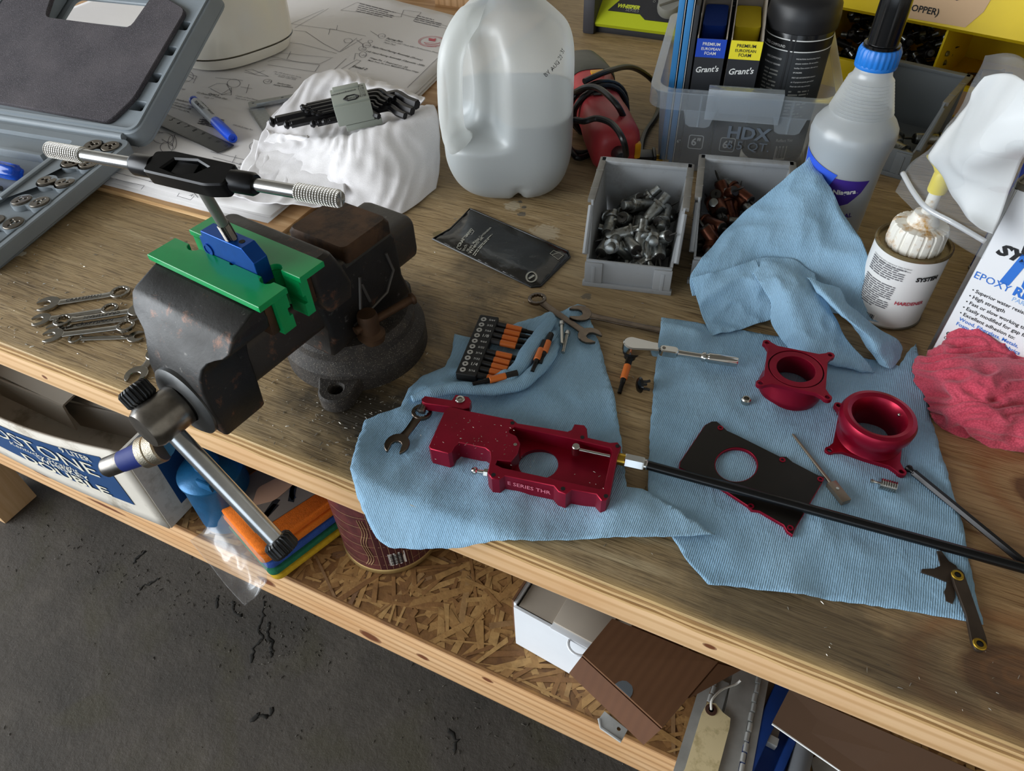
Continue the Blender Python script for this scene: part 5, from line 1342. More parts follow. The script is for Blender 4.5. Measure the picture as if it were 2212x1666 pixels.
for k in range(10):
    c = bz if k == 0 else dup(bz)
    c.location = Myc @ V((rf.uniform(.212, .31), rf.uniform(.03, .12), .020+.012*(k % 2))); c.rotation_euler = (PI/2, 0, rf.uniform(0, 6.28)); c.scale = (1.3,)*3
# ================================================================== right: cans, bag, rag
M_TIN = mat('tin_rim', '#8e8b84', .35, .9, var=.15, vs=80)
M_LABW = mat('white_label', '#e2e1df', .45)
hc = thing('hardener_can', 'small round white-labelled can with white pump cap', 'can', (.095, .705, BT), 0)
RH = .0355
MB().lathe([(RH-.001, 0), (RH+.0006, .001), (RH+.0006, .003), (RH-.0004, .004)], 56).ob('bottom_rim', M_TIN, hc)
MB().lathe([(RH-.0003, .003), (RH-.0003, .085)], 56, cap0=False, cap1=False).ob('can_wall', M_LABW, hc)
MB().lathe([(RH-.0003, .0845), (RH+.0008, .0855), (RH+.0008, .0880), (RH-.0005, .0890), (RH-.0022, .0875), (RH-.003, .0835), (.0, .083)], 56).ob('top_rim', mat('stained_tin', '#8a7a58', .45, .7, var=.3, vs=60, dirt='#6a4a20', ds=60), hc)
M_CAPW = mat('white_pump_plastic', '#e6e2d8', .4, dirt='#b98a3e', ds=45)
cr2 = lambda R0, zz: [((R0-(.0014 if i % 8 in (0, 1) else 0))*math.cos(2*PI*i/144), (R0-(.0014 if i % 8 in (0, 1) else 0))*math.sin(2*PI*i/144), zz) for i in range(144)]
MB().loft([cr2(.0262, .084), cr2(.0268, .088), cr2(.0262, .104), cr2(.0245, .1075), cr2(.015, .109)]).ob('screw_cap', M_CAPW, hc, smooth=30)
MB().lathe([(.0145, .108), (.0145, .112), (.0125, .1145), (.0110, .120), (.0095, .121)], 36).ob('pump_collar', M_CAPW, hc)
MB().lathe([(.0058, .119), (.0055, .148)], 20).ob('pump_stem', M_CAPW, hc)
MB().lathe([(.0080, .143), (.0085, .145), (.0085, .160), (.0070, .163)], 24).loft([[(.0075*math.cos(t)-.0+dx, .0075*math.sin(t)*.9+dy, .160+z_) for t in [2*PI*i/16 for i in range(16)]] for dx, dy, z_ in ((0, 0, 0), (-.004, .002, .006), (-.012, .006, .012))]).ob('pump_head', mat('yellow_pump', '#ecd41c', .35), hc)
thc = math.atan2(-.705, -.095)
def hl(s_, a0, a1, z_, m=INK, bold=0.): fit(s_, (RH*(thc+a0), z_, 0), (RH*(thc+a1), z_, 0), ZUP, m, hc, 0, bend=cb(RH, .0005), bold=bold)
mb = MB(); rr = random.Random(12)
for k in range(22):
    if k in (7, 8): continue
    lines(mb, RH*(thc-.95), RH*(thc+.22-(.1 if k > 8 else 0)), .074-.0024*k, .0019, rr, bend=cb(RH, .0005))
mb.ob('fine_print', mat('grey_label_print', '#6d6c70', .6), hc, smooth=0, kind='stuff')
hl('Cured material with a waterproof. Clean hardener', -.95, .25, .0765); hl('CAUTION! Do not use open or ignited hardener', -.70, .25, .0735)
fr4 = [(RH*(thc-.85), .019), (RH*(thc+.10), .019), (RH*(thc+.10), .050), (RH*(thc-.85), .050)]
hl('HARDENER', .18, 1.0, .034, mat('red_print', '#b03a4a', .5), .03); hl('SYSTEM', .45, 1.1, .064, INK, .05)
patch([(RH*(thc-.75), .004), (RH*(thc-.12), .004), (RH*(thc-.12), .015), (RH*(thc-.75), .015)], RH, mat('barcode_white', '#efeeea', .5), hc, 'barcode_panel', step=.004)
mb = MB(); x = RH*(thc-.70)
while x < RH*(thc-.18):
    w_ = rr.choice((.0004, .0006, .0010)); mb.poly([cb(RH, .0009)(V(p)) for p in ((x, .0068, 0), (x+w_, .0068, 0), (x+w_, .0145, 0), (x, .0145, 0))], [(0, 1, 2, 3)]); x += w_+rr.choice((.0004, .0006))
mb.ob('barcode', INK, hc, smooth=0, kind='stuff')
hl('61002', -.6, -.25, .0045)

# rectangular resin can
ra = B(2000, 762); A2 = math.radians(-24)
rc = thing('resin_can', 'tall rectangular white epoxy can partly behind the red rag', 'can', ra, A2)
RW, RDp, RHt = .112, .072, .190
MB().prism(rrect(0, 0, RW, RDp, .006, 4), .002, RHt-.002).ob('can_body', mat('white_tin_print', '#dfe0e2', .3), rc)
MB().prism(rrect(-.0006, -.0006, RW+.0006, RDp+.0006, .0066, 4), 0, .004, ch=.001).ob('bottom_seam', M_TIN, rc)
MB().prism(rrect(-.0012, -.0012, RW+.0012, RDp+.0012, .007, 4), RHt-.004, RHt+.002, holes=[rrect(.0012, .0012, RW-.0012, RDp-.0012, .005, 4)], ch=.0008).bx(.001, RW-.001, .001, RDp-.001, RHt-.003, RHt-.001).ob('top_seam', mat('dull_tin', '#6d6960', .35, .9, var=.2, vs=60), rc)
MB().bx(-.0004, .004, -.0004, .004, .004, RHt-.004, bev=.001).ob('corner_edge', M_TIN, rc)
MB().bx(-.0006, .0002, .004, RDp-.004, .004, RHt-.004).ob('side_face', M_TIN, rc, smooth=0)
MB().lathe([(.019, RHt-.002), (.019, RHt+.004), (.0165, RHt+.005), (.0165, RHt+.020), (.015, RHt+.022)], 36, M=Matrix.Translation((.040, .036, 0))).ob('cap', M_CAPW, rc)
fn2 = V((0, -1, 0)); BL = mat('blue_print', '#2b6cc4', .5)
def rl(s_, x0, x1, z_, m=INK, bold=0., sh=0., dz=0., tall=1.): fit(s_, (x0, 0, z_), (x1, 0, z_+dz), fn2, m, rc, .0004, shear=sh, bold=bold, tall=tall)
rl('WEST', .028, .075, .138, INK, .05, .3); rl('SYSTEM', .012, .078, .128, INK, .05, .3, 0, .8)
rl('105', .026, .084, .106, BL, .05, .15); rl('EPOXY', .006, .037, .098, BL, 0); rl('RESIN', .040, .070, .098, BL, .04); rl('PART A', .042, .062, .092, mat('pale_blue_print', '#8fb4e0', .5))
for i, (s_, e) in enumerate((('• Superior water resistance', .066), ('• High strength', .042), ('• Fast or slow working times', .070), ('• Easily modified for gap filling', .074), ('• Excellent adhesion to:', .060))): rl(s_, .010, e, .0845-.0068*i, INK, .01)
rl('Wood, Fiberglass, Metals,', .012, .066, .0510, BL, .01); rl('Foam & Reinforcing fabrics', .012, .070, .0450, BL, .01)
rl('COATING AND ADHESIVE', .008, .085, .030, INK, .02); rl('Group A', .008, .025, .025)
# navy can behind it
nb = B(2088, 582)
nc = thing('navy_can', 'dark navy blue can standing behind the plastic bag', 'can', nb, A2)
M_NAVY = mat('navy_tin', '#16245f', .35)
MB().prism(rrect(0, 0, .10, .075, .006, 4), .003, .205).ob('can_body', M_NAVY, nc)
MB().prism(rrect(-.001, -.001, .101, .076, .007, 4), 0, .004, ch=.001).ob('bottom_seam', M_TIN, nc)
MB().prism(rrect(-.001, -.001, .101, .076, .007, 4), .203, .208, ch=.001).ob('top_seam', M_TIN, nc)

# zip bag with a white sheet inside, slumped over the pump and can
bg = wthing('plastic_bag', 'clear zip bag with white sheet draped over the pump cap', 'bag', B(2040, 560, 0))
M_BAG = m_trans('clear_film', '#e8ebee', .93, .5, .32, .02, bump=.25, bs=60, fres=.09)
wp = [[(2128, 165, .262), (2180, 160, .275), (2260, 210, .28)], [(2078, 238, .222), (2140, 258, .245), (2245, 300, .25)], [(2022, 312, .190), (2095, 335, .215), (2208, 345, .225)], [(2004, 345, .174), (2078, 388, .187), (2184, 405, .195)], [(2036, 385, .168), (2080, 440, .170), (2158, 472, .170)], [(2058, 425, .164), (2100, 482, .162), (2145, 502, .162)]]
net([[B(*p) for p in r] for r in wp], 10, .003, 30, 4., .004, 22).ob('white_sheet', mat('white_polybag', '#e4e3e0', .5), bg, smooth=180, solid=.0006)
cpn = [[(2128, 120, .282), (2200, 120, .292), (2290, 200, .29)], [(2072, 235, .231), (2140, 252, .256), (2255, 300, .258)], [(2012, 315, .196), (2092, 330, .226), (2215, 345, .232)], [(1968, 352, .176), (2062, 395, .196), (2190, 412, .202)], [(1948, 388, .160), (2040, 455, .168), (2160, 480, .172)], [(1934, 414, .148), (2025, 500, .150), (2122, 560, .140)]]
net([[B(*p) for p in r] for r in cpn], 10, .0012, 40, 6., .002, 30).ob('clear_film', M_BAG, bg, smooth=180, solid=.0002)
MB().tube(spline([B(1950, 374, .168), B(1975, 418, .166), B(2005, 452, .165), B(2060, 482, .164), B(2128, 522, .156)], 8), .0022, 8).ob('zip_strip', m_trans('zip_plastic', '#eef0f2', .35, .4, .2, .2), bg, smooth=180)

# red shop rag
def m_rag():
    n = NT('red_terry'); co = n.coord(); w_ = n.voro(co, 620)
    c = n.ramp(n.noise(co, 16, 5), [(.3, '#b8384e'), (.7, '#d65a6d')])
    c = n.mix(n.ramp(w_, [(.35, 0.), (.7, .5)]), c, '#8f2438')
    n.set(**{'Base Color': c, 'Roughness': .95, 'Sheen Weight': .2}); n.bump(w_, -.9, .0016); return n.m
M_RAG = m_rag()
rw = [[(2045, 745, .004), (2066, 712, .030), (2104, 690, .046), (2150, 700, .050), (2222, 712, .052), (2290, 730, .05)],
      [(2030, 762, .008), (2062, 742, .034), (2110, 730, .044), (2160, 735, .046), (2225, 740, .048), (2300, 760, .045)],
      [(1988, 785, .004), (2040, 778, .030), (2100, 775, .036), (2160, 780, .038), (2230, 785, .04), (2310, 800, .04)],
      [(1984, 812, .003), (2045, 818, .032), (2105, 822, .042), (2165, 825, .046), (2240, 830, .046), (2320, 840, .042)],
      [(2008, 862, .003), (2060, 868, .026), (2110, 872, .034), (2170, 878, .036), (2250, 880, .036), (2330, 890, .034)],
      [(2016, 893, .002), (2066, 902, .018), (2115, 905, .030), (2180, 918, .028), (2255, 925, .03), (2330, 935, .03)],
      [(2022, 905, .001), (2070, 930, .001), (2115, 946, .001), (2175, 962, .001), (2240, 975, .001), (2320, 985, .001)]]
rg_ = net([[B(*p) for p in r] for r in rw], 14, .0022, 50, 3., .0016, 34, fold=.0060, fu=.07, fv=.15).ob('shop_rag', M_RAG, smooth=180, solid=.0016)
tag(rg_, 'crumpled red terry shop rag in front of the epoxy can', 'rag')

# ================================================================== blue paper shop towels
def m_towel(name, tint_spots=()):
    n = NT(name); co = n.coord(); f = n.noise(co, 7, 4); w_ = n.noise(n.coord((1, .35, 1)), 900, 3, .6)
    c = n.ramp(f, [(.3, '#8bb2cf'), (.7, '#9fc3dc')])
    c = n.mix(n.ramp(w_, [(.3, .25), (.62, 0.)]), c, '#6d97b6')
    gn = n.noise(co, 22, 5, .65)
    for (x, y, rx, ry, cc, st) in tint_spots:
        d = n.math('ADD', n.blob(co, x, y, rx, ry), n.math('MULTIPLY', n.math('SUBTRACT', gn, .5), 1.5))
        c = n.mix(n.math('MULTIPLY', n.ramp(d, [(.45, 1.), (1.1, 0.)]), st), c, cc)
    rib = n.wave(n.coord(), 190, .8, d='X', detail=2, dscale=4)
    h = n.math('ADD', n.math('MULTIPLY', rib, .5), n.math('ADD', w_, n.math('ADD', n.math('MULTIPLY', n.noise(co, 60, 4, .6), 2.2), n.math('MULTIPLY', n.noise(n.coord((1, .5, 1), (0, 0, .6)), 26, 4, .6, .8), 5.0))))
    n.set(**{'Base Color': c, 'Roughness': .93}); n.bump(h, .55, .0012); return n.m
M_TOW = m_towel('blue_paper_towel')
def seg(p, a, b):
    ab = b-a; t = max(0, min(1, (p-a).dot(ab)/ab.length_squared)); return (p-(a+ab*t)).length
def droop(y): return 0.0 if y > BY0+.004 else (-(BY0+.004-y)*.55 if y > BY0-.004 else -.0044-(BY0-.004-y)*.85)
def BS(px, py):      # point on the bench top or on the cloth sagging over its front edge
    h = 0.0
    for _ in range(30): p = B(px, py, h); h = .5*h+.5*droop(p.y)
    return B(px, py, h)
class Tow: pass
rd = [[(1188, 690), (1165, 722), (1140, 755), (1118, 790), (1092, 818)], [(1195, 735), (1160, 790), (1110, 828), (1050, 842), (985, 845), (925, 852)], [(990, 812), (1030, 815), (1075, 825), (1100, 830)]]
rd = [([V(B(*p)).to_2d() for p in r], a, w_) for r, a, w_ in zip(rd, (.006, .006, .006), (.0075, .0085, .007))]
def left_h(x, y):
    p = V((x, y)); h = .0010+.0020*abs(nz(x, y, 18, 1))+.0030*max(0, nz(x, y, 40, 4))+.0045*max(0, nz(x*.5, y, 26, 6))+.0035*max(0, 1-3.2*abs(nz(x, y*.6, 14, 11)))
    for pts, a, w_ in rd:
        d = min(seg(p, q0, q1) for q0, q1 in zip(pts, pts[1:])); h += a*math.exp(-(d/w_)**2)
    h += .0028*max(0, min(1, (x+.095)/.012))
    return BT+h+droop(y)
lo = [(983, 732), (1020, 738), (1045, 745), (1100, 712), (1160, 690), (1215, 678), (1247, 668), (1264, 672), (1283, 720), (1300, 768), (1318, 830), (1332, 900), (1345, 990), (1352, 1063), (1385, 1070), (1410, 1082), (1440, 1098), (1470, 1115), (1480, 1130), (1505, 1138), (1520, 1152), (1542, 1166), (1470, 1169), (1350, 1171), (1250, 1171), (1150, 1175), (1000, 1185), (900, 1190), (842, 1188), (815, 1168), (795, 1130), (775, 1085), (759, 1022), (775, 965), (790, 915), (830, 898), (868, 886), (884, 848), (915, 818), (962, 800), (975, 770)]
lw_ = [BS(*p) for p in lo]
rt = random.Random(31)
TS = [(-.255, .30, .014, .03, '#5d6f7d', .8), (-.205, .285, .03, .02, '#9a7f97', .35), (-.14, .285, .05, .022, '#a0849c', .35), (-.09, .30, .03, .03, '#a7869e', .3), (-.16, .37, .05, .03, '#7f93a0', .35), (-.13, .43, .06, .03, '#88a0ad', .4)]  # grey stains and shading; pink patches are the housing's reflection put into the colour
tl = sheet([(p.x, p.y) for p in lw_], left_h, .0045, .0006, rt).ob('shop_towel', m_towel('blue_towel_left', TS), smooth=180, solid=.0005)
M_TL = tl.data.materials[0]
for pts, rs_ in (([(1192, 688, .010), (1168, 725, .013), (1144, 758, .013), (1120, 795, .012), (1094, 824, .010), (1070, 838, .008)], [.0045, .0078, .0080, .0070, .0060, .0040]),
                 ([(1205, 735, .006), (1188, 765, .010), (1160, 800, .011), (1115, 832, .011), (1050, 842, .010), (985, 838, .010), (930, 848, .009), (890, 862, .007)], [.004, .0065, .007, .007, .006, .0065, .006, .0035])):
    c_ = spline([B(*p) for p in pts], 8); k_ = len(c_)
    rad_ = [rs_[min(len(rs_)-1, int(i/8))]*(1-(i/8) % 1)+rs_[min(len(rs_)-1, int(i/8)+1)]*((i/8) % 1) for i in range(k_)]
    c_ = [p+V((.0012*nz(i, 0, .25, 3), .0012*nz(i, 5, .25, 7), .001*nz(i, 9, .2, 1))) for i, p in enumerate(c_)]
    MB().tube(c_, rad_, 16, flat=(1.15, .72)).ob('rolled_fold', M_TL, tl, smooth=180)
tag(tl, 'blue paper shop towel under the red housing, sagging over the bench edge', 'towel', 'blue shop towels')
wsg = (B(1400, 714).to_2d(), B(1500, 736).to_2d())
def right_h(x, y): return BT+.0110*math.exp(-(seg(V((x, y)), *wsg)/.012)**2)+.0005+.0018*abs(nz(x, y, 15, 8))+.0022*max(0, nz(x, y, 38, 3))+.0032*max(0, nz(x*.6, y, 22, 9))+.0022*max(0, 1-4*abs(nz(x*.7, y, 12, 15)))
ro_ = [(1428, 693), (1480, 697), (1540, 706), (1600, 714), (1660, 726), (1750, 745), (1850, 772), (1940, 796), (1955, 770), (1978, 744), (1985, 790), (1998, 860), (2012, 920), (2032, 990), (2056, 1070), (2080, 1160), (2100, 1250), (2122, 1352), (2070, 1341), (1960, 1322), (1850, 1306), (1750, 1293), (1650, 1280), (1560, 1268), (1528, 1266), (1512, 1246), (1490, 1222), (1470, 1195), (1440, 1150), (1398, 1090), (1400, 1020), (1403, 940), (1408, 880), (1415, 800)]
tr = sheet([tuple(B(*p).to_2d()) for p in ro_], right_h, .0050, .0006, rt).ob('shop_towel', m_towel('blue_towel_right', [(.03, .40, .07, .03, '#8a97a0', .4), (.15, .40, .07, .03, '#8f8f8c', .4), (.02, .56, .06, .02, '#7d9292', .45)]), smooth=180, solid=.0004)  # greyer patches tinted into the towel colour
tag(tr, 'blue paper shop towel lying flat under the red flanges and black rod', 'towel', 'blue shop towels')
# crumpled towel standing against the spray bottle
K = lambda rows: [[B(*p) for p in r] for r in rows]
back = [[(1744, 347, .104), (1747, 342, .105), (1750, 339, .106), (1754, 343, .105), (1757, 349, .103)],
        [(1655, 418, .082), (1692, 408, .088), (1728, 404, .092), (1763, 400, .094), (1792, 410, .090)],
        [(1572, 492, .056), (1632, 486, .064), (1700, 484, .070), (1775, 482, .074), (1848, 498, .070)],
        [(1506, 572, .040), (1570, 556, .046), (1655, 552, .046), (1775, 560, .050), (1890, 600, .046)],
        [(1490, 604, .030), (1556, 596, .036), (1650, 600, .030), (1775, 620, .026), (1908, 650, .024)],
        [(1496, 638, .020), (1556, 636, .020), (1650, 640, .014), (1770, 670, .008), (1918, 700, .008)]]
tw3 = net(K(back), 14, .0030, 28, 12., .0030, 30).ob('shop_towel', M_TOW, smooth=180, solid=.0006)
tag(tw3, 'crumpled blue paper shop towel propped up against the spray bottle', 'towel', 'blue shop towels')
flap1 = [[(1494, 600, .032), (1540, 588, .040), (1590, 575, .044), (1632, 562, .046)], [(1505, 645, .018), (1550, 630, .026), (1605, 615, .032), (1650, 600, .040)], [(1520, 690, .004), (1565, 672, .008), (1615, 655, .014), (1668, 640, .024)], [(1535, 727, .002), (1585, 716, .004), (1630, 702, .006), (1668, 690, .010)]]
net(K(flap1), 14, .0022, 40, 5., .0026, 44).ob('towel_flap', M_TOW, tw3, smooth=180, solid=.0006)
flap2 = [[(1610, 568, .038), (1660, 556, .046), (1712, 562, .046), (1760, 590, .040)], [(1640, 610, .040), (1680, 600, .048), (1725, 606, .046), (1770, 630, .036)], [(1666, 655, .028), (1705, 650, .038), (1745, 658, .036), (1800, 680, .026)], [(1668, 700, .016), (1720, 700, .026), (1775, 715, .022), (1838, 740, .016)], [(1700, 750, .006), (1755, 765, .012), (1820, 780, .010), (1886, 800, .006)], [(1716, 768, .003), (1768, 782, .005), (1830, 795, .005), (1886, 808, .003)]]
net(K(flap2), 14, .0022, 44, 8., .0030, 40).ob('towel_flap', M_TOW, tw3, smooth=180, solid=.0006)
flap3 = [[(1742, 600, .044), (1775, 612, .042), (1812, 625, .036)], [(1768, 630, .040), (1795, 648, .042), (1835, 660, .032)], [(1800, 660, .030), (1832, 690, .034), (1880, 695, .024)], [(1840, 700, .020), (1880, 730, .024), (1925, 728, .014)], [(1872, 745, .010), (1905, 768, .014), (1946, 748, .006)], [(1900, 788, .004), (1925, 796, .006), (1944, 775, .003)]]
net(K(flap3), 14, .0018, 44, 3., .0024, 46).ob('towel_flap', M_TOW, tw3, smooth=180, solid=.0006)
# ================================================================== wrenches
M_WR = mat('polished_wrench', '#a5a29c', .16, 1.0, var=.12, vs=120)
M_WRD = mat('brown_tinted_wrench', '#6f645a', .26, 1.0, var=.2, vs=120)
def wrench(label, pa, pb, h, m=M_WR, wd=None, flip=False, h2=None, letters=None, base=B):
    """combination wrench: open jaw at pa, ring at pb"""
    a, b = base(*pa, h), base(*pb, h if h2 is None else h2); L = (b-a).length; W = (wd or L*.052)*1.15
    w_ = thing('wrench', label, 'wrench', a, 0, 'small combination wrenches')
    w_.matrix_world = place(a, b)
    R1, R2 = W*1.62, W*1.30; t = W*.34
    # open jaw, turned 15 degrees
    c, s_ = math.cos(.26), math.sin(.26); jw = W*.72
    pts = []
    for k in range(15):
        an = PI*.72+k*(2*PI-2*PI*.72+PI*.44)/14 if False else (-PI+.62)+k*(2*PI-1.24)/14
        pts.append((R1*math.cos(an), R1*math.sin(an)*.95))
    pts += [(-R1*.80, jw), (-R1*.05, jw*.92), (R1*.18, jw*.55), (R1*.25, 0), (R1*.18, -jw*.55), (-R1*.05, -jw*.92), (-R1*.80, -jw)]
    pts = [(x*c-y*s_+R1*.75, x*s_+y*c) for x, y in pts]
    MB().prism(pts, 0, t*1.15, ch=t*.18).ob('open_jaw', m, w_)
    MB().prism(circ(L-R2, 0, R2, 28), t*.3, t*1.75, holes=[[(L-R2+r_*math.cos(2*PI*i/24), r_*math.sin(2*PI*i/24)) for i, r_ in ((i, R2*(.70 if i % 2 else .60)) for i in range(24))]], ch=t*.2).ob('ring_end', m, w_)
    rg_ = []
    for k, x in enumerate((R1*1.3, R1*2.1, L*.5, L-R2*2.3, L-R2*1.75)):
        hw = W*(.62, .5, .5, .52, .60)[k]; z0 = t*(.12, .15, .15, .2, .5)[k]; z1 = t*(1.0, .95, .95, 1.05, 1.5)[k]
        rg_.append([(x, y, z) for y, z in rrect(-hw, z0, hw, z1, t*.3, 3)])
    MB().loft(rg_).ob('shank', m, w_)
    if letters: fit(letters, (L*.30, -W*.22, t*.96), (L*.68, -W*.22, t*.96), ZUP, INK, w_, .0002, 'stamped_text')
    return w_
wrench('chrome combination wrench farthest from the bench edge, left of the vise', (84, 663), (284, 633), .001, letters='CRAFTSMAN', wd=.0075)
wrench('second chrome wrench from the back in the pile left of the vise', (72, 696), (258, 668), .001, wd=.0062)
wrench('chrome wrench with its ring to the left, topmost in the pile', (322, 668), (118, 700), .005, letters='CRAFTSMAN', wd=.0068)
wrench('chrome wrench half hidden under the topmost one', (103, 716), (312, 686), .0018, letters='CRAFTSMAN', wd=.0066)
wrench('chrome wrench second nearest the bench edge in the pile', (96, 730), (294, 706), .0042, wd=.0066)
wrench('shortest chrome wrench, nearest the bench edge in the pile', (310, 729), (150, 735), .001, wd=.0052)
wrench('chrome wrench pointing out from under the vise jaw', (283, 826), (352, 756), .001, wd=.0068)
wrench('brown steel wrench beside the red housing on blue towel', (846, 978), (924, 880), .0065, M_WRD, wd=.0066)
wrench('brown steel wrench lying across the two bolts', (1288, 738), (1148, 642), .0085, M_WRD, wd=.0070, h2=.0025)
wrench('long brown steel wrench running under the flat towel', (1232, 676), (1492, 731), .0075, M_WRD, wd=.0072, h2=.001)

# ================================================================== vinyl pouch
def m_vinyl():
    n = NT('black_vinyl'); co = n.coord()
    c = n.mix(n.ramp(n.voro(co, 260), [(.05, .8), (.09, 0.)]), '#141413', '#8d8878')
    n.set(**{'Base Color': c, 'Roughness': .16, 'Specular IOR Level': .7}); n.bump(n.noise(co, 28, 3, .5), .25, .006); return n.m
pc = [B(935, 518), B(1015, 453), B(1238, 550), B(1160, 628)]
po = wthing('wrench_pouch', 'empty black vinyl wrench pouch with silver print on the bench', 'pouch', pc[0])
o2 = roundpoly([tuple(p.to_2d()) for p in (pc[0], pc[1])], .001, 1) if False else [tuple(p.to_2d()) for p in pc]
o2 = [o2[0], V(o2[0]).lerp(V(o2[1]), .35)+V((.006, 0)), V(o2[0]).lerp(V(o2[1]), .75)+V((.003, 0)), o2[1], V(o2[2])+(V(o2[1])-V(o2[2])).normalized()*.008, V(o2[2])+(V(o2[3])-V(o2[2])).normalized()*.008, V(o2[3])+(V(o2[2])-V(o2[3])).normalized()*.008, V(o2[3])+(V(o2[0])-V(o2[3])).normalized()*.008]
o2 = [tuple(p) for p in o2]
Mp2 = place(pc[0], pc[3]); LP, WP = (pc[3]-pc[0]).length, (pc[1]-pc[0]).length
pin = [V(p) for p in o2]
def pouch_h(x, y):
    p = V((x, y)); d = min(seg(p, a, b) for a, b in zip(pin, pin[1:]+pin[:1]))
    return BT+.0012+.0045*min(1, d/.018)**.7+.0010*nz(x, y, 40, 2)
sheet(o2, pouch_h, .004).ob('upper_sheet', m_vinyl(), po, smooth=180, solid=.0004)
sheet(o2, lambda x, y: BT+.0005, .02).ob('lower_sheet', M_BLKPL, po, smooth=180, solid=.0005)
edge = [V((p[0], p[1], BT+.0014)) for p in o2]
MB().tube([V((x, y, BT+.0013)) for x, y in o2], .0013, 6, closed=True).ob('welded_seam', M_BLKPL, po)
SIL = mat('silver_print', '#a9a79c', .4, .3)
def pf(s_, a, b, bold=0.): fit(s_, B(*a, .0062), B(*b, .0062), ZUP, SIL, po, 0, bend=lambda c: V((c.x, c.y, pouch_h(c.x, c.y)+.0008)), bold=bold)
pf('CRAFTSMAN', (993, 530), (1021, 499), .03); pf('Inch', (1003, 537), (1010, 528)); pf('10-pc. Midget Combination', (1011, 539), (1062, 492), .02); pf('Wrench Set', (1017, 544), (1046, 513), .02)

mb = MB(); rr = random.Random(17)
for qa, qb in (((1022, 547), (1068, 503)), ((1026, 549), (1060, 514))):
    a, b = B(*qa, .006), B(*qb, .006); lines(mb, 0, (b-a).length, 0, .0022, rr, M=place(a, b), bend=lambda c: V((c.x, c.y, pouch_h(c.x, c.y)+.0008)))
mb.ob('fine_print', SIL, po, smooth=0, kind='stuff')
pf('MADE IN USA', (1192, 552), (1212, 545), .03)
fr5 = [B(986, 531, .006), B(1019, 494, .006), B(1024, 500, .006), B(994, 534, .006), B(986, 531, .006)]
for q in ([(986, 531), (1018, 495), (1024, 501), (993, 535), (986, 531)], [(1188, 549), (1196, 541), (1217, 549), (1206, 559), (1188, 549)]):
    strokes([[V((p.x, p.y, pouch_h(p.x, p.y)+.0009)) for p in [B(*k, .006) for k in q]]], .0008, SIL, po, 0, 'printed_frame')
rc_ = [B(1148+11*math.cos(t), 597+9*math.sin(t), .006) for t in [2*PI*i/24 for i in range(25)]]
strokes([[V((p.x, p.y, pouch_h(p.x, p.y)+.0009)) for p in rc_]], .0022, SIL, po, 0, 'printed_seal')
strokes([[V((p.x, p.y, pouch_h(p.x, p.y)+.0009)) for p in [B(1142, 600, .006), B(1154, 594, .006)]]], .003, SIL, po, 0, 'printed_seal')

# ================================================================== bit set, bolts, ratchet
bsA, bsB = B(1056, 694, .014), B(1008, 812, .012)
bs = thing('bit_holder', 'black plastic strip holding orange-banded hex bits on the towel', 'bit holder', bsA)
bs.matrix_world = place(bsA, bsB); LB = (bsB-bsA).length
MB().prism(rrect(-.004, -.0105, LB+.003, .0105, .0015, 2), -.005, .0045, ch=.0007).ob('strip', mat('matt_black', '#131314', .6), bs)
sizes = ['5/64', '3/32', '7/64', '1/8', '9/64', '5/32', '3/16', '7/32', '1/4', '5/16']
for i in range(10):
    x = LB*(.04+.92*i/9)
    MB().prism(circ(x, -.0045, .0030, 18), .0045, .0050, holes=[circ(x, -.0045, .0013, 10)]).ob('size_dot', mat('pale_grey_print', '#b9b7b2', .5), bs)
    fit(sizes[i], (x+.0012, -.0010, .0046), (x+.0012, .0062, .0046), ZUP, INKW, bs, .0002, 'size_mark', tall=.8) if False else fit(sizes[i], (x+.0010, .0016, .0046), (x+.0010, .0080, .0046), ZUP, INKW, bs, .0003, 'size_mark')
M_ORG = mat('orange_band', '#d8702a', .4); M_BIT = mat('black_bit_steel', '#232120', .35, .6)
rf2 = random.Random(3)
bd0 = None
bdir = (B(1115, 706, .012)-B(1072, 700, .012)).normalized()
labs = ['first', 'second', 'third', 'fourth', None, 'fifth', 'sixth', 'seventh', 'eighth', 'ninth']
for i in range(10):
    if labs[i] is None: continue
    x = LB*(.04+.92*i/9); p = bs.matrix_world @ V((x, 0, 0))
    start = p+V((bdir.x, bdir.y, 0)).normalized()*.008
    if bd0 is None:
        k = thing('hex_bit', '', 'bit')
        MB().rev((0, 0, 0), (1, 0, 0), [(.0034, 0), (.0034, .012)], 6).ob('hex_shank', M_BIT, k, smooth=20)
        MB().rev((.012, 0, 0), (1, 0, 0), [(.0030, 0), (.0036, .0006), (.0036, .0165), (.0030, .017)], 18).ob('colour_sleeve', M_ORG, k)
        MB().rev((.029, 0, 0), (1, 0, 0), [(.0028, 0), (.0026, .004), (.0026, .005), (.0021, .006), (.0021, .017)], 10).ob('bit_tip', M_BIT, k)
        bd0 = k
    else: k = dup(bd0)
    k['label'] = 'orange-sleeved hex bit, %s from the top of the black strip' % labs[i]; k['group'] = 'hex bits in the strip'
    an = math.atan2(bdir.y, bdir.x)+rf2.uniform(-.03, .03)
    k.location = start; k.rotation_euler = (0, .10, an)
for i, (pa, pb, h) in enumerate((((1176, 738), (1154, 792), .0165), ((1190, 722), (1176, 760), .0160), ((1118, 806), (1094, 812), .0150))):
    k = dup(bd0); k['label'] = ('dark hex bit tucked under the rolled towel edge', 'second dark hex bit under the rolled towel edge', 'hex bit end poking out below the strip')[i]
    k['group'] = 'loose hex bits'; a, b = B(*pa, h), B(*pb, h); k.location = a; k.rotation_euler = (0, 0, yaw(a, b))
M_BOLT = mat('stainless', '#b4b3ae', .22, 1.0)
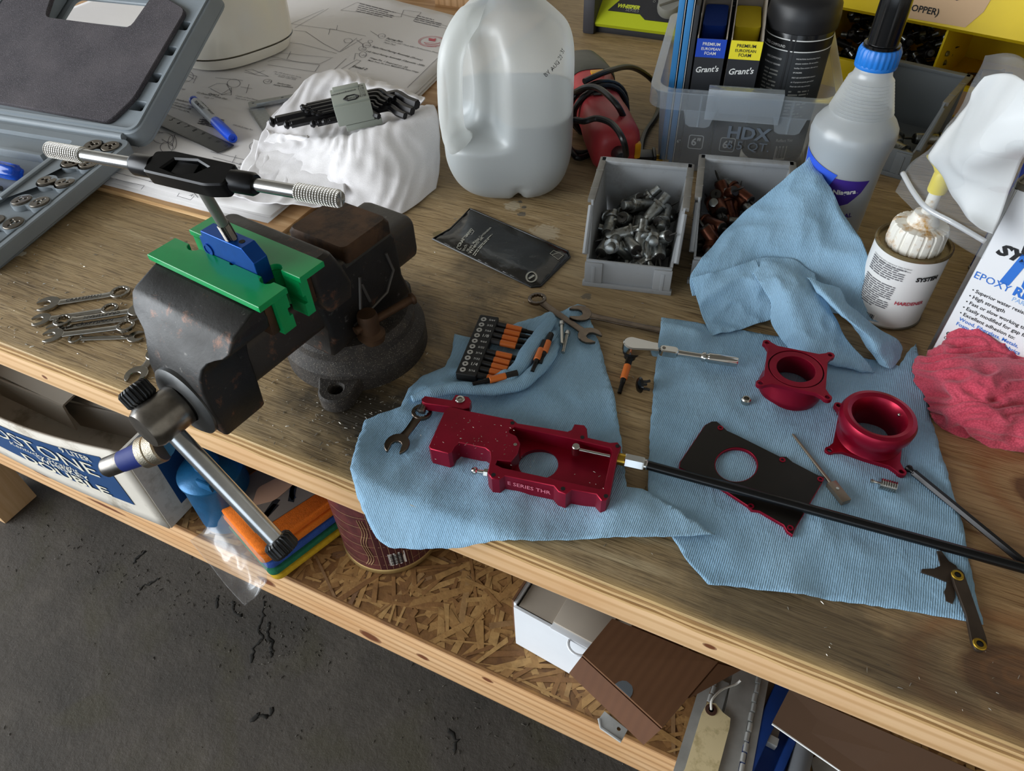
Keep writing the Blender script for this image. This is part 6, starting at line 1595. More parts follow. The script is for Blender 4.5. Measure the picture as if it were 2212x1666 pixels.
for lb, pa, pb, h in (('silver cap screw nearest the top wrench crossing', (1213, 697), (1214, 744), .0120), ('silver cap screw lying below the crossed wrench', (1226, 718), (1216, 762), .0100)):
    a, b = B(*pa, h), B(*pb, h); L = (b-a).length; sc = wthing('cap_screw', lb, 'screw', a, 'loose silver screws')
    MB().rev(a, b, [(.0028, -.001), (.0032, 0), (.0032, .0045), (.0020, .005)], 20).ob('head', M_BOLT, sc)
    MB().rev(a, b, [(.0019+(.00025 if k % 2 else 0), .005+(L-.005)*k/36) for k in range(37)], 12).ob('threaded_shank', M_BOLT, sc)
ra_, rb_ = B(1366, 748, .020), B(1592, 782, .010)
rt_ = thing('ratchet', 'chrome flex-head ratchet with an orange bit fitted', 'ratchet', ra_)
rt_.matrix_world = place(ra_, rb_); LR = (rb_-ra_).length
hd_ = [(-.010*math.cos(t), .0092*math.sin(t)) for t in [-PI/2+PI*i/12 for i in range(13)]]
MB().prism([(x, y) for x, y in hd_]+[(.020, .0062), (.026, .0060), (.026, -.0060), (.020, -.0062)], -.005, .005, ch=.0012).ob('head', M_CHROME, rt_)
MB().rev((0, -.001, -.0045), (0, -.001, -1), [(.0085, 0), (.0085, .003), (.0060, .005), (.0060, .010)], 24).ob('drive', M_BLKPL, rt_)
MB().prism(rrect(.027, -.0048, .046, .0048, .004, 4), -.0042, .0042, ch=.001).ob('flex_joint', M_CHROME, rt_)
MB().rev((.031, 0, .0040), (.031, 0, .01), [(.0018, 0), (.0018, .0006)], 12).ob('pin', M_DSTEEL, rt_)
MB().rev((.045, 0, 0), (LR, 0, 0), [(.0040, 0), (.0036, .004), (.0034, LR-.045-.036), (.0050, LR-.045-.034), (.0052, LR-.045-.032), (.0044, LR-.045-.031), (.0044, LR-.045-.0295), (.0054, LR-.045-.0285), (.0056, LR-.045-.002), (.0050, LR-.045)], 28).ob('handle', M_CHROME, rt_)
k = dup(bd0); k['label'] = 'orange-sleeved hex bit held in the ratchet head'; k['group'] = 'loose hex bits'
a, b = B(1362, 768, .012), B(1346, 822, .005); k.location = a; k.matrix_world = place(a, b)
a = B(1383, 832, .010); b = B(1402, 832, .008)
pg = wthing('plug_button', 'small black plastic hole plug lying next to the towel', 'plug', B(1390, 840, 0), )
MB().rev(a, b, [(.0030, -.0032), (.0068, -.0018), (.0080, 0), (.0068, .0004)], 24).ob('button_head', mat('gloss_black_plastic', '#0c0c0d', .15), pg)
d = (b-a).normalized(); s1 = d.cross(ZUP).normalized(); s2 = d.cross(s1)
for k_ in range(3):
    an = 2*PI*k_/3+.4; o_ = s1*math.cos(an)*.0042+s2*math.sin(an)*.0042
    MB().tube([a+o_, a+o_+d*.006, a+o_*1.25+d*.009], .0014, 6).ob('prong', M_BLKPL, pg)

# ================================================================== red anodized parts
def m_red():
    n = NT('red_anodized'); co = n.coord()
    n.set(**{'Base Color': n.ramp(n.noise(co, 30, 3), [(.3, '#840c26'), (.7, '#9a1030')]), 'Metallic': .65, 'Roughness': .33}); n.bump(n.noise(co, 900, 2), .05, .0004); return n.m
M_RED = m_red()
def wl(pts, h): return [tuple(B(*p, h).to_2d()) for p in pts]
HT = .0235
hb = wthing('throttle_housing', 'red anodized machined housing with open pocket and round window', 'housing', B(1100, 1000, 0))
outer = [(972, 878), (1009, 887), (1090, 903), (1107, 905), (1118, 914), (1226, 932), (1235, 928), (1241, 916), (1262, 918), (1268, 926), (1270, 945), (1318, 956), (1334, 955), (1342, 965), (1334, 985), (1318, 1068), (1310, 1080), (1299, 1082), (1288, 1068), (1235, 1058), (1222, 1068), (1206, 1062), (1196, 1050), (1090, 1028), (1078, 1036), (1062, 1034), (1053, 1022), (1060, 990), (1058, 976), (1048, 968), (992, 956), (982, 964), (976, 976), (968, 980), (930, 970), (926, 964), (962, 884)]
pocket = [(1100, 928), (1112, 922), (1226, 946), (1318, 968), (1322, 976), (1305, 1052), (1296, 1056), (1085, 1010), (1070, 1003), (1074, 994), (1104, 997), (1118, 980), (1124, 958), (1116, 942), (1100, 934)]
hz0 = .0030
hole = [tuple(B(1163+43*math.cos(t), 1003+32*math.sin(t), .008).to_2d()) for t in [2*PI*i/36 for i in range(36)]]
po_ = wl(pocket, HT)
MB().prism(wl(outer, HT), BT+.003, BT+HT, holes=[po_], ch=.0006).ob('body', M_RED, hb)
pcx = sum(p[0] for p in po_)/len(po_); pcy = sum(p[1] for p in po_)/len(po_)
MB().prism(inset(po_, -.0012), BT+.004, BT+.008, holes=[hole]).ob('pocket_floor', M_RED, hb)
for (x, y) in ((1107, 914), (1258, 945), (1334, 964), (1309, 1072), (1216, 1056), (1066, 1026)):
    p = B(x, y, HT); MB().lathe([(.0019, 0), (.0019, .0004)], 14, M=Matrix.Translation((p.x, p.y, BT+HT-.0001))).ob('screw_hole', M_HOLE, hb)
p = B(1113, 961, HT); MB().lathe([(.0016, 0), (.0016, .0006), (.0008, .0006), (.0008, .0003)], 14, M=Matrix.Translation((p.x, p.y, BT+HT-.0001))).ob('set_pin', M_BOLT, hb)
pa, pb = B(1244, 970, .019), B(1318, 986, .019); d = (pb-pa).normalized()
MB().rev(pa, pb, [(.0016, 0), (.0016, (pb-pa).length)], 14).ob('stop_pin', M_BOLT, hb)
MB().lathe([(.0036, -.006), (.0036, .0035), (.0030, .0042)], 20, M=Matrix.Translation(pa)).ob('stop_pin_head', M_BOLT, hb)
pa, pb = B(952, 976, .012), B(957, 990, .012)
q = B(952, 985, .012); dq = (B(952, 985, .012)-B(965, 945, .012)).normalized()
MB().rev(q-dq*.004, q, [(.0040, 0), (.0040, .0048), (.0030, .0049), (.0030, .003)], 20).ob('threaded_port', M_HOLE, hb)
pa, pb = B(1056, 1022, .012), B(1018, 1016, .012)
MB().rev(pa, pb, [(.0018, 0), (.0018, .012)], 14).ob('stop_screw', M_BOLT, hb)
MB().rev(pa+(pb-pa)*.05, pb, [(.0036, 0), (.0036, .0035)], 6).ob('lock_nut', M_BOLT, hb, smooth=20)
MB().rev(pb+(pa-pb)*.35, pb, [(.0022, 0), (.0032, .001), (.0034, .003), (.0020, .005)], 18).ob('screw_head', M_BOLT, hb)
fe = V((B(1200, 1075, .01)-B(1080, 1045, .01))).normalized(); fnrm = V((fe.y, -fe.x, 0))
fit('ELISON EFS-3A', B(1096, 1050, .011)+fnrm*.0012, B(1196, 1070, .011)+fnrm*.0012, fnrm, mat('engraved_pink', '#d87a8c', .5), hb, .0006, 'engraving') if False else None
fit('E SERIES THR', B(1098, 1044, .0125)+fnrm*.0006, B(1190, 1066, .0125)+fnrm*.0006, fnrm, mat('engraved_pink', '#d87a8c', .5), hb, .0008, 'engraving')
# lever arm on the housing's back corner
lv = [(911, 861), (918, 855), (976, 864), (984, 852), (1012, 857), (1018, 866), (1014, 880), (1000, 884), (972, 879), (920, 872), (911, 868)]
MB().prism(wl(lv, .022), BT+.012, BT+.022, ch=.0006).ob('lever_arm', M_RED, hb)
p = B(994, 864, .0222); MB().lathe([(.0046, 0), (.0046, .0012), (.0038, .002), (.0022, .0022), (.0022, .001)], 22, M=Matrix.Translation((p.x, p.y, BT+.022))).ob('arm_bolt', M_BOLT, hb)
pa, pb = B(921, 866, .017), B(909, 890, .014)
MB().rev(pa, pb, [(.0036, 0), (.0036, (pb-pa).length*.75), (.0042, (pb-pa).length*.78), (.0042, (pb-pa).length), (.0025, (pb-pa).length+.001)], 20).ob('arm_pin', M_DSTEEL, hb)
# brass fitting, hex nut and long black rod
pa, pb = B(1330, 990, .0125), B(1390, 1003, .0125); d = (pb-pa).normalized()
rod = wthing('control_rod', 'long black tube leaving the housing through a silver nut', 'rod', pa)
MB().rev(pa, pb, [(.0055, 0), (.0055, .010)], 20).ob('brass_fitting', M_BRASS, rod)
MB().rev(pa+d*.008, pb, [(.0060, 0), (.0064, .0008), (.0064, .0155), (.0060, .017)], 6).ob('hex_nut', mat('zinc_nut', '#c2c6c8', .25, 1.0), rod, smooth=20)
MB().rev(pa+d*.024, pb, [(.0050, 0), (.0050, .003), (.0036, .0045)], 20).ob('ferrule', M_BOLT, rod)
e1 = B(1395, 1004, .0125); e2 = B(2212, 1228, .010); e3 = e2+(e2-e1)*.4; e3.z = BT+.006
M_ROD = mat('black_tube', '#121213', .25, .3)
MB().tube(spline([e1, e1.lerp(e2, .5)+V((0, 0, .0004)), e2, e3], 10), .0042, 18).ob('tube', M_ROD, rod)

# flange, plate side up
def earsq(c, w_, r, rot, ear=.0042, bulge=.0):
    """square plate with round ears on its corners, centre c"""
    out = []; cs, sn = math.cos(rot), math.sin(rot)
    for i in range(4):
        a = PI/4+i*PI/2; ex, ey = w_/2*math.sqrt(2)*math.cos(a), w_/2*math.sqrt(2)*math.sin(a)
        ux, uy = math.cos(a), math.sin(a)
        b0 = a-PI/4; b1_ = a+PI/4
        s0 = (ex-math.cos(a)*.0-math.cos(b1_)*.0, 0)
        # small waist before and after the ear
        tx0, ty0 = -math.sin(a), math.cos(a)
        out.append((ex-ux*.0085-tx0*.0060, ey-uy*.0085-ty0*.0060))
        for k in range(9):
            t = a-PI*.62+PI*1.24*k/8; out.append((ex+ear*math.cos(t), ey+ear*math.sin(t)))
        out.append((ex-ux*.0085+tx0*.0060, ey-uy*.0085+ty0*.0060))
    return [(c.x+x*cs-y*sn, c.y+x*sn+y*cs) for x, y in out]
def corners(c, w_, rot): return [(c.x+w_/2*math.sqrt(2)*math.cos(rot+PI/4+i*PI/2), c.y+w_/2*math.sqrt(2)*math.sin(rot+PI/4+i*PI/2)) for i in range(4)]
H1 = .030
cs4 = [B(1662, 738, H1), B(1797, 764, H1), B(1784, 860, H1), B(1638, 829, H1)]
c1 = sum(cs4, V())/4; r1 = yaw(cs4[3], cs4[2]); w1 = .5*((cs4[2]-cs4[3]).length+(cs4[1]-cs4[0]).length)
fl1 = wthing('flange', 'red anodized flange standing with its square plate facing up', 'flange', V((c1.x, c1.y, BT)), 'red anodized flanges')
RI = w1*.305
MB().prism(earsq(c1, w1, 0, r1), BT+H1-.0045, BT+H1, holes=[circ(c1.x, c1.y, RI*1.42, 40)]+[circ(x, y, .0021, 12) for x, y in corners(c1, w1, r1)], ch=.0004).ob('plate', M_RED, fl1)
MB().prism(circ(c1.x, c1.y, RI*1.36, 48), BT+H1-.0045, BT+H1-.0004, holes=[circ(c1.x, c1.y, RI*.98, 48)], ch=.0003).ob('seal_ring', M_RED, fl1)
MB().prism(circ(c1.x, c1.y, RI*1.43, 40), BT+H1-.0046, BT+H1-.0028, holes=[circ(c1.x, c1.y, RI, 40)]).ob('seal_groove', M_HOLE, fl1)
T1 = Matrix.Translation((c1.x, c1.y, BT))
k = w1/2
MB().lathe([(RI*.985, H1-.004), (RI*1.0, .02), (k*.72, .0045), (k*.80, .0025), (k*.86, .0012), (k*.97, .0012), (k*1.0, .004), (k*.98, .009), (k*.86, .016), (k*.86, H1-.0046)], 56, M=T1, cap0=False, cap1=False).ob('trumpet', M_RED, fl1)
# flange, trumpet side up
c4 = [B(1812, 880, .0045), B(1790, 972, .0045), B(1945, 1018, .0045)]
c2 = (c4[0]+c4[2])/2; c2 = V((c2.x, c2.y, BT)); r2 = yaw(c4[1], c4[2]); w2 = (c4[2]-c4[1]).length
fl2 = wthing('flange', 'red anodized flange standing with its round trumpet mouth up', 'flange', c2, 'red anodized flanges')
k2 = w2*.5
MB().prism(earsq(c2, w2, 0, r2), BT+.0015, BT+.0060, holes=[circ(c2.x, c2.y, k2*.66, 40)]+[circ(x, y, .0021, 12) for x, y in corners(c2, w2, r2)], ch=.0004).ob('plate', M_RED, fl2)
T2 = Matrix.Translation(c2); HM = .036
MB().lathe([(k2*.66, .0015), (k2*.64, HM-.018), (k2*.70, HM-.006), (k2*.78, HM-.0015), (k2*.90, HM), (k2*1.02, HM-.001), (k2*1.08, HM-.005), (k2*1.06, HM-.012), (k2*.96, HM-.018), (k2*.90, HM-.022), (k2*.88, .010), (k2*.94, .0062)], 64, M=T2, cap0=False, cap1=False).ob('trumpet', M_RED, fl2)
p = c2+V((k2*.55, k2*.42, HM-.006)); MB().sphere(p, .0016, 10).ob('retaining_pin', M_BOLT, fl2)
# black faced cover plate
M_BLKFACE = mat('black_gasket_face', '#15110d', .38, .2, var=.3, vs=40)
cvo = [(1537, 912), (1548, 912), (1560, 922), (1570, 932), (1592, 942), (1672, 982), (1684, 988), (1698, 988), (1712, 1000), (1766, 1028), (1780, 1032), (1776, 1044), (1716, 1146), (1712, 1158), (1700, 1150), (1692, 1136), (1640, 1106), (1624, 1104), (1614, 1094), (1550, 1052), (1466, 1012), (1468, 1000), (1522, 920)]
cv = wthing('cover_plate', 'black-faced cover plate with red edge and round hole under the rod', 'cover', B(1620, 1040, 0))
ch_ = [tuple(B(1590+45*math.cos(t), 1006+36*math.sin(t), .0045).to_2d()) for t in [2*PI*i/40 for i in range(40)]]
MB().prism(wl(cvo, .0045), BT+.0022, BT+.0056, holes=[ch_], ch=.0003).ob('plate', M_RED, cv)
MB().prism(inset(wl(cvo, .0045), .0006), BT+.0056, BT+.0060, holes=[inset(ch_, -.0009)]).ob('gasket_face', M_BLKFACE, cv)
for x, y in ((1556, 925), (1690, 994), (1772, 1036), (1707, 1141), (1622, 1094)):
    p = B(x, y, .006); MB().prism(circ(p.x, p.y, .0026, 16), BT+.0058, BT+.0066, holes=[circ(p.x, p.y, .0014, 12)]).ob('screw_hole', M_RED, cv)
# needle, set screw, spring screw
nd = wthing('metering_needle', 'thin bronze needle with a flat square end on the towel', 'needle', B(1760, 1010, 0))
M_BRZ = mat('bronze_tint', '#8d8072', .35, .8)
a, b, c_ = B(1712, 938, .004), B(1796, 1046, .005), B(1828, 1086, .005)
MB().rev(a, b, [(.0008, 0), (.0012, .004), (.0015, (b-a).length)], 12).ob('stem', M_BRZ, nd)
Mn = place(b, c_); Ln = (c_-b).length
MB().bx(-.001, Ln, -.0042, .0042, -.0026, .0026, bev=.0004, M=Mn).ob('flat_end', M_BRZ, nd)
MB().lathe([(.0013, .0026), (.0013, .0032)], 12, M=Mn @ Matrix.Translation((Ln*.35, 0, 0))).ob('rivet', M_BOLT, nd)
p = B(1610, 870, .0022)
ss = wthing('set_screw', 'small silver hex set screw left of the upright flange', 'screw', V((p.x, p.y, BT+.002)), 'loose silver screws')
MB().lathe([(.0042, 0), (.0046, .0008), (.0043, .0018), (.0046, .0028), (.0043, .0038), (.0046, .0050), (.0036, .0062), (.0026, .0062), (.0022, .003)], 20, M=Matrix.Translation((p.x, p.y, BT+.002))).ob('screw_body', M_BOLT, ss)
sp = wthing('plunger_screw', 'stubby threaded plunger with a ball tip beside the flange', 'screw', B(1915, 1050, 0), 'loose silver screws')
a, b = B(1900, 1044, .0065), B(1930, 1052, .0065)
MB().rev(a, b, [((.0042 if k_ % 2 else .0052), .0128*k_/14) for k_ in range(15)], 20).ob('threaded_body', M_BOLT, sp, smooth=20)
MB().rev(a, a-(b-a), [(.0011, 0), (.0011, .004), (.0018, .005), (.0018, .0068), (.0008, .0075)], 12).ob('ball_tip', M_BOLT, sp)
# long hex key at right and bronze link tool
hk = wthing('long_hex_key', 'long black ball-end hex key pointing at the round flange', 'hex key', B(2080, 1110, 0))
a, b = B(1965, 1014, .0050), B(2260, 1256, .0050); d = (b-a).normalized()
MB().rev(a+d*.004, b, [(.0032, 0), (.0032, (b-a).length)], 6).ob('key_shaft', M_KEY, hk, smooth=20)
MB().rev(a+d*.005, a, [(.0031, 0), (.0021, .0025), (.0022, .0035), (.0034, .0055), (.0030, .0075), (.0015, .0085)], 16).ob('ball_end', M_KEY, hk)
lk = wthing('folding_pick', 'brown metal folding link tool hanging over the towel edge', 'tool', B(2090, 1320, 0))
M_LINK = mat('brown_tool_steel', '#4c4138', .40, .7, var=.15, vs=60)
arm = [(2054, 1236), (2066, 1228), (2080, 1236), (2088, 1258), (2130, 1380), (2133, 1398), (2122, 1410), (2106, 1406), (2098, 1390), (2086, 1330), (2060, 1262)]
MB().prism(roundpoly(wl(arm, .005), .003), BT+.0032, BT+.0062, ch=.0004).ob('arm', M_LINK, lk)
bl = [(2024, 1190), (2034, 1190), (2050, 1212), (2066, 1222), (2074, 1240), (2064, 1256), (2044, 1256), (2014, 1244), (1990, 1236), (1992, 1229), (2018, 1228), (2032, 1222)]
MB().prism(wl(bl, .003), BT+.0016, BT+.0030, ch=.0002).ob('blade', M_LINK, lk)
bl2 = [(2048, 1250), (2062, 1258), (2064, 1290), (2058, 1304), (2044, 1298), (2040, 1278), (2044, 1268)]
MB().prism(wl(bl2, .003), BT+.0014, BT+.0028, ch=.0002).ob('blade', M_LINK, lk)
for x, y in ((2068, 1243), (2116, 1392)):
    p = B(x, y, .0062); MB().lathe([(.0042, 0), (.0046, .0004), (.0040, .0010), (.0024, .0010)], 24, M=Matrix.Translation((p.x, p.y, BT+.0061)), cap1=False).ob('eyelet', M_BRASS, lk)
    MB().lathe([(.0025, 0), (.0025, .0003)], 20, M=Matrix.Translation((p.x, p.y, BT+.0062))).ob('eyelet_hole', M_HOLE, lk)
# ================================================================== things on the lower shelf
def slab(pts, t, nrm=None):
    """flat panel of thickness t through a polygon of points"""
    pts = [V(p) for p in pts]; n = (pts[1]-pts[0]).cross(pts[2]-pts[0]).normalized() if nrm is None else nrm
    return MB().loft([[p-n*t/2 for p in pts], [p+n*t/2 for p in pts]])
# whiskey carton
M_CARTW = mat('white_carton', '#cfc8bc', .7, var=.05, vs=20, dirt='#a59b8a', ds=18); M_CARTB = mat('carton_blue', '#16406f', .55, var=.08, vs=15)
wx = wthing('whiskey_carton', 'open white and blue whiskey carton at the shelf front', 'box', V((-.85, .40, SH)))
x0, x1, y0, y1, zt = -1.10, -.660, .266, .500, SH+.160
def fy_(x, z): u = (x-x0)/(x1-x0); return y0-.014*math.sin(PI*max(0, min(1, u)))*(.5+.5*(z-SH)/.16)
def front_z(u, v): return SH+.001+v*(.158-.035*math.sin(PI*u)*.6)
G = [[V((x0+(x1-x0)*i/24, fy_(x0+(x1-x0)*i/24, front_z(i/24, j/8)), front_z(i/24, j/8))) for i in range(25)] for j in range(9)]
MB().grid(G).ob('front_wall', M_CARTW, wx, smooth=180, solid=.004, offs=0)
slab([(x1, y0, SH+.001), (x1, y1, SH+.001), (x1, y1, zt+.01), (x1, y0, zt)], .004).ob('side_wall', M_CARTW, wx, smooth=0)
slab([(x0, y0, SH+.001), (x0, y1, SH+.001), (x0, y1, zt), (x0, y0, zt)], .004).ob('side_wall', M_CARTW, wx, smooth=0)
slab([(x0, y1, SH+.001), (x1, y1, SH+.001), (x1, y1, zt+.01), (x0, y1, zt+.01)], .004).ob('back_wall', M_CARTW, wx, smooth=0)
MB().bx(x0, x1, y0+.004, y1, SH+.0008, SH+.004).ob('carton_bottom', M_CARTW, wx, smooth=0)
gp = [[V((p.x, fy_(p.x, p.z)-.0028, p.z)) for p in (V((x0+(x1-.040-x0)*i/20, 0, SH+.036+(.145-.036-.025*math.sin(PI*i/22))*j/6)) for i in range(21))] for j in range(7)]
MB().grid(gp).ob('blue_print', M_CARTB, wx, smooth=180)
slab([(x1+.0026, y0+.028, SH+.022), (x1+.0026, y1, SH+.022), (x1+.0026, y1, zt-.005), (x1+.0026, y0+.028, zt-.012)], .0006).ob('blue_print', M_CARTB, wx, smooth=0)
CRM = mat('cream_print', '#d8d2bf', .6)
fb = lambda c: V((c.x, fy_(c.x, c.z)-.0042, c.z))
def wt(s_, xa, xb, za, zb=None, bold=0., sh=0., tall=1.): fit(s_, (xa, y0, za), (xb, y0, zb if zb is not None else za), V((0, -1, 0)), CRM, wx, 0, bend=fb, bold=bold, shear=sh, tall=tall)
wt('9 LITER', -.770, -.720, SH+.120, None, .01); wt('DSTONE', -.915, -.728, SH+.0850, None, .0, 0, .80); wt('Kentucky Straight', -.900, -.770, SH+.0735, None, 0, .4, .8); wt('WHISKEY', -.852, -.758, SH+.0610, None, .01, 0, .75); wt('DOUBLE', -.895, -.735, SH+.0400, None, .02, 0, .60)
fit('12 X 750', (x1+.003, y0+.045, SH+.118), (x1+.003, y0+.12, SH+.120), V((1, 0, 0)), CRM, wx, .0006, bold=.01)
# papers and parts inside it
for i, (a, b, c, d, col) in enumerate((((-1.05, .33, .09), (-.86, .32, .10), (-.84, .46, .13), (-1.04, .46, .12), '#9c9488'), ((-.90, .34, .08), (-.76, .35, .09), (-.74, .47, .14), (-.88, .46, .15), '#8c8780'), ((-.78, .36, .07), (-.69, .36, .08), (-.68, .47, .12), (-.77, .47, .13), '#a3713c'))):
    q = wthing('packing_flap', ('pale grey packing sheet at the left inside the whiskey carton', 'grey packing sheet in the middle of the whiskey carton', 'brown card flap at the right inside the whiskey carton')[i], 'packing', V((a[0], a[1], SH+.05)), 'packing inside the carton')
    slab([(p[0], p[1], SH+p[2]) for p in (a, b, c, d)], .003).ob('panel', mat('packing_%d' % i, col, .8), q, smooth=0)
    slab([(p[0], p[1]-.002*k, SH+p[2]) for k, p in enumerate((b, (b[0]-.004, b[1], b[2]-.05), (a[0]+.01, a[1], a[2]-.05), a))], .003).ob('fold', mat('packing_%d' % i, col, .8), q, smooth=0)

# blue spray gun with its cup
M_BLUEP = mat('blue_hammer_paint', '#1d5f8c', .35, .3, var=.12, vs=90, bump=.15, bs=400)
cx_, cy_ = -.602, .322
sg = wthing('spray_gun', 'blue undercoating spray gun with round cup and taped nozzle', 'spray gun', V((cx_, cy_, SH)))
MB().lathe([(.036, 0), (.0385, .003), (.0390, .010), (.0390, .085), (.0410, .088), (.0410, .092), (.036, .097), (.022, .101), (.016, .104)], 48, M=Matrix.Translation((cx_, cy_, SH+.0005))).ob('cup', M_BLUEP, sg)
nt = PYp(226, 1012, .226); rg2 = PYp(338, 968, .262); el = V((cx_-.030, cy_-.016, SH+.175))
bd_ = (rg2-nt).normalized()
MB().tube(spline([V((cx_, cy_, SH+.098)), V((cx_-.002, cy_, SH+.125)), V((cx_-.006, cy_-.002, SH+.150)), V((cx_-.012, cy_-.004, SH+.175)), V((cx_-.010, cy_+.01, SH+.200))], 6), [.016]*4+[.0145]*8+[.017]*13, 20).ob('neck', M_BLUEP, sg, smooth=60)
MB().tube(spline([rg2+bd_*.004, rg2.lerp(el, .5), el, V((cx_-.008, cy_-.002, SH+.175))], 6), .0155, 20).ob('barrel', M_BLUEP, sg, smooth=60)
MB().rev(rg2-bd_*.016, rg2, [(.0165, 0), (.0175, .001), (.0175, .009), (.0162, .010), (.0175, .011), (.0175, .021), (.016, .023)], 40).ob('knurled_ring', mat('satin_nickel', '#b3aa98', .35, 1.0, bump=.6, bs=900), sg)
Ln2 = (rg2-bd_*.016-nt).length
MB().rev(nt+bd_*.022, rg2, [(.0118, 0), (.0130, Ln2-.022)], 28).ob('tape_wrap', mat('navy_tape', '#22327c', .5, bump=.2, bs=90), sg)
MB().rev(nt, rg2, [(.0092, 0), (.0112, .003), (.0115, .024)], 28).ob('nozzle', M_DSTEEL, sg)
MB().bx(cx_+.012, cx_+.034, cy_-.030, cy_-.026, SH+.098, SH+.112, bev=.001).ob('cup_clip', M_BLUEP, sg)
bc = wthing('blue_carton', 'tall blue carton behind the spray gun cup', 'box', V((-.53, .42, SH)))
MB().bx(-.60, -.515, .398, .466, SH+.0006, SH+.150, bev=.001).ob('carton_body', mat('bright_blue_carton', '#1d62a3', .5), bc)
MB().bx(-.595, -.52, .402, .462, SH+.150, SH+.168, bev=.004).ob('carton_top', M_BLKPL, bc)

# pack of microfibre cloths in a clear bag
pk0, pk1, pk2 = S(600, 1262), S(727, 1165), S(525, 1150)
Rk = yaw(pk0, pk1)
pk = thing('microfibre_pack', 'clear pack of folded orange blue green cloths under the vise handle', 'cloth pack', pk0+V((0, 0, .001)), Rk)
Lk = (pk1-pk0).length*1.35; Wk = .13
cols = ['#c9a21e', '#1e6b4c', '#2b4f9a', '#e0781c', '#dd6f14']
z = 0.0
for i, (c_, t_) in enumerate(zip(cols, (.010, .009, .012, .012, .012))):
    rows = []
    for zz, e in ((z, .002), (z+t_*.25, 0), (z+t_*.75, 0), (z+t_, .002)):
        rows.append([(x+.0015*nz(x*40, y*40, 1, i), y+.0015*nz(y*50, x*50, 1, i+3), zz) for x, y in rrect(e-.002*(i % 2), e+.003*i, Lk-e, Wk-e, .010, 5)])
    MB().loft(rows).ob('folded_cloth', mat('microfibre_%d' % i, c_, .95, bump=.6, bs=700, var=.12, vs=200), pk, smooth=60)
    z += t_
cd_ = [(.012, .042), (Lk-.004, .036), (Lk-.004, Wk-.004), (.012, Wk-.004)]
MB().prism(cd_, z, z+.0012).ob('printed_card', mat('card_taupe', '#6a6058', .45, var=.15, vs=18), pk, smooth=0)
MB().prism(roundpoly([(.03, Wk-.05), (.055, Wk-.064), (.085, Wk-.060), (.135, Wk-.036), (.135, Wk-.022), (.085, Wk-.036), (.05, Wk-.03)], .006), z+.0012, z+.0016).ob('printed_hand', mat('card_skin', '#b08a72', .5), pk)
for k_, (a, b) in enumerate((((.026, .048), (.055, .056)), ((.034, .050), (.060, .062)), ((.070, .046), (.088, .066)))):
    MB().prism([(a[0], a[1]), (b[0], b[1]), (b[0]-.004, b[1]+.007), (a[0]-.004, a[1]+.007)], z+.0012, z+.0015).ob('printed_grille', M_BLKPL, pk, smooth=0)
MB().prism([(.10+.03*math.cos(t), .05+.026*math.sin(t)) for t in [PI*i/10 for i in range(11)]]+[(.10+.024*math.cos(t), .05+.020*math.sin(t)) for t in [PI-PI*i/10 for i in range(11)]], z+.0012, z+.0015).ob('printed_tyre', mat('card_navy', '#1f2c3e', .4), pk)
MB().prism([(.128, .098), (.150, .088), (.158, .112), (.140, .122)], z+.0012, z+.0018).ob('printed_cuff', mat('card_blue', '#2c55b8', .5), pk)
rowsb = []
for (fx, zz) in ((-.046, .004), (-.030, .006), (-.012, .022), (.0, .050)):
    rowsb.append([V((fx+.002*nz(fx*60, y*60, 1, 2), y, zz+.003*nz(fx*50, y*50, 1, 5))) for y in (-.004+.02*max(0, -fx)*6, Wk*.3, Wk*.6, Wk+.004)])
net(rowsb, 7, .0015, 60, 2., .002, 50).ob('clear_wrapper', M_BAG, pk, smooth=180, solid=.0002)

# brown metal can with a barcode
kc_ = V((-.386, .386, SH+.0006)); RC = .0640
kn_ = thing('brown_can', 'round brown metal can with barcode under the blue towel', 'can', kc_, 0)
MB().lathe([(RC, 0), (RC+.0012, .001), (RC+.0012, .006), (RC-.0002, .008)], 64).ob('bottom_rim', mat('gold_tin', '#a58a58', .4, .7, var=.1), kn_)
def m_brown():
    n = NT('maroon_label'); co = n.coord()
    c = n.ramp(n.noise(co, 90, 3), [(.4, '#4a2426'), (.6, '#5b2e2e')]); n.set(**{'Base Color': c, 'Roughness': .35}); return n.m
MB().lathe([(RC-.0002, .008), (RC-.0002, .168)], 64, cap0=False, cap1=False).ob('can_wall', m_brown(), kn_)
MB().lathe([(RC-.0002, .167), (RC+.0012, .169), (RC+.0012, .175), (RC-.002, .176), (RC-.004, .172), (0, .172)], 64).ob('top_rim', M_TIN, kn_)
tk = math.atan2(-kc_.y, -kc_.x); GLD = mat('gold_line_print', '#a98964', .5)
def kp(a0, a1, z0_, z1_, m, nm): patch([(RC*(tk+a0), z0_), (RC*(tk+a1), z0_), (RC*(tk+a1), z1_), (RC*(tk+a0), z1_)], RC, m, kn_, nm, step=.006)
kp(-.42, .22, .010, .150, mat('maroon_panel', '#3d1a20', .35), 'label_panel')
for a in (-.42, -.30, -.18, -.06, .06, .14, .22, .36, .5, .64): kp(a, a+.006, .010, .150, GLD, 'gold_line')
for zz in (.020, .040, .060, .080, .100, .120, .140): kp(-1.2, 1.2, zz, zz+.0005, GLD, 'gold_line')
for ar in range(3):
    pts = [(RC*(tk-.42-.16-.05*ar), .03+.004*k_) for k_ in range(2)]
    cv_ = spline([V((RC*(tk-.50-.05*ar), .115, 0)), V((RC*(tk-.47-.05*ar), .09, 0)), V((RC*(tk-.56-.05*ar), .065, 0)), V((RC*(tk-.50-.05*ar), .035, 0)), V((RC*(tk-.60-.05*ar), .018, 0))], 8)
    mb = MB(); mb.tube([cb(RC, .0003)(c) for c in cv_], .0005, 5); mb.ob('gold_scroll', GLD, kn_)
kp(-.22, .10, .018, .044, stk, 'barcode_panel')
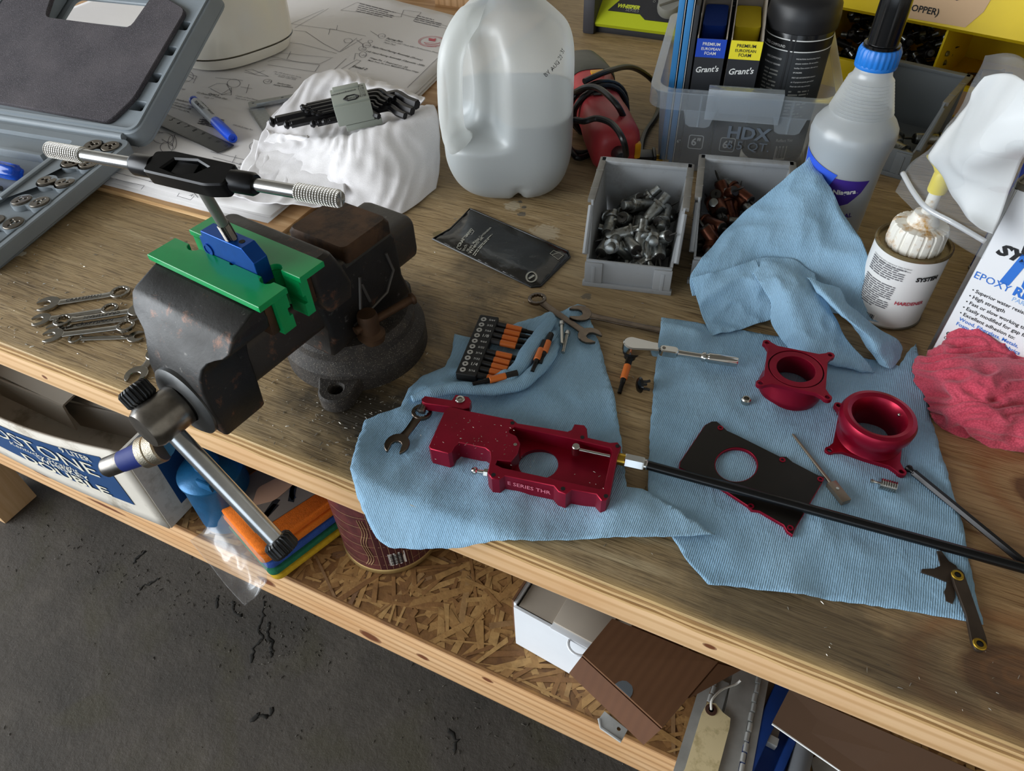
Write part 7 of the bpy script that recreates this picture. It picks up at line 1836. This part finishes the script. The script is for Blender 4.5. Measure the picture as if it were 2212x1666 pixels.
mb = MB(); zz = .0205; rr = random.Random(6)
while zz < .0415:
    w_ = rr.choice((.0005, .0008, .0013)); mb.poly([cb(RC, .0010)(V(p)) for p in ((RC*(tk-.19), zz, 0), (RC*(tk+.05), zz, 0), (RC*(tk+.05), zz+w_, 0), (RC*(tk-.19), zz+w_, 0))], [(0, 1, 2, 3)]); zz += w_+rr.choice((.0005, .0009))
mb.ob('barcode', INK, kn_, smooth=0, kind='stuff')
mb = MB()
for k_ in range(14):
    if k_ not in (5, 6): lines(mb, RC*(tk-.38), RC*(tk-.30+.1*rr.random()), .146-.0035*k_, .0026, rr, bend=cb(RC, .0008))
mb.ob('fine_print', mat('pale_grey_print', '#b9b7b2', .5), kn_, smooth=0, kind='stuff')

# white mailer carton and brown opened carton
M_WHC = mat('white_mailer', '#dcdfe3', .55, var=.03, vs=20); M_KRAFT = None
def m_kraft(name, c0, c1):
    n = NT(name); f = n.wave(n.coord((1, 1, 1), (0, 0, .25)), 34, .6, d='X', detail=1); g = n.noise(n.coord(), 20, 4)
    c = n.mix(n.ramp(f, [(.2, 0.), (.9, .22)]), c0, c1); c = n.mix(n.ramp(g, [(.4, 0.), (.7, .3)]), c, c1)
    n.set(**{'Base Color': c, 'Roughness': .8}); n.bump(f, .08, .001); return n.m
M_KRAFT = m_kraft('kraft_board', '#6e4a2e', '#5c3c24'); M_GRYB = mat('grey_board_inside', '#a79c8e', .75, var=.06, vs=12)
la_, lb_ = S(1116, 1388), S(1232, 1454)
an = yaw(la_, lb_)
wb_ = thing('mailer_carton', 'closed white mailer carton with locking tab on the shelf', 'box', la_+V((0, 0, .0006)), an)
BWd, BDp, BHt = .122, .17, .088
MB().bx(0, BWd, -.0015, .0015, 0, BHt).ob('front_panel', M_WHC, wb_, smooth=0)
MB().bx(-.0015, .0015, .0015, BDp, 0, BHt+.004).ob('side_panel', M_WHC, wb_, smooth=0)
MB().bx(-.004, -.0016, .002, BDp, .02, BHt+.006).ob('side_flap', M_KRAFT, wb_, smooth=0)
MB().bx(.0015, BWd-.0015, BDp-.003, BDp, 0, BHt).ob('back_panel', M_WHC, wb_, smooth=0)
MB().bx(BWd-.003, BWd, .0015, BDp, 0, BHt).ob('side_panel', M_WHC, wb_, smooth=0)
MB().bx(.002, BWd-.002, .002, BDp-.002, 0, .003).ob('bottom_panel', M_GRYB, wb_, smooth=0)
MB().bx(.004, BWd, .003, BDp-.004, BHt-.003, BHt-.0005).ob('top_panel', M_GRYB, wb_, smooth=0)
MB().bx(.045, .100, .004, .045, BHt-.0005, BHt+.003, bev=.0008).ob('lock_tab', M_GRYB, wb_)
MB().bx(.045, .100, -.003, .006, BHt-.003, BHt+.001, bev=.0006).ob('tab_fold', M_WHC, wb_)
MB().bx(.045, .100, .044, .050, BHt-.002, BHt+.004, bev=.0006).ob('tab_ridge', M_WHC, wb_)
th_ = [V((.080+.012*math.cos(t), -.004-.010*math.sin(t), BHt)) for t in [PI*i/10 for i in range(11)]]
MB().tube(th_, .0016, 6).ob('thumb_notch', M_WHC, wb_)
# brown carton, lid folded open towards the front
T0, T1_, T2_, T3_ = V((-.066, .350, .700)), V((.052, .352, .704)), V((.006, .262, .716)), V((-.083, .296, .718))
kb_ = wthing('kraft_carton', 'brown cardboard lid of an opened carton, folded forward', 'box', V((-.01, .33, SH)))
T0 = PZ(1322, 1338, .712); T1_ = PZ(1550, 1432, .712); T2_ = PZ(1430, 1573, .718); T3_ = PZ(1258, 1416, .718)
slab([T0, T1_, T2_, T3_], .003).ob('lid_panel', M_KRAFT, kb_, smooth=0)
F0, F1 = PZ(1231, 1453, .690), PZ(1392, 1608, .690)
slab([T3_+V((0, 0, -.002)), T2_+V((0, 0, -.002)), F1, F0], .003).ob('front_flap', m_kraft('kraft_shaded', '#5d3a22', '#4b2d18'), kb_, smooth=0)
e_ = T3_.lerp(T2_, .52); eu = (T2_-T3_).normalized(); ev = ((T0-T3_)-eu*(T0-T3_).dot(eu)).normalized(); en = eu.cross(ev)
en = en if en.z > 0 else -en
slab([e_+eu*(.009*math.cos(t))+ev*(.011*math.sin(t))+en*.0018 for t in [PI*i/8 for i in range(9)]], .0004, en).ob('thumb_cutout', mat('cutout_grey', '#6d757c', .5), kb_, smooth=0)
slab([T1_, PZ(1600, 1445, .690), PZ(1508, 1495, .690), T1_.lerp(T2_, .55)], .003).ob('dust_flap', M_KRAFT, kb_, smooth=0)
zb = SH+.0006
q_ = [V((T0.x+.01, .330, zb)), V((T1_.x-.01, .330, zb)), V((T1_.x-.01, .330, .705)), V((T0.x+.01, .330, .705))]
MB().bx(T0.x+.02, T1_.x-.035, .335, .46, SH+.0006, .704).ob('carton_body', M_KRAFT, kb_, smooth=0)

# metal strips, tag and sheets at the right
M_AL2 = mat('mill_aluminium', '#b4b4b0', .45, .45, var=.12, vs=60)
br_ = wthing('metal_bracket', 'small bent metal tab with one hole on the shelf rail', 'bracket', S(1320, 1590))
bo = [tuple(S(*p, .004).to_2d()) for p in ((1306, 1536), (1356, 1576), (1342, 1602), (1298, 1572), (1294, 1552))]
hp_ = S(1337, 1574, .004)
MB().prism(bo, SH+.001, SH+.003, holes=[circ(hp_.x, hp_.y, .0022, 12)]).ob('plate', M_AL2, br_)
MB().tube([V((x, y, SH+.003)) for x, y in (bo[2], bo[3], bo[4])], .0016, 6).ob('curled_edge', M_AL2, br_)
def hinge(label, pa, pb, h, wl_, wr_, seg_n=9):
    a, b = S(*pa, h), S(*pb, h); M_ = place(a, b); L = (b-a).length
    g = wthing('piano_hinge', label, 'hinge', a, 'aluminium piano hinges')
    MB().bx(0, L, .0026, wl_, -.0006, .0006, M=M_).ob('leaf', M_AL2, g, smooth=0)
    MB().bx(0, L, -wr_, -.0026, -.0006, .0006, M=M_).ob('leaf', M_AL2, g, smooth=0)
    for i in range(seg_n):
        x = L*i/seg_n; o_ = .0012 if i % 2 else -.0012
        MB().rev(M_ @ V((x+.001, o_*.3, .001)), M_ @ V((x+L/seg_n, o_*.3, .001)), [(.0024, 0), (.0024, L/seg_n-.002)], 10).ob('knuckle', M_AL2, g)
    return g
hinge('aluminium piano hinge nearest the brown carton', (1478, 1700), (1548, 1465), .010, .014, .014, 12)
hinge('aluminium piano hinge to the right of the paper tag', (1590, 1720), (1640, 1460), .022, .026, .010, 12)
an_ = wthing('aluminium_angle', 'aluminium angle piece behind the paper tag', 'bracket', S(1610, 1560)); a, b = S(1565, 1590, .006), S(1600, 1455, .006); M_ = place(a, b); L = (b-a).length
MB().bx(0, L, -.022, .020, -.001, .001, M=M_).bx(0, L, -.022, -.0205, 0, .016, M=M_).ob('angle', M_AL2, an_, smooth=0)
a2_ = wthing('aluminium_angle', 'aluminium angle piece beside the blue rail', 'bracket', S(1660, 1540)); a, b = S(1640, 1600, .008), S(1678, 1470, .008); M_ = place(a, b); L = (b-a).length
MB().bx(0, L, -.016, .018, -.001, .001, M=M_).bx(-.002, .006, -.016, .018, 0, .012, M=M_).ob('angle', M_AL2, a2_, smooth=0)
tg = wthing('paper_tag', 'cream manila tag tied with string on the shelf', 'tag', S(1510, 1600))
to = [(1528, 1518), (1546, 1520), (1562, 1540), (1578, 1552), (1576, 1572), (1545, 1690), (1462, 1690), (1480, 1660), (1516, 1540)]
MB().prism([tuple(S(*p, .026).to_2d()) for p in to], SH+.0254, SH+.0262).ob('card', mat('manila', '#dcc99c', .7, dirt='#b9a678', ds=50), tg, smooth=0)
hp_ = S(1536, 1534, .026)
MB().lathe([(.0060, 0), (.0060, .0006), (.0026, .0007)], 20, M=Matrix.Translation((hp_.x, hp_.y, SH+.0262)), cap1=False).ob('reinforcement', mat('tag_brown', '#4a2f24', .6), tg)
MB().tube(spline([hp_+V((0, 0, .001)), S(1538, 1512, .034), S(1560, 1490, .03), S(1590, 1478, .026), S(1600, 1470, .03)], 6), .0012, 6).ob('string', mat('white_string', '#d9d5cc', .8), tg)
bl_ = wthing('blue_rail', 'dark blue painted metal rail lying across the shelf', 'rail', S(1640, 1600)); a, b = S(1600, 1740, .012), S(1722, 1470, .012); M_ = place(a, b); L = (b-a).length
MB().bx(0, L, -.024, .020, -.010, -.006, bev=.001, M=M_).bx(0, L, .002, .018, -.010, .010, bev=.003, M=M_).bx(0, L, -.022, -.014, -.010, .004, bev=.002, M=M_).ob('rail_body', mat('blue_enamel', '#1c3f86', .4, var=.1), bl_)
gt = wthing('grey_tube', 'grey plastic tube under the brown sheet', 'tube', S(1720, 1640)); a, b = S(1712, 1720, .010), S(1742, 1590, .010)
MB().cyl(a, b, .010, n=24).ob('tube', mat('grey_pvc', '#6d7074', .5), gt)
ac = wthing('brown_sheet', 'glossy brown plastic sheet leaning under the bench at right', 'sheet', S(1800, 1600))
sp_ = [PZ(1668, 1562, .668), PZ(1705, 1490, .690), PZ(2160, 1690, .720), PZ(1980, 1780, .668)]
slab(sp_, .002).ob('sheet', mat('brown_acrylic', '#4a3526', .12, var=.1, vs=8, coat=.3), ac, smooth=0)
MB().tube([sp_[0]+V((0, -.001, 0)), sp_[3]], .0011, 6).ob('white_edge', INKW, ac)
a, b = sp_[0].lerp(sp_[1], .5), sp_[2].lerp(sp_[3], .5)
for t_ in (.25, .7):
    p = a.lerp(b, t_); MB().cyl(V((p.x, p.y+.02, SH)), V((p.x, p.y+.02, p.z-.0005)), .006, n=12).ob('prop', M_LEG, ac)
gs_ = wthing('steel_offcut', 'grey sheet metal offcut beneath the brown sheet', 'sheet metal', S(1780, 1650))
MB().prism([tuple(S(*p, .004).to_2d()) for p in ((1752, 1640), (1775, 1625), (1860, 1700), (1770, 1720))], SH+.001, SH+.003).ob('plate', M_AL2, gs_, smooth=0)

# ================================================================== swarf
def m_swarf():
    n = NT('metal_swarf'); ge = n.node('ShaderNodeNewGeometry')
    c = n.ramp(ge.outputs['Random Per Island'], [(0., '#8f8a80'), (.4, '#b7b2a6'), (.6, '#3c362c'), (.8, '#d6d2c8'), (1., '#6d5f45')])
    n.set(**{'Base Color': c, 'Metallic': .6, 'Roughness': .35}); return n.m
M_SW = m_swarf()
M_SWD = mat('dark_turnings', '#4a453c', .5, .4, var=.4, vs=60)
def chips(name, label, spots, z0, seed):
    rr = random.Random(seed); mb = MB()
    for (cx0, cy0, rx, ry, n_, s0, s1) in spots:
        for i in range(n_):
            x, y = rr.gauss(cx0, rx), rr.gauss(cy0, ry); s_ = rr.uniform(s0, s1); a = rr.uniform(0, 6.28); L = s_*rr.uniform(1, 3)
            if z0 > .5 and y < BY0+.004: continue
            ca, sa = math.cos(a), math.sin(a); h = z0+.0003
            pts = [(-L, -s_*.4, 0), (L, -s_*.3, s_*.3), (L*.8, s_*.4, s_*.6), (-L*.8, s_*.4, s_*.4), (0, 0, s_*1.1)]
            pts = [(x+u*ca-v*sa, y+u*sa+v*ca, h+w_) for u, v, w_ in pts]; vs = [mb.bm.verts.new(p) for p in pts]
            for f in ((0, 1, 4), (1, 2, 4), (2, 3, 4), (3, 0, 4), (3, 2, 1, 0)): mb.face([vs[k] for k in f])
    o = mb.ob(name, M_SW if z0 > .5 else M_SWD, smooth=0); o['kind'] = 'stuff'; tag(o, label, 'shavings'); return o
chips('metal_shavings', 'fine metal shavings scattered on the bench round the vise', [(-.33, .345, .06, .045, 420, .0003, .0010), (-.40, .40, .16, .08, 260, .0003, .0009), (-.60, .42, .15, .09, 200, .0003, .0009), (-.28, .52, .10, .06, 120, .0003, .0008), (-.75, .35, .10, .05, 120, .0003, .0012), (-.55, .31, .12, .02, 90, .0004, .0010), (-.1, .6, .15, .1, 60, .0003, .0008), (.15, .30, .1, .02, 30, .0004, .0009)], BT, 1)
chips('metal_chips', 'tiny bright metal chips lying on the red housing top', [(-.215, .345, .022, .014, 70, .0002, .0005), (-.10, .345, .01, .02, 8, .0003, .0006)], BT+.0235, 5)
fl_spots = []
for px_, py_, rx, ry, n_ in ((300, 1250, .09, .02, 150), (480, 1285, .06, .02, 60), (600, 1350, .05, .04, 70), (640, 1400, .03, .03, 60), (160, 1210, .05, .02, 16), (1010, 1560, .06, .05, 60), (700, 1480, .12, .10, 50), (330, 1500, .3, .2, 40), (1150, 1640, .08, .05, 60), (60, 1090, .08, .03, 50)):
    p = PZ(px_, py_, 0); fl_spots.append((p.x, p.y, rx*1.4, ry*1.6, n_, .0006, .0022))
chips('floor_debris', 'dark grit and metal turnings scattered on the concrete floor', fl_spots, 0.0, 2)
# cracks and oily clots on the floor
M_CRACK = mat('floor_crack_dirt', '#17140f', .9)
mb = MB(); rr = random.Random(14)
for path in ([(572, 1300), (568, 1330), (560, 1355), (563, 1378), (550, 1400), (545, 1430)], [(582, 1345), (578, 1370), (588, 1390), (590, 1405), (582, 1420)], [(505, 1300), (508, 1318), (520, 1330)], [(540, 1555), (560, 1545), (575, 1548), (585, 1535)], [(470, 1285), (465, 1300), (470, 1312)], [(290, 1215), (296, 1204), (316, 1190)], [(300, 1270), (320, 1262), (345, 1250)], [(970, 1580), (985, 1600), (982, 1620)]):
    pts = spline([PZ(x+rr.uniform(-2, 2), y, .0) for x, y in path], 4)
    pts = [V((p.x+rr.uniform(-.004, .004), p.y+rr.uniform(-.004, .004), .0004)) for p in pts]
    mb.tube(pts, [rr.uniform(.0015, .005) for _ in pts], 6, flat=(1, .25))
o = mb.ob('floor_cracks', M_CRACK, smooth=180); o['kind'] = 'stuff'; tag(o, 'black dirt-filled cracks in the concrete floor', 'cracks')
# ------------------------------------------------------------------ pieces that belong to a part become its sub-parts
SUB = {'bench_vise': {'handle_knob': 'handle', 'lever_stop': 'lock_lever', 'cast_mark': 'fixed_body', 'screw_collar': 'moving_jaw'},
       'tap_and_die_case': {'foam_pad': 'lid_shell', 'lid_liner': 'lid_shell', 'tool_rest': 'tray'},
       'whiskey_carton': {'blue_print': 'front_wall', 'printed_text': 'front_wall'},
       'clear_storage_box': {'rim_tongue': 'rim', 'latch_tab': 'rim', 'sticker_panel': 'sticker', 'sticker_stripe': 'sticker', 'barcode': 'sticker', 'embossed_text': 'box_shell', 'printed_text': 'sticker'},
       'compound_bottle': {'white_stripe': 'label', 'label_band': 'label', 'printed_text': 'label', 'fine_print': 'label', 'barcode_panel': 'label', 'barcode': 'label'},
       'spray_bottle': {'printed_text': 'label_patch'}, 'hardener_can': {'fine_print': 'can_wall', 'printed_text': 'can_wall', 'barcode_panel': 'can_wall', 'barcode': 'can_wall'},
       'resin_can': {'printed_text': 'can_body'}, 'brown_can': {'gold_line': 'can_wall', 'gold_scroll': 'can_wall', 'barcode_panel': 'can_wall', 'barcode': 'can_wall', 'fine_print': 'can_wall', 'label_panel': 'can_wall'},
       'throttle_housing': {'stop_pin_head': 'stop_pin', 'lock_nut': 'stop_screw', 'screw_head': 'stop_screw', 'arm_bolt': 'lever_arm', 'arm_pin': 'lever_arm', 'engraving': 'body', 'screw_hole': 'body', 'threaded_port': 'body'},
       'wrench': {'stamped_text': 'shank'}, 'marker_pen': {'lettering': 'barrel'}, 'plan_sheets': {'plan_lettering': 'top_sheet', 'printed_lines': 'top_sheet', 'red_stamp': 'top_sheet', 'fine_print': 'top_sheet'},
       'steel_rule': {'numeral': 'blade', 'graduations': 'blade'}, 'wrench_pouch': {'printed_text': 'upper_sheet', 'printed_frame': 'upper_sheet', 'printed_seal': 'upper_sheet', 'fine_print': 'upper_sheet'},
       'bit_holder': {'size_dot': 'strip', 'size_mark': 'strip'}, 'hex_key_holder': {'hexagon_badge': 'upper_clip', 'printed_text': 'upper_clip', 'size_mark': 'upper_clip'},
       'inverter_unit': {'printed_text': 'front_panel', 'knob_grip': 'dial_knob'}, 'parts_cabinet': {'handwriting': 'tape_label'},
       'foam_pad_box': {'size_icon': 'carton_front', 'printed_text': 'carton_front'}, 'paper_tag': {'string': 'card', 'reinforcement': 'card'},
       'microfibre_pack': {'printed_hand': 'printed_card', 'printed_grille': 'printed_card', 'printed_tyre': 'printed_card', 'printed_cuff': 'printed_card'},
       'water_jug': {'date_print': 'jug_shell'}, 'cover_plate': {'screw_hole': 'plate'}, 'angle_polisher': {'air_vents': 'motor_body', 'name_plate': 'motor_body', 'brush_cap': 'motor_body', 'plug_blade': 'plug'},
       'anodized_block': {'bolt_hole': 'block', 'boss': 'block'}, 'folding_pick': {'eyelet': 'arm', 'eyelet_hole': 'arm'}, 'steel_square': {'graduations': 'ruled_blade'}}
stem = lambda o: o.name.split('.')[0]
kids = {}
for o in bpy.data.objects:
    if o.parent is not None: kids.setdefault(o.parent.name, []).append(o)
for t in list(bpy.data.objects):
    if t.parent is None and stem(t) in SUB:
        ch = kids.get(t.name, []); first = {}
        for c in ch: first.setdefault(stem(c), c)
        for c in ch:
            p = SUB[stem(t)].get(stem(c))
            if p and p in first and first[p] is not c: c.parent = first[p]; c.matrix_parent_inverse = Matrix.Identity(4)
# ------------------------------------------------------------------ put each single-mesh thing's origin at its base
for o in list(bpy.data.objects):
    if o.type == 'MESH' and o.parent is None and o.data.users == 1 and o.location.length < 1e-9 and o.get('kind') is None:
        xs = [v.co for v in o.data.vertices]
        if not xs: continue
        c = V(((min(v.x for v in xs)+max(v.x for v in xs))/2, (min(v.y for v in xs)+max(v.y for v in xs))/2, min(v.z for v in xs)))
        o.data.transform(Matrix.Translation(-c)); o.location = c
        for ch in o.children: ch.matrix_parent_inverse = Matrix.Translation(-c)
